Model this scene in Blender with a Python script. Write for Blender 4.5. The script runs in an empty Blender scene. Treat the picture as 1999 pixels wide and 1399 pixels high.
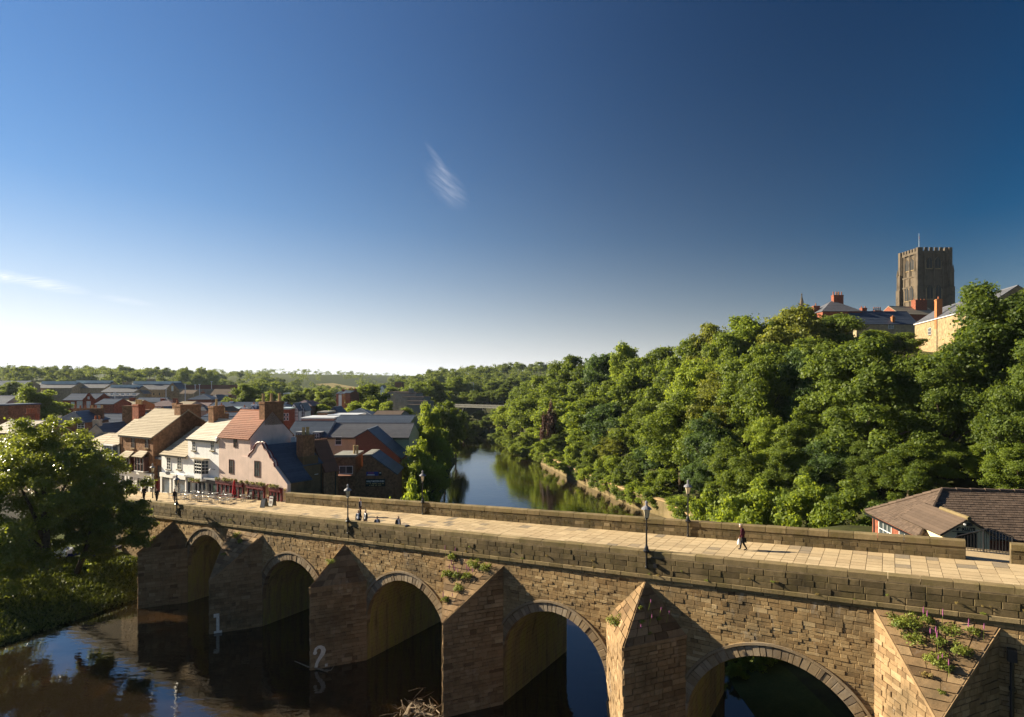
import bpy, bmesh, math, random
import numpy as np
from mathutils import Vector, Matrix, Euler

SC = bpy.context.scene
COL = SC.collection
RAD = math.radians

# ------------------------------------------------------------------ camera
FPX, HC, YH, XC = 1200.0, 21.6, 750.0, 999.5      # focal length in photo pixels, eye height, horizon row
cam_data = bpy.data.cameras.new('camera')
cam = bpy.data.objects.new('camera', cam_data)
COL.objects.link(cam)
cam.location = (0, 0, HC)
cam.rotation_euler = (RAD(90), 0, 0)
cam_data.sensor_width = 36.0
cam_data.lens = 36.0 * FPX / 1999.0
cam_data.shift_y = (YH - 699.5) / 1999.0
cam_data.clip_start = 0.5
cam_data.clip_end = 9000
SC.camera = cam

# ------------------------------------------------------------------ light
SUN_AZ, SUN_EL = RAD(19.0), RAD(24.5)             # azimuth measured from -X towards +Y
SUN = Vector((-math.cos(SUN_AZ) * math.cos(SUN_EL), math.sin(SUN_AZ) * math.cos(SUN_EL), math.sin(SUN_EL)))
sd = bpy.data.lights.new('sun', 'SUN')
sd.energy = 4.4
sd.angle = RAD(0.5)
sd.color = (1.0, 0.87, 0.64)
so = bpy.data.objects.new('sun', sd)
COL.objects.link(so)
so.location = (-60, 20, 60)
so.rotation_euler = SUN.to_track_quat('Z', 'Y').to_euler()

world = bpy.data.worlds.new('World')
SC.world = world
world.use_nodes = True
wn, wl = world.node_tree.nodes, world.node_tree.links
wn.clear()
w_out = wn.new('ShaderNodeOutputWorld')
w_bg = wn.new('ShaderNodeBackground')
w_bg.inputs['Strength'].default_value = 0.15
sky = wn.new('ShaderNodeTexSky')
sky.sky_type = 'NISHITA'
sky.sun_disc = False
sky.sun_elevation = SUN_EL
sky.sun_rotation = math.atan2(SUN.x, SUN.y)
sky.altitude = 60
sky.air_density = 1.0
sky.dust_density = 0.0
sky.ozone_density = 1.5


def wnode(t, **kw):
    n = wn.new(t)
    for k, v in kw.items():
        setattr(n, k, v)
    return n


def wmath(op, a, b=None, c=None, clamp=False):
    n = wnode('ShaderNodeMath', operation=op, use_clamp=clamp)
    for i, v in enumerate((a, b, c)):
        if v is None:
            continue
        if isinstance(v, (int, float)):
            n.inputs[i].default_value = v
        else:
            wl.new(v, n.inputs[i])
    return n.outputs[0]


# thin cirrus streaks, placed by sky direction (azimuth, altitude in photo-like tangent units)
tc = wnode('ShaderNodeTexCoord')
sep = wnode('ShaderNodeSeparateXYZ')
wl.new(tc.outputs['Generated'], sep.inputs[0])
ysafe = wmath('MAXIMUM', sep.outputs['Y'], 0.05)
tx = wmath('DIVIDE', sep.outputs['X'], ysafe)
tz = wmath('DIVIDE', sep.outputs['Z'], ysafe)
comb = wnode('ShaderNodeCombineXYZ')
wl.new(tx, comb.inputs[0]); wl.new(tz, comb.inputs[1])


def streak(cx, cy, ang, lx, ly, scale, amount, seed):
    """a soft elongated patch of fibrous cloud around sky tangent (cx, cy)"""
    mp = wnode('ShaderNodeMapping', vector_type='TEXTURE')
    mp.inputs['Location'].default_value = (cx, cy, 0)
    mp.inputs['Rotation'].default_value = (0, 0, ang)
    mp.inputs['Scale'].default_value = (lx, ly, 1)
    wl.new(comb.outputs[0], mp.inputs['Vector'])
    ln = wnode('ShaderNodeVectorMath', operation='LENGTH')
    wl.new(mp.outputs[0], ln.inputs[0])
    fall = wmath('SUBTRACT', 1.0, ln.outputs['Value'], clamp=True)
    mp2 = wnode('ShaderNodeMapping', vector_type='TEXTURE')
    mp2.inputs['Location'].default_value = (cx + seed, cy, 0)
    mp2.inputs['Rotation'].default_value = (0, 0, ang + 0.25)
    mp2.inputs['Scale'].default_value = (lx * 1.2, ly * 0.28, 1)
    wl.new(comb.outputs[0], mp2.inputs['Vector'])
    nz = wnode('ShaderNodeTexNoise')
    nz.inputs['Scale'].default_value = scale
    nz.inputs['Detail'].default_value = 3
    nz.inputs['Roughness'].default_value = 0.65
    nz.inputs['Distortion'].default_value = 0.4
    wl.new(mp2.outputs[0], nz.inputs['Vector'])
    k = wmath('MULTIPLY_ADD', nz.outputs['Fac'], 2.4, -0.75, clamp=True)
    fs = wmath('POWER', fall, 1.1)
    return wmath('MULTIPLY', wmath('MULTIPLY', k, fs), amount)


def px2t(x, y):
    return (x - XC) / FPX, (YH - y) / FPX


patches = [(872, 362, -0.88, 0.052, 0.026, 1.6, 0.26, 1.3), (858, 318, -0.98, 0.046, 0.007, 1.4, 0.26, 5.1),
           (85, 553, -0.19, 0.085, 0.012, 2.2, 0.75, 2.7), (8, 540, -0.1, 0.035, 0.014, 2.0, 0.6, 7.7),
           (245, 586, -0.16, 0.06, 0.007, 2.2, 0.35, 3.9)]
acc = None
for (px, py, an, lx, ly, sc_, am, sdv) in patches:
    t = px2t(px, py)
    o = streak(t[0], t[1], an, lx, ly, sc_, am, sdv)
    acc = o if acc is None else wmath('ADD', acc, o)
front = wmath('GREATER_THAN', sep.outputs['Y'], 0.05)
acc = wmath('MULTIPLY', acc, front, clamp=True)
# photograph taken through a polariser: one contrast curve over the whole sky
def wvec(op, a, b):
    n = wnode('ShaderNodeVectorMath', operation=op)
    for i_, v_ in enumerate((a, b)):
        if isinstance(v_, tuple): n.inputs[i_].default_value = v_
        else: wl.new(v_, n.inputs[i_])
    return n.outputs[0]


SKY_REF, SKY_GAMMA = 24.0, 1.55
sky_c = wvec('DIVIDE', sky.outputs[0], wvec('ADD', wvec('MULTIPLY', sky.outputs[0], (0.1, 0.1, 0.1)), (1.0, 1.0, 1.0)))   # highlight shoulder
sky_n = wvec('MULTIPLY', sky_c, (1 / SKY_REF,) * 3)
sky_p = wvec('MULTIPLY', wvec('POWER', sky_n, (SKY_GAMMA,) * 3), (SKY_REF,) * 3)
# polarising filter: the sky darkens at right angles to the sun
dsun = wnode('ShaderNodeVectorMath', operation='DOT_PRODUCT')
wl.new(tc.outputs['Generated'], dsun.inputs[0])
dsun.inputs[1].default_value = tuple(SUN)
cg = dsun.outputs['Value']
c2_ = wmath('MULTIPLY', cg, cg)
pol = wmath('SUBTRACT', 1.0, wmath('MULTIPLY', wmath('DIVIDE', wmath('SUBTRACT', 1.0, c2_), wmath('ADD', 1.0, c2_)), 0.66))
psc = wnode('ShaderNodeVectorMath', operation='SCALE')
wl.new(sky_p, psc.inputs[0]); wl.new(pol, psc.inputs['Scale'])
hs = wnode('ShaderNodeHueSaturation')
hs.inputs['Saturation'].default_value = 1.55
wl.new(wvec('MULTIPLY', psc.outputs[0], (1.0, 0.975, 1.07)), hs.inputs['Color'])
sky_p = hs.outputs[0]
hz = wmath('MULTIPLY', wmath('EXPONENT', wmath('MULTIPLY', wmath('MAXIMUM', sep.outputs['Z'], 0.0), -1 / 0.125)), wmath('MULTIPLY_ADD', wmath('MAXIMUM', cg, -0.18), 1.0, 0.20))
hz = wmath('ADD', hz, wmath('MULTIPLY', wmath('EXPONENT', wmath('MULTIPLY', wmath('MAXIMUM', sep.outputs['Z'], 0.0), -1 / 0.045)), 0.55))
hz = wmath('ADD', hz, wmath('MULTIPLY', wmath('POWER', wmath('MAXIMUM', cg, 0.0), 2.0), 0.10))
hz = wmath('MINIMUM', hz, 1.0)
hmix = wnode('ShaderNodeMix', data_type='RGBA')          # pale haze ring at the horizon, all round
hmix.inputs['B'].default_value = (2.36, 2.36, 2.50, 1)
wl.new(hz, hmix.inputs['Factor']); wl.new(sky_p, hmix.inputs['A'])
cmix = wnode('ShaderNodeMix', data_type='RGBA')
cmix.inputs['B'].default_value = (2.7, 2.65, 2.75, 1)
wl.new(acc, cmix.inputs['Factor'])
wl.new(hmix.outputs['Result'], cmix.inputs['A'])
wl.new(cmix.outputs['Result'], w_bg.inputs['Color'])
wl.new(w_bg.outputs[0], w_out.inputs['Surface'])

vs = SC.view_settings
vs.view_transform = 'Standard'
vs.look = 'None'
vs.exposure = 1.66
vs.gamma = 1.0
vs.use_curve_mapping = False
SC.cycles.max_bounces = 4
SC.cycles.diffuse_bounces = 3
SC.cycles.glossy_bounces = 2
SC.cycles.transmission_bounces = 2
SC.cycles.transparent_max_bounces = 4
SC.cycles.caustics_reflective = False
SC.cycles.caustics_refractive = False
SC.cycles.use_denoising = True

# ------------------------------------------------------------------ photo pixel -> direction
def at(x, y, d):
    """point seen at photo pixel (x, y) at depth d metres"""
    return Vector(((x - XC) / FPX * d, d, HC - (y - YH) / FPX * d))


def zat(y, d):
    return HC - (y - YH) / FPX * d


def gnd(x, y, z):
    d = (HC - z) * FPX / (y - YH)
    return Vector(((x - XC) / FPX * d, d, z))


# ------------------------------------------------------------------ frames and mesh builder
class Frame:
    """horizontal frame: a along ua, b along ub (to the left of ua)"""
    def __init__(s, ox, oy, yaw=None, ua=None):
        s.o = Vector((ox, oy))
        s.ua = Vector(ua).normalized() if ua else Vector((math.cos(yaw), math.sin(yaw)))
        s.ub = Vector((-s.ua.y, s.ua.x))

    def p(s, a, b, z):
        q = s.o + s.ua * a + s.ub * b
        return Vector((q.x, q.y, z))


WF = Frame(0, 0, 0.0)


def root_loc(o):
    v = Vector((0, 0, 0))
    while o is not None:
        v = v + Vector(o.location)
        o = o.parent
    return v


class MB:
    def __init__(s):
        s.v, s.f, s.m, s.t = [], [], [], []

    def add(s, pts, faces, mi=0, tint=0.5):
        n = len(s.v)
        s.v += [tuple(p) for p in pts]
        for fc in faces:
            s.f.append(tuple(n + i for i in fc)); s.m.append(mi); s.t.append(tint)
        return s

    def quad(s, a, b, c, d, mi=0, tint=0.5):
        return s.add((a, b, c, d), ((0, 1, 2, 3),), mi, tint)

    def tri(s, a, b, c, mi=0, tint=0.5):
        return s.add((a, b, c), ((0, 1, 2),), mi, tint)

    def box(s, fr, a0, a1, b0, b1, z0, z1, mi=0, tint=0.5, taper=0.0):
        t = taper
        P = [fr.p(a0, b0, z0), fr.p(a1, b0, z0), fr.p(a1, b1, z0), fr.p(a0, b1, z0),
             fr.p(a0 + t, b0 + t, z1), fr.p(a1 - t, b0 + t, z1), fr.p(a1 - t, b1 - t, z1), fr.p(a0 + t, b1 - t, z1)]
        return s.add(P, ((3, 2, 1, 0), (4, 5, 6, 7), (0, 1, 5, 4), (1, 2, 6, 5), (2, 3, 7, 6), (3, 0, 4, 7)), mi, tint)

    def prism(s, fr, poly, b0, b1, mi=0, tint=0.5):
        """poly: list of (a, z) counter-clockwise seen from -b; extruded b0..b1"""
        n = len(poly)
        P = [fr.p(a, b0, z) for a, z in poly] + [fr.p(a, b1, z) for a, z in poly]
        F = [tuple(range(n)), tuple(reversed(range(n, 2 * n)))]
        for i in range(n):
            j = (i + 1) % n
            F.append((j, i, i + n, j + n))
        return s.add(P, F, mi, tint)

    def tube(s, pts, rad, n=8, mi=0, tint=0.5, cap=True):
        pts = [Vector(p) for p in pts]
        if not isinstance(rad, (list, tuple)):
            rad = [rad] * len(pts)
        rings = []
        for i, p in enumerate(pts):
            d = (pts[min(i + 1, len(pts) - 1)] - pts[max(i - 1, 0)])
            d = d.normalized() if d.length > 1e-9 else Vector((0, 0, 1))
            x = d.cross(Vector((0.3, 1, 0.2))).normalized() if abs(d.z) > 0.9 else d.cross(Vector((0, 0, 1))).normalized()
            y = d.cross(x)
            rings.append([p + (x * math.cos(2 * math.pi * k / n) + y * math.sin(2 * math.pi * k / n)) * rad[i] for k in range(n)])
        P = [q for r in rings for q in r]
        F = []
        for i in range(len(pts) - 1):
            for k in range(n):
                F.append((i * n + k, i * n + (k + 1) % n, (i + 1) * n + (k + 1) % n, (i + 1) * n + k))
        if cap:
            F.append(tuple(reversed(range(n))))
            F.append(tuple(range((len(pts) - 1) * n, len(pts) * n)))
        return s.add(P, F, mi, tint)

    def lathe(s, x, y, prof, n=12, mi=0, tint=0.5, rot=0.0):
        """prof: list of (radius, z)"""
        P, F = [], []
        for r, z in prof:
            for k in range(n):
                t = 2 * math.pi * k / n + rot
                P.append((x + r * math.cos(t), y + r * math.sin(t), z))
        for i in range(len(prof) - 1):
            for k in range(n):
                F.append((i * n + k, i * n + (k + 1) % n, (i + 1) * n + (k + 1) % n, (i + 1) * n + k))
        F.append(tuple(reversed(range(n))))
        F.append(tuple(range((len(prof) - 1) * n, len(prof) * n)))
        return s.add(P, F, mi, tint)

    def build(s, name, mats, parent=None, smooth=False, kind=None):
        if not isinstance(mats, (list, tuple)):
            mats = [mats]
        L = root_loc(parent) if parent is not None else Vector((0, 0, 0))
        me = bpy.data.meshes.new(name)
        me.from_pydata([(p[0] - L.x, p[1] - L.y, p[2] - L.z) for p in s.v], [], s.f)
        for m in mats:
            me.materials.append(m)
        if len(mats) > 1:
            me.polygons.foreach_set('material_index', s.m)
        at_ = me.attributes.new('tint', 'FLOAT', 'FACE')
        at_.data.foreach_set('value', s.t)
        if smooth:
            me.polygons.foreach_set('use_smooth', [True] * len(me.polygons))
        o = bpy.data.objects.new(name, me)
        COL.objects.link(o)
        if parent is not None:
            o.parent = parent
        if kind:
            o['kind'] = kind
        return o


def thing(name, label, cat, loc, group=None):
    o = bpy.data.objects.new(name, None)
    o.empty_display_size = 0.3
    COL.objects.link(o)
    o.location = loc
    o['label'] = label
    o['category'] = cat
    if group:
        o['group'] = group
    return o


def tag(o, label, cat, group=None):
    o['label'] = label
    o['category'] = cat
    if group:
        o['group'] = group
    return o


def copy_tree(src, loc, rz=0.0, scale=None, label=None):
    def rec(o, par):
        c = o.copy()
        COL.objects.link(c)
        if par is not None:
            c.parent = par
        for ch in o.children:
            rec(ch, c)
        return c
    r = rec(src, None)
    r.location = loc
    r.rotation_euler = (0, 0, rz)
    if scale is not None:
        r.scale = scale if isinstance(scale, (tuple, list)) else (scale,) * 3
    if label:
        r['label'] = label
    return r


# ------------------------------------------------------------------ materials
class NT:
    def __init__(s, name):
        s.m = bpy.data.materials.new(name)
        s.m.use_nodes = True
        s.n, s.l = s.m.node_tree.nodes, s.m.node_tree.links
        s.b = s.n['Principled BSDF']
        s.out = s.n['Material Output']
        s.geo = None

    def node(s, t, **kw):
        n = s.n.new(t)
        for k, v in kw.items():
            setattr(n, k, v)
        return n

    def put(s, sock, v):
        if hasattr(v, 'is_output') or hasattr(v, 'links'):
            s.l.new(v, sock)
        else:
            sock.default_value = v

    def pos(s):
        if s.geo is None:
            s.geo = s.node('ShaderNodeNewGeometry')
        return s.geo.outputs['Position']

    def noise(s, scale, detail=4, rough=0.6, vec=None, stretch=None, dist=0.0):
        v = vec or s.pos()
        if stretch:
            mp = s.node('ShaderNodeMapping')
            mp.inputs['Scale'].default_value = stretch
            s.l.new(v, mp.inputs['Vector'])
            v = mp.outputs[0]
        n = s.node('ShaderNodeTexNoise')
        n.inputs['Scale'].default_value = scale
        n.inputs['Detail'].default_value = detail
        n.inputs['Roughness'].default_value = rough
        n.inputs['Distortion'].default_value = dist
        s.l.new(v, n.inputs['Vector'])
        return n.outputs['Fac']

    def math(s, op, a, b=0.0, clamp=False):
        n = s.node('ShaderNodeMath', operation=op, use_clamp=clamp)
        s.put(n.inputs[0], a); s.put(n.inputs[1], b)
        return n.outputs[0]

    def ramp(s, fac, stops):
        n = s.node('ShaderNodeValToRGB')
        e = n.color_ramp.elements
        while len(e) < len(stops):
            e.new(0.5)
        for i, (p, c) in enumerate(stops):
            e[i].position = p
            e[i].color = (*c, 1)
        s.put(n.inputs[0], fac)
        return n.outputs[0]

    def mix(s, fac, a, b, mode='MIX'):
        n = s.node('ShaderNodeMix', data_type='RGBA', blend_type=mode)
        s.put(n.inputs['Factor'], fac)
        for k, v in (('A', a), ('B', b)):
            s.put(n.inputs[k], (*v, 1) if isinstance(v, tuple) and len(v) == 3 else v)
        return n.outputs['Result']

    def attr(s, name):
        n = s.node('ShaderNodeAttribute', attribute_name=name)
        return n.outputs['Fac']

    def orand(s):
        return s.node('ShaderNodeObjectInfo').outputs['Random']

    def bump(s, h, strength=0.4, dist=0.03):
        n = s.node('ShaderNodeBump')
        n.inputs['Strength'].default_value = strength
        n.inputs['Distance'].default_value = dist
        s.l.new(h, n.inputs['Height'])
        s.l.new(n.outputs[0], s.b.inputs['Normal'])

    def fin(s, col, rough=0.8, spec=0.3):
        s.put(s.b.inputs['Base Color'], (*col, 1) if isinstance(col, tuple) and len(col) == 3 else col)
        s.put(s.b.inputs['Roughness'], rough)
        s.b.inputs['Specular IOR Level'].default_value = spec
        return s.m


def m_stone(name, stops, stain=(0.05, 0.045, 0.03), stain_amt=0.55, moss=None, moss_amt=0.0, rough=0.9, bump=0.5, lime=0.0):
    k = NT(name)
    t = k.attr('tint')
    big = k.noise(0.35, 5, 0.62)
    mid = k.noise(3.0, 5, 0.65)
    fine = k.noise(22, 3, 0.7)
    f = k.math('ADD', k.math('MULTIPLY', t, 0.72), k.math('MULTIPLY', mid, 0.30))
    c = k.ramp(f, stops)
    sm = k.node('ShaderNodeMapRange'); k.put(sm.inputs[0], big)
    sm.inputs[1].default_value = 0.48; sm.inputs[2].default_value = 0.68
    c = k.mix(k.math('MULTIPLY', sm.outputs[0], stain_amt), c, stain)
    vs_ = k.noise(1.3, 5, 0.7, stretch=(1.6, 1.6, 0.22))
    sv = k.node('ShaderNodeMapRange'); k.put(sv.inputs[0], vs_)
    sv.inputs[1].default_value = 0.52; sv.inputs[2].default_value = 0.72
    c = k.mix(k.math('MULTIPLY', sv.outputs[0], stain_amt * 0.6), c, stain)
    if lime:
        lr_ = k.node('ShaderNodeMapRange'); k.put(lr_.inputs[0], k.noise(0.8, 5, 0.75, stretch=(1.3, 1.3, 0.5), dist=0.5))
        lr_.inputs[1].default_value = 0.58; lr_.inputs[2].default_value = 0.72
        c = k.mix(k.math('MULTIPLY', lr_.outputs[0], lime), c, (0.50, 0.46, 0.40))
    if moss:
        mn = k.noise(1.1, 6, 0.7)
        mr = k.node('ShaderNodeMapRange'); k.put(mr.inputs[0], mn)
        mr.inputs[1].default_value = 0.46; mr.inputs[2].default_value = 0.62
        c = k.mix(k.math('MULTIPLY', mr.outputs[0], moss_amt), c, moss)
    c2 = k.mix(0.35, c, k.ramp(fine, [(0.25, (0.25, 0.25, 0.25)), (0.75, (1.35, 1.3, 1.25))]), 'MULTIPLY')
    h = k.math('ADD', k.math('MULTIPLY', mid, 0.7), k.math('MULTIPLY', fine, 0.5))
    k.bump(h, bump, 0.05)
    return k.fin(c2, rough, 0.2)


def m_plain(name, col, rough=0.7, var=0.15, scale=2.0, spec=0.3, bump=0.0, metal=0.0, streak=0.0):
    k = NT(name)
    n1 = k.noise(scale, 5, 0.65)
    d = tuple(max(0.0, x * (1 - 1.6 * var)) for x in col)
    l = tuple(min(1.0, x * (1 + 1.2 * var)) for x in col)
    c = k.ramp(n1, [(0.3, d), (0.7, l)])
    tt = k.attr('tint')
    c = k.mix(0.30, c, k.ramp(tt, [(0.0, (0.55, 0.55, 0.55)), (0.5, (1, 1, 1)), (1.0, (1.4, 1.4, 1.4))]), 'MULTIPLY')
    if streak:
        s_ = k.noise(1.5, 5, 0.7, stretch=(1.5, 1.5, 0.15))
        mr = k.node('ShaderNodeMapRange'); k.put(mr.inputs[0], s_)
        mr.inputs[1].default_value = 0.5; mr.inputs[2].default_value = 0.75
        c = k.mix(k.math('MULTIPLY', mr.outputs[0], streak), c, tuple(x * 0.45 for x in col))
    if bump:
        k.bump(k.noise(scale * 6, 4, 0.7), bump, 0.03)
    k.b.inputs['Metallic'].default_value = metal
    return k.fin(c, rough, spec)


def m_roof(name, lo, hi, rough=0.75, scale=1.2, spec=0.35, lich=None):
    k = NT(name)
    t = k.attr('tint')
    n1 = k.noise(scale, 6, 0.7)
    n2 = k.noise(7.0, 3, 0.6)
    f = k.math('ADD', k.math('MULTIPLY', t, 0.45), k.math('ADD', k.math('MULTIPLY', n1, 0.4), k.math('MULTIPLY', n2, 0.2)))
    c = k.ramp(f, [(0.28, lo), (0.78, hi)])
    if lich:
        mr = k.node('ShaderNodeMapRange'); k.put(mr.inputs[0], k.noise(0.9, 6, 0.75))
        mr.inputs[1].default_value = 0.55; mr.inputs[2].default_value = 0.72
        c = k.mix(k.math('MULTIPLY', mr.outputs[0], 0.6), c, lich)
    k.bump(n2, 0.3, 0.03)
    return k.fin(c, rough, spec)


def m_leaf(name, dark, light, trans=0.35, rough=0.55, spec=0.35):
    k = NT(name)
    t = k.attr('tint')
    f = k.math('ADD', k.math('MULTIPLY', t, 0.6), k.math('MULTIPLY', k.orand(), 0.42))
    c = k.ramp(f, [(0.1, dark), (0.9, light)])
    k.fin(c, rough, spec)
    tr = k.node('ShaderNodeBsdfTranslucent')
    k.l.new(k.mix(0.5, c, (min(0.6, light[0] * 1.9), min(0.65, light[1] * 1.7), light[2] * 0.8)), tr.inputs['Color'])
    mx = k.node('ShaderNodeMixShader')
    mx.inputs[0].default_value = trans
    k.l.new(k.b.outputs[0], mx.inputs[1]); k.l.new(tr.outputs[0], mx.inputs[2])
    k.l.new(mx.outputs[0], k.out.inputs['Surface'])
    return k.m


def m_glass(name, col=(0.02, 0.025, 0.03), rough=0.06):
    k = NT(name)
    return k.fin(k.ramp(k.noise(0.8, 3, 0.6), [(0.35, col), (0.7, tuple(x * 3 + 0.02 for x in col))]), rough, 0.6)


M = {}
M['wall_stone'] = m_stone('weathered sandstone', [(0.10, (0.110, 0.066, 0.030)), (0.36, (0.265, 0.172, 0.080)), (0.62, (0.385, 0.265, 0.130)), (0.92, (0.58, 0.44, 0.25))],
                          stain=(0.085, 0.07, 0.045), stain_amt=0.65, lime=0.45)
M['pier_stone'] = m_stone('pier sandstone', [(0.10, (0.110, 0.066, 0.034)), (0.40, (0.275, 0.178, 0.092)), (0.66, (0.375, 0.255, 0.138)), (0.95, (0.54, 0.41, 0.25))],
                          stain=(0.075, 0.06, 0.035), stain_amt=0.6, lime=0.25)
M['parapet_stone'] = m_stone('mossy parapet stone', [(0.1, (0.060, 0.045, 0.024)), (0.5, (0.135, 0.10, 0.052)), (0.8, (0.22, 0.165, 0.088)), (0.97, (0.42, 0.33, 0.20))],
                             stain=(0.03, 0.025, 0.014), stain_amt=0.75, moss=(0.085, 0.07, 0.02), moss_amt=0.35)
M['coping'] = m_stone('coping stone', [(0.1, (0.14, 0.105, 0.055)), (0.6, (0.24, 0.18, 0.095)), (0.95, (0.40, 0.31, 0.18))],
                      stain=(0.06, 0.055, 0.02), stain_amt=0.5, moss=(0.11, 0.095, 0.022), moss_amt=0.35)
M['ring_stone'] = m_stone('arch ring stone', [(0.1, (0.12, 0.085, 0.055)), (0.5, (0.25, 0.18, 0.105)), (0.9, (0.40, 0.32, 0.22))],
                          stain=(0.33, 0.32, 0.30), stain_amt=0.3)
M['mortar'] = m_plain('mortar and core', (0.15, 0.115, 0.07), 0.95, 0.3, 3.0, 0.1, 0.3)
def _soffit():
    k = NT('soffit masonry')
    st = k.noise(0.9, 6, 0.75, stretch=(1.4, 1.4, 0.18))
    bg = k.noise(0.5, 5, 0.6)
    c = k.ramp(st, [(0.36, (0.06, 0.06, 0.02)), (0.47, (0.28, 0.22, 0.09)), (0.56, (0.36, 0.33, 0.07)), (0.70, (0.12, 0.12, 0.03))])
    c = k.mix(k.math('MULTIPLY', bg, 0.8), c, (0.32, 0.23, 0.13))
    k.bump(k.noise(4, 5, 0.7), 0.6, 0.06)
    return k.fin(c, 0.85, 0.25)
M['soffit'] = _soffit()
M['paving'] = m_stone('sandstone paving', [(0.10, (0.17, 0.15, 0.12)), (0.24, (0.27, 0.22, 0.16)), (0.40, (0.42, 0.315, 0.19)), (0.7, (0.54, 0.42, 0.26)), (0.97, (0.66, 0.53, 0.35))],
                      stain=(0.30, 0.24, 0.15), stain_amt=0.35, rough=0.75, bump=0.2)
M['joint'] = m_plain('paving joint', (0.13, 0.10, 0.065), 0.95, 0.2, 4.0, 0.1)
M['white_paint'] = m_plain('white masonry paint', (0.835, 0.845, 0.856), 0.7, 0.06, 1.5, 0.25, 0.1, streak=0.18)
M['pink_paint'] = m_plain('pale pink render', (0.690, 0.546, 0.483), 0.85, 0.07, 1.0, 0.15, 0.25, streak=0.3)
M['cream_paint'] = m_plain('cream render', (0.70, 0.60, 0.38), 0.85, 0.07, 1.0, 0.15, 0.1, streak=0.15)
M['rose_paint'] = m_plain('pale rose render', (0.76, 0.64, 0.56), 0.85, 0.06, 1.0, 0.15)
M['green_paint'] = m_plain('pale green render', (0.42, 0.45, 0.30), 0.85, 0.06, 1.0, 0.15)
M['grey_render'] = m_plain('grey render', (0.350, 0.312, 0.275), 0.9, 0.12, 1.0, 0.1)
M['brown_brick'] = m_plain('brown brick', (0.250, 0.135, 0.074), 0.9, 0.35, 3.2, 0.15, 0.4, streak=0.4)
M['red_brick'] = m_plain('red brick', (0.264, 0.090, 0.054), 0.9, 0.28, 3.0, 0.15, 0.3, streak=0.2)
M['dark_brick'] = m_plain('dark red brick', (0.203, 0.084, 0.061), 0.9, 0.12, 5.0, 0.12, 0.2)
M['orange_brick'] = m_plain('orange brick', (0.36, 0.15, 0.06), 0.9, 0.2, 3.0, 0.15)
M['buff_stone'] = m_plain('buff sandstone', (0.315, 0.230, 0.128), 0.9, 0.3, 1.5, 0.15, 0.4, streak=0.3)
M['town_stone'] = m_plain('grey sandstone', (0.333, 0.265, 0.167), 0.9, 0.25, 1.0, 0.15, 0.3)
M['rubble'] = m_stone('rubble stone wall', [(0.1, (0.075, 0.05, 0.03)), (0.5, (0.18, 0.12, 0.065)), (0.9, (0.30, 0.22, 0.12))], stain=(0.04, 0.03, 0.02), stain_amt=0.6, bump=0.9)
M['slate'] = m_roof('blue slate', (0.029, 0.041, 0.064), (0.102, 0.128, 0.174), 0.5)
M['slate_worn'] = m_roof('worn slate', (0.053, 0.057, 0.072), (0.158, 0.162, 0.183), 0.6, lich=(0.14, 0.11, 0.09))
M['slate_tan'] = m_roof('sunlit tan slate', (0.22, 0.175, 0.115), (0.44, 0.37, 0.265), 0.8)  # tan of slates in the sun, put into the base colour
M['slate_pale'] = m_roof('sunlit pale slate', (0.40, 0.35, 0.28), (0.62, 0.57, 0.48), 0.8)  # paler slate: bright sunlight is put into the base colour
M['pantile'] = m_roof('red pantile', (0.190, 0.057, 0.027), (0.380, 0.138, 0.067), 0.7, lich=(0.16, 0.11, 0.05))
M['pantile_dark'] = m_roof('brown pantile', (0.13, 0.055, 0.035), (0.25, 0.11, 0.065), 0.75)
M['brown_tile'] = m_roof('brown concrete tile', (0.075, 0.052, 0.038), (0.155, 0.108, 0.078), 0.85)
M['purple_tile'] = m_roof('purple brown tile', (0.132, 0.090, 0.096), (0.240, 0.168, 0.174), 0.8)
M['pale_metal'] = m_plain('pale metal roof', (0.58, 0.60, 0.62), 0.45, 0.08, 0.6, 0.5)
M['roof_glass'] = m_plain('pale roof glazing', (0.50, 0.60, 0.60), 0.3, 0.1, 0.5, 0.6)
M['concrete'] = m_plain('board marked concrete', (0.24, 0.235, 0.21), 0.9, 0.15, 0.8, 0.15)
M['lead'] = m_plain('lead flashing', (0.34, 0.36, 0.39), 0.5, 0.1, 2.0, 0.4)
M['glass'] = m_glass('window glass')
M['glass_blue'] = m_glass('shop glass', (0.03, 0.05, 0.075))
M['white_wood'] = m_plain('white painted timber', (0.80, 0.80, 0.78), 0.5, 0.04, 3.0, 0.35)
M['maroon'] = m_plain('maroon painted timber', (0.125, 0.008, 0.014), 0.5, 0.12, 3.0, 0.4)
M['brown_wood'] = m_plain('dark red brown timber', (0.075, 0.022, 0.016), 0.55, 0.15, 3.0, 0.35)
M['navy'] = m_plain('dark navy timber', (0.02, 0.026, 0.05), 0.5, 0.15, 3.0, 0.4)
M['green_wood'] = m_plain('dark green timber', (0.012, 0.07, 0.035), 0.5, 0.12, 3.0, 0.4)
M['black_metal'] = m_plain('black painted iron', (0.012, 0.012, 0.014), 0.35, 0.1, 4.0, 0.5)
M['grey_metal'] = m_plain('brushed grey metal', (0.38, 0.38, 0.39), 0.35, 0.1, 6.0, 0.5, metal=0.6)
M['lamp_roof'] = m_plain('grey lantern roof', (0.20, 0.20, 0.22), 0.45, 0.1, 5.0, 0.4)
M['lamp_glass'] = m_plain('frosted lantern glass', (0.72, 0.62, 0.42), 0.25, 0.05, 3.0, 0.5)
M['pot_buff'] = m_plain('buff chimney pot', (0.52, 0.37, 0.18), 0.85, 0.15, 4.0, 0.15)
M['pot_red'] = m_plain('terracotta chimney pot', (0.33, 0.12, 0.06), 0.85, 0.15, 4.0, 0.15)
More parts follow.
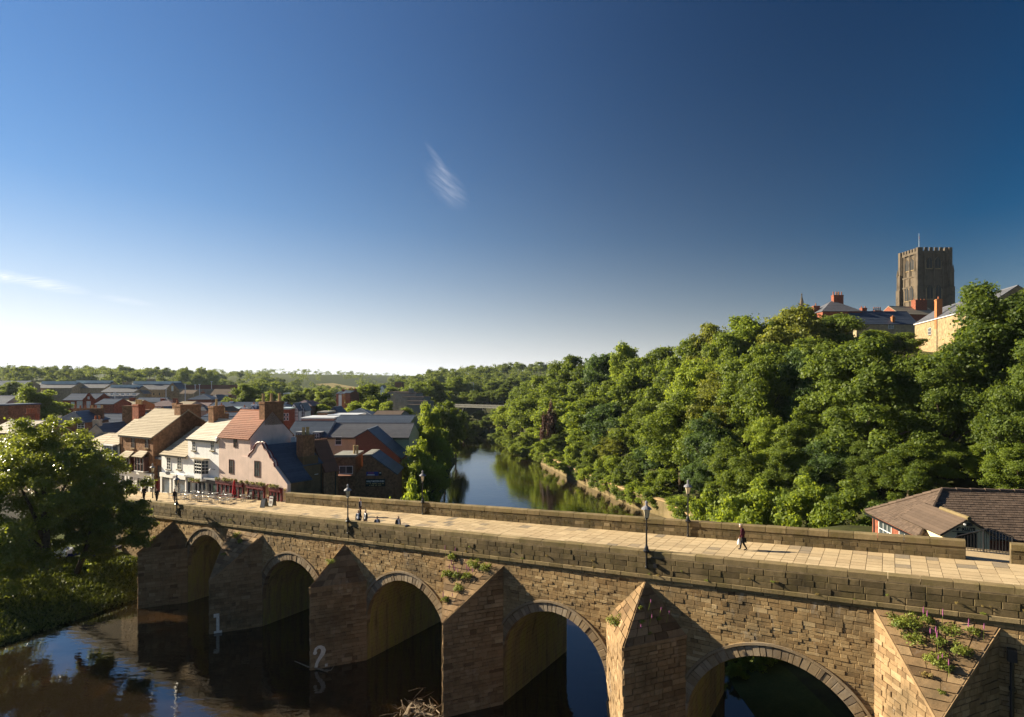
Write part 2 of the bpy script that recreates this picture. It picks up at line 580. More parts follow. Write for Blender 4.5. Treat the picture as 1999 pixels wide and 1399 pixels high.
M['red_cloth'] = m_plain('red parasol cloth', (0.42, 0.02, 0.03), 0.8, 0.08, 4.0, 0.15)
M['sign_black'] = m_plain('black sign board', (0.010, 0.011, 0.012), 0.5, 0.05, 2.0, 0.3)
M['sign_blue'] = m_plain('blue banner', (0.03, 0.06, 0.32), 0.6, 0.1, 2.0, 0.3)
M['sign_white'] = m_plain('white lettering', (0.82, 0.82, 0.78), 0.6, 0.03, 2.0, 0.3)
M['sign_gold'] = m_plain('gold lettering', (0.62, 0.48, 0.22), 0.5, 0.08, 4.0, 0.4)
M['numeral'] = m_plain('worn white numeral paint', (0.78, 0.72, 0.62), 0.85, 0.12, 5.0, 0.2, streak=0.3)
M['boat_blue'] = m_plain('blue boat paint', (0.015, 0.025, 0.17), 0.45, 0.1, 2.0, 0.4)
M['car_white'] = m_plain('pale car paint', (0.62, 0.64, 0.68), 0.3, 0.03, 1.0, 0.5)
M['driftwood'] = m_plain('bleached driftwood', (0.22, 0.17, 0.115), 0.85, 0.3, 6.0, 0.15)
M['asphalt'] = m_plain('asphalt', (0.055, 0.055, 0.055), 0.9, 0.2, 1.0, 0.2)
M['cathedral'] = m_stone('dark cathedral stone', [(0.1, (0.055, 0.044, 0.034)), (0.5, (0.125, 0.098, 0.07)), (0.9, (0.26, 0.20, 0.135))], stain=(0.025, 0.022, 0.02), stain_amt=0.6)
M['bark'] = m_plain('tree bark', (0.085, 0.062, 0.04), 0.9, 0.3, 5.0, 0.1, 0.6)
M['branch'] = m_plain('pale limb bark', (0.20, 0.155, 0.105), 0.9, 0.3, 5.0, 0.1, 0.4)
M['leaf_mid'] = m_leaf('broadleaf foliage', (0.060, 0.098, 0.014), (0.185, 0.245, 0.034), 0.54)
M['leaf_dark'] = m_leaf('dark broadleaf foliage', (0.046, 0.080, 0.014), (0.150, 0.205, 0.032), 0.52)
M['leaf_light'] = m_leaf('light green foliage', (0.095, 0.150, 0.018), (0.265, 0.335, 0.045), 0.56)
M['leaf_gloss'] = m_leaf('glossy sycamore foliage', (0.055, 0.082, 0.014), (0.20, 0.24, 0.036), 0.48, 0.33, 0.55)
M['leaf_olive'] = m_leaf('olive green foliage', (0.080, 0.098, 0.016), (0.235, 0.262, 0.040), 0.5)
M['leaf_blue'] = m_leaf('blue green foliage', (0.038, 0.072, 0.020), (0.120, 0.190, 0.048), 0.45)
M['leaf_copper'] = m_leaf('copper foliage', (0.045, 0.022, 0.020), (0.12, 0.055, 0.035), 0.2)
M['leaf_far'] = m_leaf('distant foliage', (0.075, 0.115, 0.026), (0.215, 0.265, 0.058), 0.3, 0.8, 0.1)
M['leaf_weed'] = m_leaf('weed leaves', (0.07, 0.11, 0.015), (0.26, 0.30, 0.05), 0.3)
M['dry_grass'] = m_leaf('dry straw', (0.16, 0.11, 0.03), (0.36, 0.27, 0.09), 0.2)
M['flower_pink'] = m_plain('pink flower spike', (0.34, 0.10, 0.24), 0.8, 0.2, 20.0, 0.1)
M['flower_pale'] = m_plain('cream blossom', (0.62, 0.52, 0.30), 0.8, 0.3, 14.0, 0.1)
M['grass_blade'] = m_leaf('bank grass', (0.045, 0.070, 0.011), (0.13, 0.16, 0.028), 0.25)
M['skin'] = m_plain('skin', (0.48, 0.28, 0.20), 0.6, 0.05, 8.0, 0.3)
M['cloth_black'] = m_plain('black cloth', (0.012, 0.012, 0.016), 0.85, 0.2, 10.0, 0.15)
M['cloth_navy'] = m_plain('navy suit cloth', (0.014, 0.018, 0.034), 0.85, 0.2, 10.0, 0.15)
M['cloth_white'] = m_plain('white shirt cloth', (0.75, 0.75, 0.76), 0.85, 0.04, 10.0, 0.15)
M['cloth_plum'] = m_plain('dark plum jumper', (0.055, 0.012, 0.022), 0.9, 0.15, 10.0, 0.1)
M['cloth_grey'] = m_plain('grey cloth', (0.09, 0.09, 0.10), 0.9, 0.15, 10.0, 0.1)
M['hair_white'] = m_plain('white hair', (0.70, 0.67, 0.62), 0.7, 0.1, 20.0, 0.2)
M['hair_dark'] = m_plain('dark hair', (0.02, 0.014, 0.01), 0.6, 0.2, 20.0, 0.3)
M['hair_brown'] = m_plain('brown hair', (0.07, 0.035, 0.018), 0.6, 0.2, 20.0, 0.3)
M['hair_grey'] = m_plain('grey hair', (0.22, 0.21, 0.20), 0.7, 0.1, 20.0, 0.2)

# ================================================================== THE SETTING: ground and river
def smooth(t):
    t = max(0.0, min(1.0, t))
    return t * t * (3 - 2 * t)


def lerp(a, b, t):
    return a + (b - a) * t


XR = [(-400, 120), (-80, 60), (0, 20), (30, 14), (44, 14), (60, 22), (80, 27), (100, 25), (108, 21.5), (144, 12.8), (173, 7), (216, -2.7), (250, -9), (300, -34), (345, -75), (380, -140)]
XL = [(-400, -120), (-80, -52), (30, -43), (50, -42), (62, -37), (66, -28), (72, -19), (80, -13.6), (100, -12.6), (113, -12.4), (173, -15), (236, -21), (270, -33), (300, -52), (345, -95), (380, -141)]
XR_Y, XR_X = [p[0] for p in XR], [p[1] for p in XR]
XL_Y, XL_X = [p[0] for p in XL], [p[1] for p in XL]


def xr(y): return float(np.interp(y, XR_Y, XR_X))
def xl(y): return float(np.interp(y, XL_Y, XL_X))


def vnoise(x, y):
    return (math.sin(x * 0.131 + 1.3) * math.cos(y * 0.117 - 0.7) + 0.5 * math.sin(x * 0.31 + y * 0.23) + 0.35 * math.cos(x * 0.57 - y * 0.49 + 2.0)) / 1.85


def ground(x, y):
    """terrain height: flat-bottomed river, low town plateau on the left, steep wooded hill on the right"""
    closed = smooth((y - 330) / 30)
    r, l = x - xr(y), xl(y) - x
    d = math.hypot(x, y)
    far = 22 * smooth((d - 430) / 420) + 16 * smooth((d - 900) / 700) + 14 * smooth((d - 1700) / 900)
    if r > 0:
        z = float(np.interp(r, [0, 0.6, 1.2, 7, 14, 58, 105, 200, 400], [-1.5, 0.6, 1.6, 2.4, 4.5, 25, 33, 34, 30]))
        z *= lerp(1.0, 0.42, smooth((y - 225) / 100))
        if y < 62 and r < 12:
            z = lerp(z, min(z, -1.2 + 0.22 * r + 0.9), smooth((62 - y) / 10))
        if y < 75:
            z = lerp(z, 7.4, smooth((x - 25) / 8) * smooth((75 - y) / 14))
        z = max(z, min(z + far, 34 + far))
    elif l > 0:
        lo = float(np.interp(l, [0, 0.8, 4, 10, 16, 400], [-1.2, 0.25, 1.3, 2.9, 3.2, 3.6]))
        hi = float(np.interp(l, [0, 0.8, 5, 14, 28, 400], [-1.2, 0.4, 2.2, 4.6, 6.6, 7.0]))
        z = lerp(lo, hi, smooth((y - 70) / 14))
        z += far * smooth((l - 60) / 200)
    else:
        m = min(-r, -l)
        z = -1.5 + 0 * m
        z = lerp(z, 6 + far, closed)
    amp = 0.12 if d < 200 else min(5.0, 0.004 * d)
    if max(r, l) > 1.0:
        z += vnoise(x * (1 if d < 200 else 0.08), y * (1 if d < 200 else 0.08)) * amp
    return z


def spread(lo, hi, step, far_lo, far_hi, grow=1.16):
    out = list(np.arange(lo, hi + 0.001, step))
    s_, v = step, lo
    pre = []
    while v > far_lo:
        s_ *= grow; v -= s_; pre.append(v)
    s_, v = step, hi
    post = []
    while v < far_hi:
        s_ *= grow; v += s_; post.append(v)
    return list(reversed(pre)) + out + post


gx, gy = spread(-120, 110, 2.0, -4200, 4200), spread(-40, 300, 2.0, -500, 5200)
gv = [(x, y, ground(x, y)) for y in gy for x in gx]
nx_ = len(gx)
gf, gt = [], []
for j in range(len(gy) - 1):
    for i in range(nx_ - 1):
        a = j * nx_ + i
        gf.append((a, a + 1, a + 1 + nx_, a + nx_))
        cx, cy = (gx[i] + gx[i + 1]) / 2, (gy[j] + gy[j + 1]) / 2
        l_, r_ = xl(cy) - cx, cx - xr(cy)
        d_ = math.hypot(cx, cy)
        t = 0.1
        if r_ > 6 and d_ < 420: t = 0.4                      # woodland floor
        if l_ > 14 and 74 < cy and d_ < 430: t = 0.7         # streets and yards
        px_ = XC + FPX * cx / max(cy, 1)
        if cy > 0 and 640 < px_ < 745 and 780 < d_ < 1150: t = 0.95   # stubble field
        gt.append(t)
gmb = MB(); gmb.v, gmb.f, gmb.m, gmb.t = gv, gf, [0] * len(gf), gt


def m_ground():
    k = NT('ground cover')
    z = k.attr('tint')
    n1, n2 = k.noise(0.5, 6, 0.7), k.noise(6, 4, 0.7)
    grass = k.ramp(k.math('ADD', k.math('MULTIPLY', n1, 0.6), k.math('MULTIPLY', n2, 0.4)), [(0.3, (0.028, 0.042, 0.010)), (0.7, (0.085, 0.10, 0.024))])
    wood = k.ramp(n1, [(0.3, (0.022, 0.022, 0.010)), (0.7, (0.06, 0.065, 0.02))])
    town = k.ramp(n1, [(0.3, (0.05, 0.048, 0.043)), (0.7, (0.10, 0.092, 0.075))])
    field = k.ramp(k.noise(0.03, 4, 0.6), [(0.3, (0.26, 0.20, 0.07)), (0.7, (0.38, 0.29, 0.11))])
    c = k.mix(k.math('GREATER_THAN', z, 0.3), grass, wood)
    c = k.mix(k.math('GREATER_THAN', z, 0.55), c, town)
    c = k.mix(k.math('GREATER_THAN', z, 0.85), c, field)
    k.bump(n2, 0.5, 0.08)
    return k.fin(c, 0.95, 0.1)


M['ground'] = m_ground()
g = gmb.build('ground', M['ground'], smooth=True)
g['kind'] = 'structure'


def m_water():
    k = NT('peaty river water')
    n1 = k.noise(0.055, 5, 0.65, stretch=(1.0, 1.0, 1.0), dist=0.6)
    n2 = k.noise(0.3, 4, 0.6, stretch=(2.0, 0.55, 1.0))
    f = k.math('ADD', k.math('MULTIPLY', n1, 0.65), k.math('MULTIPLY', n2, 0.35))
    c = k.ramp(f, [(0.48, (0.014, 0.010, 0.006)), (0.64, (0.034, 0.018, 0.007)), (0.78, (0.070, 0.031, 0.010))])
    w1 = k.noise(0.9, 3, 0.55, stretch=(0.7, 1.5, 1.0), dist=0.3)
    w2 = k.noise(0.16, 3, 0.5)
    k.bump(k.math('ADD', k.math('MULTIPLY', w1, 0.45), k.math('MULTIPLY', w2, 0.6)), 0.13, 0.25)
    k.b.inputs['IOR'].default_value = 1.33
    k.fin(c, 0.035, 0.5)
    lw = k.node('ShaderNodeLayerWeight'); lw.inputs['Blend'].default_value = 0.5
    gl = k.node('ShaderNodeBsdfGlossy'); gl.inputs['Roughness'].default_value = 0.035
    bn = k.b.inputs['Normal'].links[0].from_socket
    k.l.new(bn, gl.inputs['Normal']); k.l.new(bn, lw.inputs['Normal'])
    mx = k.node('ShaderNodeMixShader')
    k.l.new(k.math('MULTIPLY', k.math('POWER', lw.outputs['Facing'], 3.4), 0.85), mx.inputs[0])
    k.l.new(k.b.outputs[0], mx.inputs[1]); k.l.new(gl.outputs[0], mx.inputs[2])
    k.l.new(mx.outputs[0], k.out.inputs['Surface'])
    return k.m


M['water'] = m_water()
wmb = MB()
wx, wy = list(range(-150, 126, 5)), list(range(-60, 396, 5))
wmb.v = [(x, y, 0.0) for y in wy for x in wx]
wmb.f = [(j * len(wx) + i, j * len(wx) + i + 1, (j + 1) * len(wx) + i + 1, (j + 1) * len(wx) + i) for j in range(len(wy) - 1) for i in range(len(wx) - 1)]
wmb.m = [0] * len(wmb.f); wmb.t = [0.5] * len(wmb.f)
river = wmb.build('river', M['water'])
river['kind'] = 'structure'

# ================================================================== THE BRIDGE
U = Vector((0.852, -0.5235)).normalized()
BF = Frame(-2.86, 42.95, ua=U)
BW = 9.75                                               # outer width


def ztop(s):                                            # top of the parapets
    if s < -50:
        t = smooth((-50 - s) / 26)
        return lerp(11.19 + 0.0457 * s, 7.95, t)
    return 11.19 + 0.0457 * s


def zdeck(s): return ztop(s) - 1.12


rnd = random.Random(11)
bridge = thing('stone_bridge', 'long sloping sandstone arch bridge with pointed cutwaters crossing the river', 'bridge', BF.p(-6, 4.9, 0))

ARCH = [(-31.0, 3.4, 7.1), (-18.8, 4.0, 6.5), (-6.1, 3.9, 6.85), (6.4, 3.8, 6.95), (19.65, 4.65, 7.1)]   # centre, half span, crown
RING = 0.58


def arch_geo(c, a, zc):
    h = a * 1.03
    R_ = (a * a + h * h) / (2 * a)
    return zc - h, R_                                   # spring height, radius


def arch_half(c, a, zc, z, t):
    """half width of the opening (grown by t) at height z, None above the crown"""
    zs, R_ = arch_geo(c, a, zc)
    if z <= zs:
        return a if t < 0.3 else a + 0.0
    q = (R_ + t) ** 2 - (z - zs) ** 2
    if q <= 0:
        return None
    hw = math.sqrt(q) - (R_ - a)
    return hw if hw > 0 else None


def arch_curve(c, a, zc, t=0.0, n=18):
    zs, R_ = arch_geo(c, a, zc)
    ph = math.acos((R_ - a) / (R_ + t))
    L_ = [(c + (R_ - a) - (R_ + t) * math.cos(ph * i / n), zs + (R_ + t) * math.sin(ph * i / n)) for i in range(n + 1)]
    return L_ + [(2 * c - s_, z_) for s_, z_ in reversed(L_[:-1])]


# ---- core of the bridge: extruded side profile with the arch tunnels
core = MB()
S0, S1 = -92.0, 52.0
segs = []
prev = S0
Wn, Wf = 0.04, BW - 0.04
for (c, a, zc) in ARCH:
    cv = arch_curve(c, a, zc)
    segs.append((prev, c - a))
    # tunnel faces
    tun = [(c - a, -2.0)] + cv + [(c + a, -2.0)]
    for (p0, p1) in zip(tun[:-1], tun[1:]):
        core.quad(BF.p(p0[0], Wn, p0[1]), BF.p(p1[0], Wn, p1[1]), BF.p(p1[0], Wf, p1[1]), BF.p(p0[0], Wf, p0[1]), 1)
    # wall above the arch, both sides
    for (p0, p1) in zip(cv[:-1], cv[1:]):
        for w_ in (Wn, Wf):
            core.quad(BF.p(p0[0], w_, p0[1]), BF.p(p1[0], w_, p1[1]), BF.p(p1[0], w_, zdeck(p1[0]) - 0.06), BF.p(p0[0], w_, zdeck(p0[0]) - 0.06), 0)
    prev = c + a
segs.append((prev, S1))
for (a0, a1) in segs:
    n_ = max(1, int((a1 - a0) / 3))
    for i in range(n_):
        q0, q1 = a0 + (a1 - a0) * i / n_, a0 + (a1 - a0) * (i + 1) / n_
        for w_ in (Wn, Wf):
            core.quad(BF.p(q0, w_, -2), BF.p(q1, w_, -2), BF.p(q1, w_, zdeck(q1) - 0.06), BF.p(q0, w_, zdeck(q0) - 0.06), 0)
n_ = 60
for i in range(n_):
    q0, q1 = S0 + (S1 - S0) * i / n_, S0 + (S1 - S0) * (i + 1) / n_
    core.quad(BF.p(q0, Wn, zdeck(q0) - 0.06), BF.p(q1, Wn, zdeck(q1) - 0.06), BF.p(q1, Wf, zdeck(q1) - 0.06), BF.p(q0, Wf, zdeck(q0) - 0.06), 2)
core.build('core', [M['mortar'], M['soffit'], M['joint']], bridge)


# ---- stones: every stone is a small bevelled block; the largest in view are parts of their own
class Stones:
    def __init__(s):
        s.items = []

    def block(s, P, q, out, back, bev, tint):
        """q: four (t, z) corners counter-clockwise seen from outside; P(t, z, out) -> world"""
        ct, cz = sum(p[0] for p in q) / 4, sum(p[1] for p in q) / 4
        V = [P(t, z, -back) for t, z in q]
        V += [P(t, z, out - bev) for t, z in q]
        for t, z in q:
            L_ = math.hypot(ct - t, cz - z) + 1e-6
            k_ = min(0.35, bev * 1.1 / L_)
            V.append(P(t + (ct - t) * k_, z + (cz - z) * k_, out + rnd.uniform(-0.25, 0.25) * bev))
        F = [(8, 9, 10, 11)]
        for i in range(4):
            j = (i + 1) % 4
            F.append((4 + i, 4 + j, 8 + j, 8 + i))
            F.append((i, j, 4 + j, 4 + i))
        c = P(ct, cz, out)
        w = max(p[0] for p in q) - min(p[0] for p in q)
        h = max(p[1] for p in q) - min(p[1] for p in q)
        d2 = c.x ** 2 + c.y ** 2
        infr = 1.0
        if c.y > 1:
            ix, iy = XC + FPX * c.x / c.y, YH - FPX * (c.z - HC) / c.y
            if not (-20 < ix < 2020 and 0 < iy < 1420):
                infr = 0.0
        s.items.append((w * h / d2 * infr, V, F, tint))

    def emit(s, name, mat_, parent, limit=300, rest=None):
        s.items.sort(key=lambda t: -t[0])
        for k_, (ar, V, F, tint) in enumerate(s.items[:limit]):
            mb = MB(); mb.add(V, F, 0, tint)
            mb.build(name, mat_, parent)
        if len(s.items) > limit:
            mb = MB()
            for ar, V, F, tint in s.items[limit:]:
                mb.add(V, F, 0, tint)
            mb.build(rest or (name + '_course'), mat_, parent, kind='stuff')


def part_of(parent, name, mb, mats, **kw):
    return mb.build(name, mats, parent, **kw)


def split_lengths(a, b, lo, hi):
    out, x = [a], a
    while b - x > hi * 1.35:
        x += rnd.uniform(lo, hi)
        out.append(x)
    if b - out[-1] < lo * 0.6 and len(out) > 1:
        out.pop()
    out.append(b)
    return out


def g_tint(): return max(0.0, min(1.0, rnd.gauss(0.5, 0.17)))


# spandrel wall, near face
PIERS = [(-36.8, 'p', 5.35, 7.75), (-25.2, 'w', 4.5, 8.15), (-12.4, 'p', 6.2, 8.72), (0.25, 'w', 6.15, 9.35), (12.6, 'p', 7.3, 9.98), (26.7, 'w', 7.35, 10.62)]
PHW, PPR = 2.42, 3.55                                     # half width on the wall, projection


def wallP(t, z, out): return BF.p(t, 0.0 - out, z)


backing = MB()
for (c, a, zc) in ARCH:
    pass
wall_core = MB()
wall_core.box(BF, -46, -45.6, 0.05, 0.3, 0, 7)
spandrel = wall_core.build('spandrel_wall', M['mortar'], bridge)
st = Stones()
z = -0.6
while z < 11.2:
    hgt = rnd.choice([0.16, 0.19, 0.22, 0.25, 0.28])
    z0, z1 = z, z + hgt
    edges = [(-47.0, -47.0, 'L')]
    for (c, a, zc) in ARCH:
        zs, R_ = arch_geo(c, a, zc)
        h0, h1 = arch_half(c, a, zc, z0, RING), arch_half(c, a, zc, z1, RING)
        if h0 is None:
            continue
        if z0 < zs:
            h0 = a
        if z1 < zs:
            h1 = a
        elif z0 < zs <= z1:
            h0 = h1
        edges.append((c - h0, c - (h1 or 0.0), 'R'))
        edges.append((c + h0, c + (h1 or 0.0), 'L'))
    edges.append((40.0, 40.0, 'R'))
    for i in range(0, len(edges), 2):
        (l0, l1, _), (r0, r1, _) = edges[i], edges[i + 1]
        if max(r0, r1) - min(l0, l1) < 0.15:
            continue
        xs = split_lengths(max(l0, l1) + 0.12, min(r0, r1) - 0.12, 0.26, 0.75) if min(r0, r1) - max(l0, l1) > 0.6 else [None, None]
        bounds = [(l0, l1)] + [(x, x) for x in xs[1:-1]] + [(r0, r1)]
        for (b0, b1) in zip(bounds[:-1], bounds[1:]):
            g_ = 0.008
            q = [[b0[0] + g_, z0 + g_], [b1[0] - g_, z0 + g_], [b1[1] - g_, z1 - g_], [b0[1] + g_, z1 - g_]]
            if q[1][0] - q[0][0] < 0.05 and q[2][0] - q[3][0] < 0.05:
                continue
            if q[2][0] < q[3][0]:
                q[2][0] = q[3][0] = (q[2][0] + q[3][0]) / 2
            lim = [ztop(p[0]) - 1.74 for p in q]
            if min(q[0][1] - lim[0], q[1][1] - lim[1]) > -0.06:
                continue
            q = [(p[0], min(p[1], lim[k_])) for k_, p in enumerate(q)]
            cs = (q[0][0] + q[1][0]) / 2
            hidden = False
            for (ps, kind_, ze, zm) in PIERS:
                dd = abs(cs - ps)
                if dd < PHW - 0.35:
                    top_ = zm - (zm - ze) * dd / PHW if kind_ == 'p' else zm
                    if z1 < top_ - 0.25:
                        hidden = True
            if hidden:
                continue
            st.block(wallP, q, 0.03 + rnd.uniform(-0.022, 0.022), 0.08, 0.018, g_tint())
    z = z1
st.emit('wall_stone', M['wall_stone'], spandrel, 300)

# ---- arch rings
for ai, (c, a, zc) in enumerate(ARCH):
    zs, R_ = arch_geo(c, a, zc)
    ring_mb = MB()
    cvo, cvi = arch_curve(c, a, zc, RING + 0.15), arch_curve(c, a, zc, RING + 0.01)
    for i in range(len(cvo) - 1):
        o0, o1, i0, i1 = cvo[i], cvo[i + 1], cvi[i], cvi[i + 1]
        A_, B_, C_, D_ = [BF.p(p[0], -0.13, p[1]) for p in (i0, i1, o1, o0)]
        A2, B2, C2, D2 = [BF.p(p[0], 0.06, p[1]) for p in (i0, i1, o1, o0)]
        ring_mb.quad(A_, B_, C_, D_); ring_mb.quad(D_, C_, C2, D2); ring_mb.quad(B_, A_, A2, B2)
    ring = ring_mb.build('arch_ring', M['ring_stone'], bridge)
    vs_st = Stones()
    ph = math.acos((R_ - a) / R_)
    n_ = int(ph * (R_ + RING) / 0.36)
    for side in (-1, 1):
        ed = [0.0] + [k_ + rnd.uniform(-0.28, 0.28) for k_ in range(1, n_)] + [float(n_)]
        for i in range(n_):
            f0, f1 = (ed[i] + 0.04) / n_ * ph, (ed[i + 1] - 0.04) / n_ * ph
            t_ = RING + rnd.uniform(-0.09, 0.0)

            def pt(r, f):
                s_ = (R_ - a) - r * math.cos(f)
                return (c + s_, zs + r * math.sin(f)) if side < 0 else (c - s_, zs + r * math.sin(f))
            q = [pt(R_ + t_, f0), pt(R_ - 0.01, f0), pt(R_ - 0.01, f1), pt(R_ + t_, f1)]
            if side > 0:
                q = [q[1], q[0], q[3], q[2]]
            vs_st.block(wallP, q, 0.055 + rnd.uniform(-0.02, 0.02), 0.34, 0.02, max(0, min(1, rnd.gauss(0.5, 0.22))))
    vs_st.emit('voussoir', M['ring_stone'], ring, 300)
    sof = MB()                                          # coursed stones lining the tunnel
    cv = [(c - a, zs - k_ * 0.34) for k_ in range(int((zs + 0.6) / 0.34), 0, -1)] + arch_curve(c, a, zc, 0.0, int(ph * R_ / 0.34))
    cv += [(2 * c - s_, z_) for s_, z_ in reversed(cv[:int((zs + 0.6) / 0.34)])]
    for i in range(len(cv) - 1):
        p0, p1 = Vector(cv[i]), Vector(cv[i + 1])
        tg = (p1 - p0); L_ = tg.length
        if L_ < 0.05: continue
        tg /= L_; nn = Vector((tg.y, -tg.x))            # into the opening
        ws = split_lengths(0.36, BW - 0.1, 0.4, 0.95)
        for w0, w1 in zip(ws[:-1], ws[1:]):
            o_ = 0.03 + rnd.uniform(-0.014, 0.016)
            q0, q1 = p0 + tg * 0.012, p1 - tg * 0.012
            V = [BF.p(q.x, w_, q.y) for q, w_ in ((q0, w0 + 0.01), (q0, w1 - 0.01), (q1, w1 - 0.01), (q1, w0 + 0.01))]
            i0, i1 = q0 + nn * o_ + tg * 0.015, q1 + nn * o_ - tg * 0.015
            V += [BF.p(q.x, w_, q.y) for q, w_ in ((i0, w0 + 0.025), (i0, w1 - 0.025), (i1, w1 - 0.025), (i1, w0 + 0.025))]
            sof.add(V, [(4, 5, 6, 7), (0, 1, 5, 4), (1, 2, 6, 5), (2, 3, 7, 6), (3, 0, 4, 7)], 0, g_tint())
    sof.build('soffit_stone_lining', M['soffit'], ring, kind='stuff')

# ---- cutwaters
pst_all = []
pier_roots = []
for pi, (ps, kind_, ze, zm) in enumerate(PIERS):
    A, T, B = Vector((ps - PHW, 0.0)), Vector((ps, -PPR)), Vector((ps + PHW, 0.0))
    w3 = lambda v, z_: BF.p(v.x, v.y, z_)
    cm = MB()
    eps = 0.05
    Ti = Vector((ps, -PPR + 0.07))
    Ai, Bi = Vector((ps - PHW + 0.05, 0.1)), Vector((ps + PHW - 0.05, 0.1))
    zA, zT = (ze, ze) if kind_ == 'p' else (zm - 0.04, ze - 0.02)
    zA -= 0.05; zT -= 0.05
    cm.quad(w3(Ai, -2), w3(Ti, -2), w3(Ti, zT), w3(Ai, zA)); cm.quad(w3(Ti, -2), w3(Bi, -2), w3(Bi, zA), w3(Ti, zT))
    if kind_ == 'p':
        Mp = Vector((ps, 0.1))
        cm.tri(w3(Ai, zA), w3(Ti, zT), w3(Mp, zm - 0.05)); cm.tri(w3(Ti, zT), w3(Bi, zA), w3(Mp, zm - 0.05))
    else:
        cm.tri(w3(Ai, zA), w3(Ti, zT), w3(Bi, zA))
    pier = cm.build('cutwater', M['mortar'], bridge)
    pier_roots.append(pier)
    st = Stones()
    for (P0, P1, left) in ((A, T, True), (T, B, False)):
        D = (P1 - P0); L_ = D.length; D = D / L_
        N = Vector((D.y, -D.x))                      # outward (towards -w)
        if N.y > 0: N = -N

        def PP(t, z_, out, P0=P0, D=D, N=N):
            v = P0 + D * t + N * out
            return BF.p(v.x, v.y, z_)

        def top(t, left=left, L_=L_):
            if kind_ == 'p': return ze
            f = t / L_
            return lerp(zm, ze, f) if left else lerp(ze, zm, f)
        z = -0.5
        while z < max(ze, zm):
            hgt = rnd.choice([0.19, 0.23, 0.27, 0.31, 0.34])
            z0, z1 = z, z + hgt
            xs = split_lengths(0.0, L_, 0.3, 0.8)
            for x0, x1 in zip(xs[:-1], xs[1:]):
                t0, t1 = top(x0), top(x1)
                if z0 > max(t0, t1) - 0.05: continue
                g_ = 0.010
                ra, rb = (0.0 if not (not left and x0 < 0.01) else rnd.uniform(0.0, 0.07)), (0.0 if not (left and x1 > L_ - 0.01) else rnd.uniform(0.0, 0.07))
                q = [(x0 + g_ + ra, min(z0 + g_, t0)), (x1 - g_ - rb, min(z0 + g_, t1)), (x1 - g_ - rb, min(z1 - g_, t1)), (x0 + g_ + ra, min(z1 - g_, t0))]
                st.block(PP, q, 0.03 + (rnd.uniform(-0.014, 0.02) if rnd.random() > 0.07 else -0.05), 0.09, 0.02, g_tint())
            z = z1
    # roof courses
    if kind_ == 'p':
        tris = [(w3(A, ze), w3(T, ze), w3(Vector((ps, 0.02)), zm)), (w3(T, ze), w3(B, ze), w3(Vector((ps, 0.02)), zm))]
    else:
        tris = [(w3(B, zm), w3(A, zm), w3(T, ze))]
    for (E0, E1, AP) in tris:
        nn = (E1 - E0).cross(AP - E0).normalized()
        if nn.z < 0: nn = -nn
        hgt = (AP - (E0 + E1) / 2).length
        rows = max(4, int(hgt / 0.42))
        for r_ in range(rows):
            f0, f1 = r_ / rows, (r_ + 1) / rows - 0.008
            wd = (E1 - E0).length * (1 - f0)
            xs = split_lengths(0.0, 1.0, 0.5 / max(wd, 0.5), 1.0 / max(wd, 0.5)) if wd > 0.9 else [0.0, 1.0]

            def RP(t, f, out, E0=E0, E1=E1, AP=AP, nn=nn):
                return E0.lerp(E1, t).lerp(AP, f) + nn * out
            for x0, x1 in zip(xs[:-1], xs[1:]):
                q = [(x0 + 0.006, f0), (x1 - 0.006, f0), (x1 - 0.006, f1), (x0 + 0.006, f1)]
                step = 0.05 if kind_ == 'p' else 0.06
                o_ = step + rnd.uniform(-0.015, 0.02)
                V = [RP(t, f, -0.05) for t, f in q] + [RP(t, f, o_) for t, f in q]
                c_ = RP((x0 + x1) / 2, (f0 + f1) / 2, 0)
                st.items.append((0.4 * wd * (x1 - x0) / (c_.x ** 2 + c_.y ** 2), V,
                                 [(4, 5, 6, 7), (0, 1, 5, 4), (1, 2, 6, 5), (2, 3, 7, 6), (3, 0, 4, 7)], max(0, g_tint() - 0.22)))
    if pi >= 2:
        st.emit('pier_stone', M['pier_stone'], pier, 75, 'pier_stone_course')
    else:
        st.emit('pier_stone', M['pier_stone'], pier, 0, 'pier_stone_course')
    # projecting kerb along the roof eaves
    kb = MB()
    for (P0, P1) in ((A, T), (T, B)):
        D = (P1 - P0).normalized(); N = Vector((D.y, -D.x))
        if N.y > 0: N = -N
        if kind_ == 'p':
            z0a = z0b = ze
        else:
            z0a, z0b = (zm, ze) if P0 is A else (ze, zm)
        q0, q1 = P0 + N * 0.07, P1 + N * 0.07
        k0, k1 = P0 - N * 0.1, P1 - N * 0.1
        kb.quad(BF.p(q0.x, q0.y, z0a - 0.16), BF.p(q1.x, q1.y, z0b - 0.16), BF.p(q1.x, q1.y, z0b + 0.03), BF.p(q0.x, q0.y, z0a + 0.03))
        kb.quad(BF.p(q0.x, q0.y, z0a + 0.03), BF.p(q1.x, q1.y, z0b + 0.03), BF.p(k1.x, k1.y, z0b + 0.06), BF.p(k0.x, k0.y, z0a + 0.06))
    kb.build('eaves_course', M['pier_stone'], pier)


# ---- near parapet: string course, three courses, coping
def relP(t, z, out): return BF.p(t, -out, ztop(t) + z)


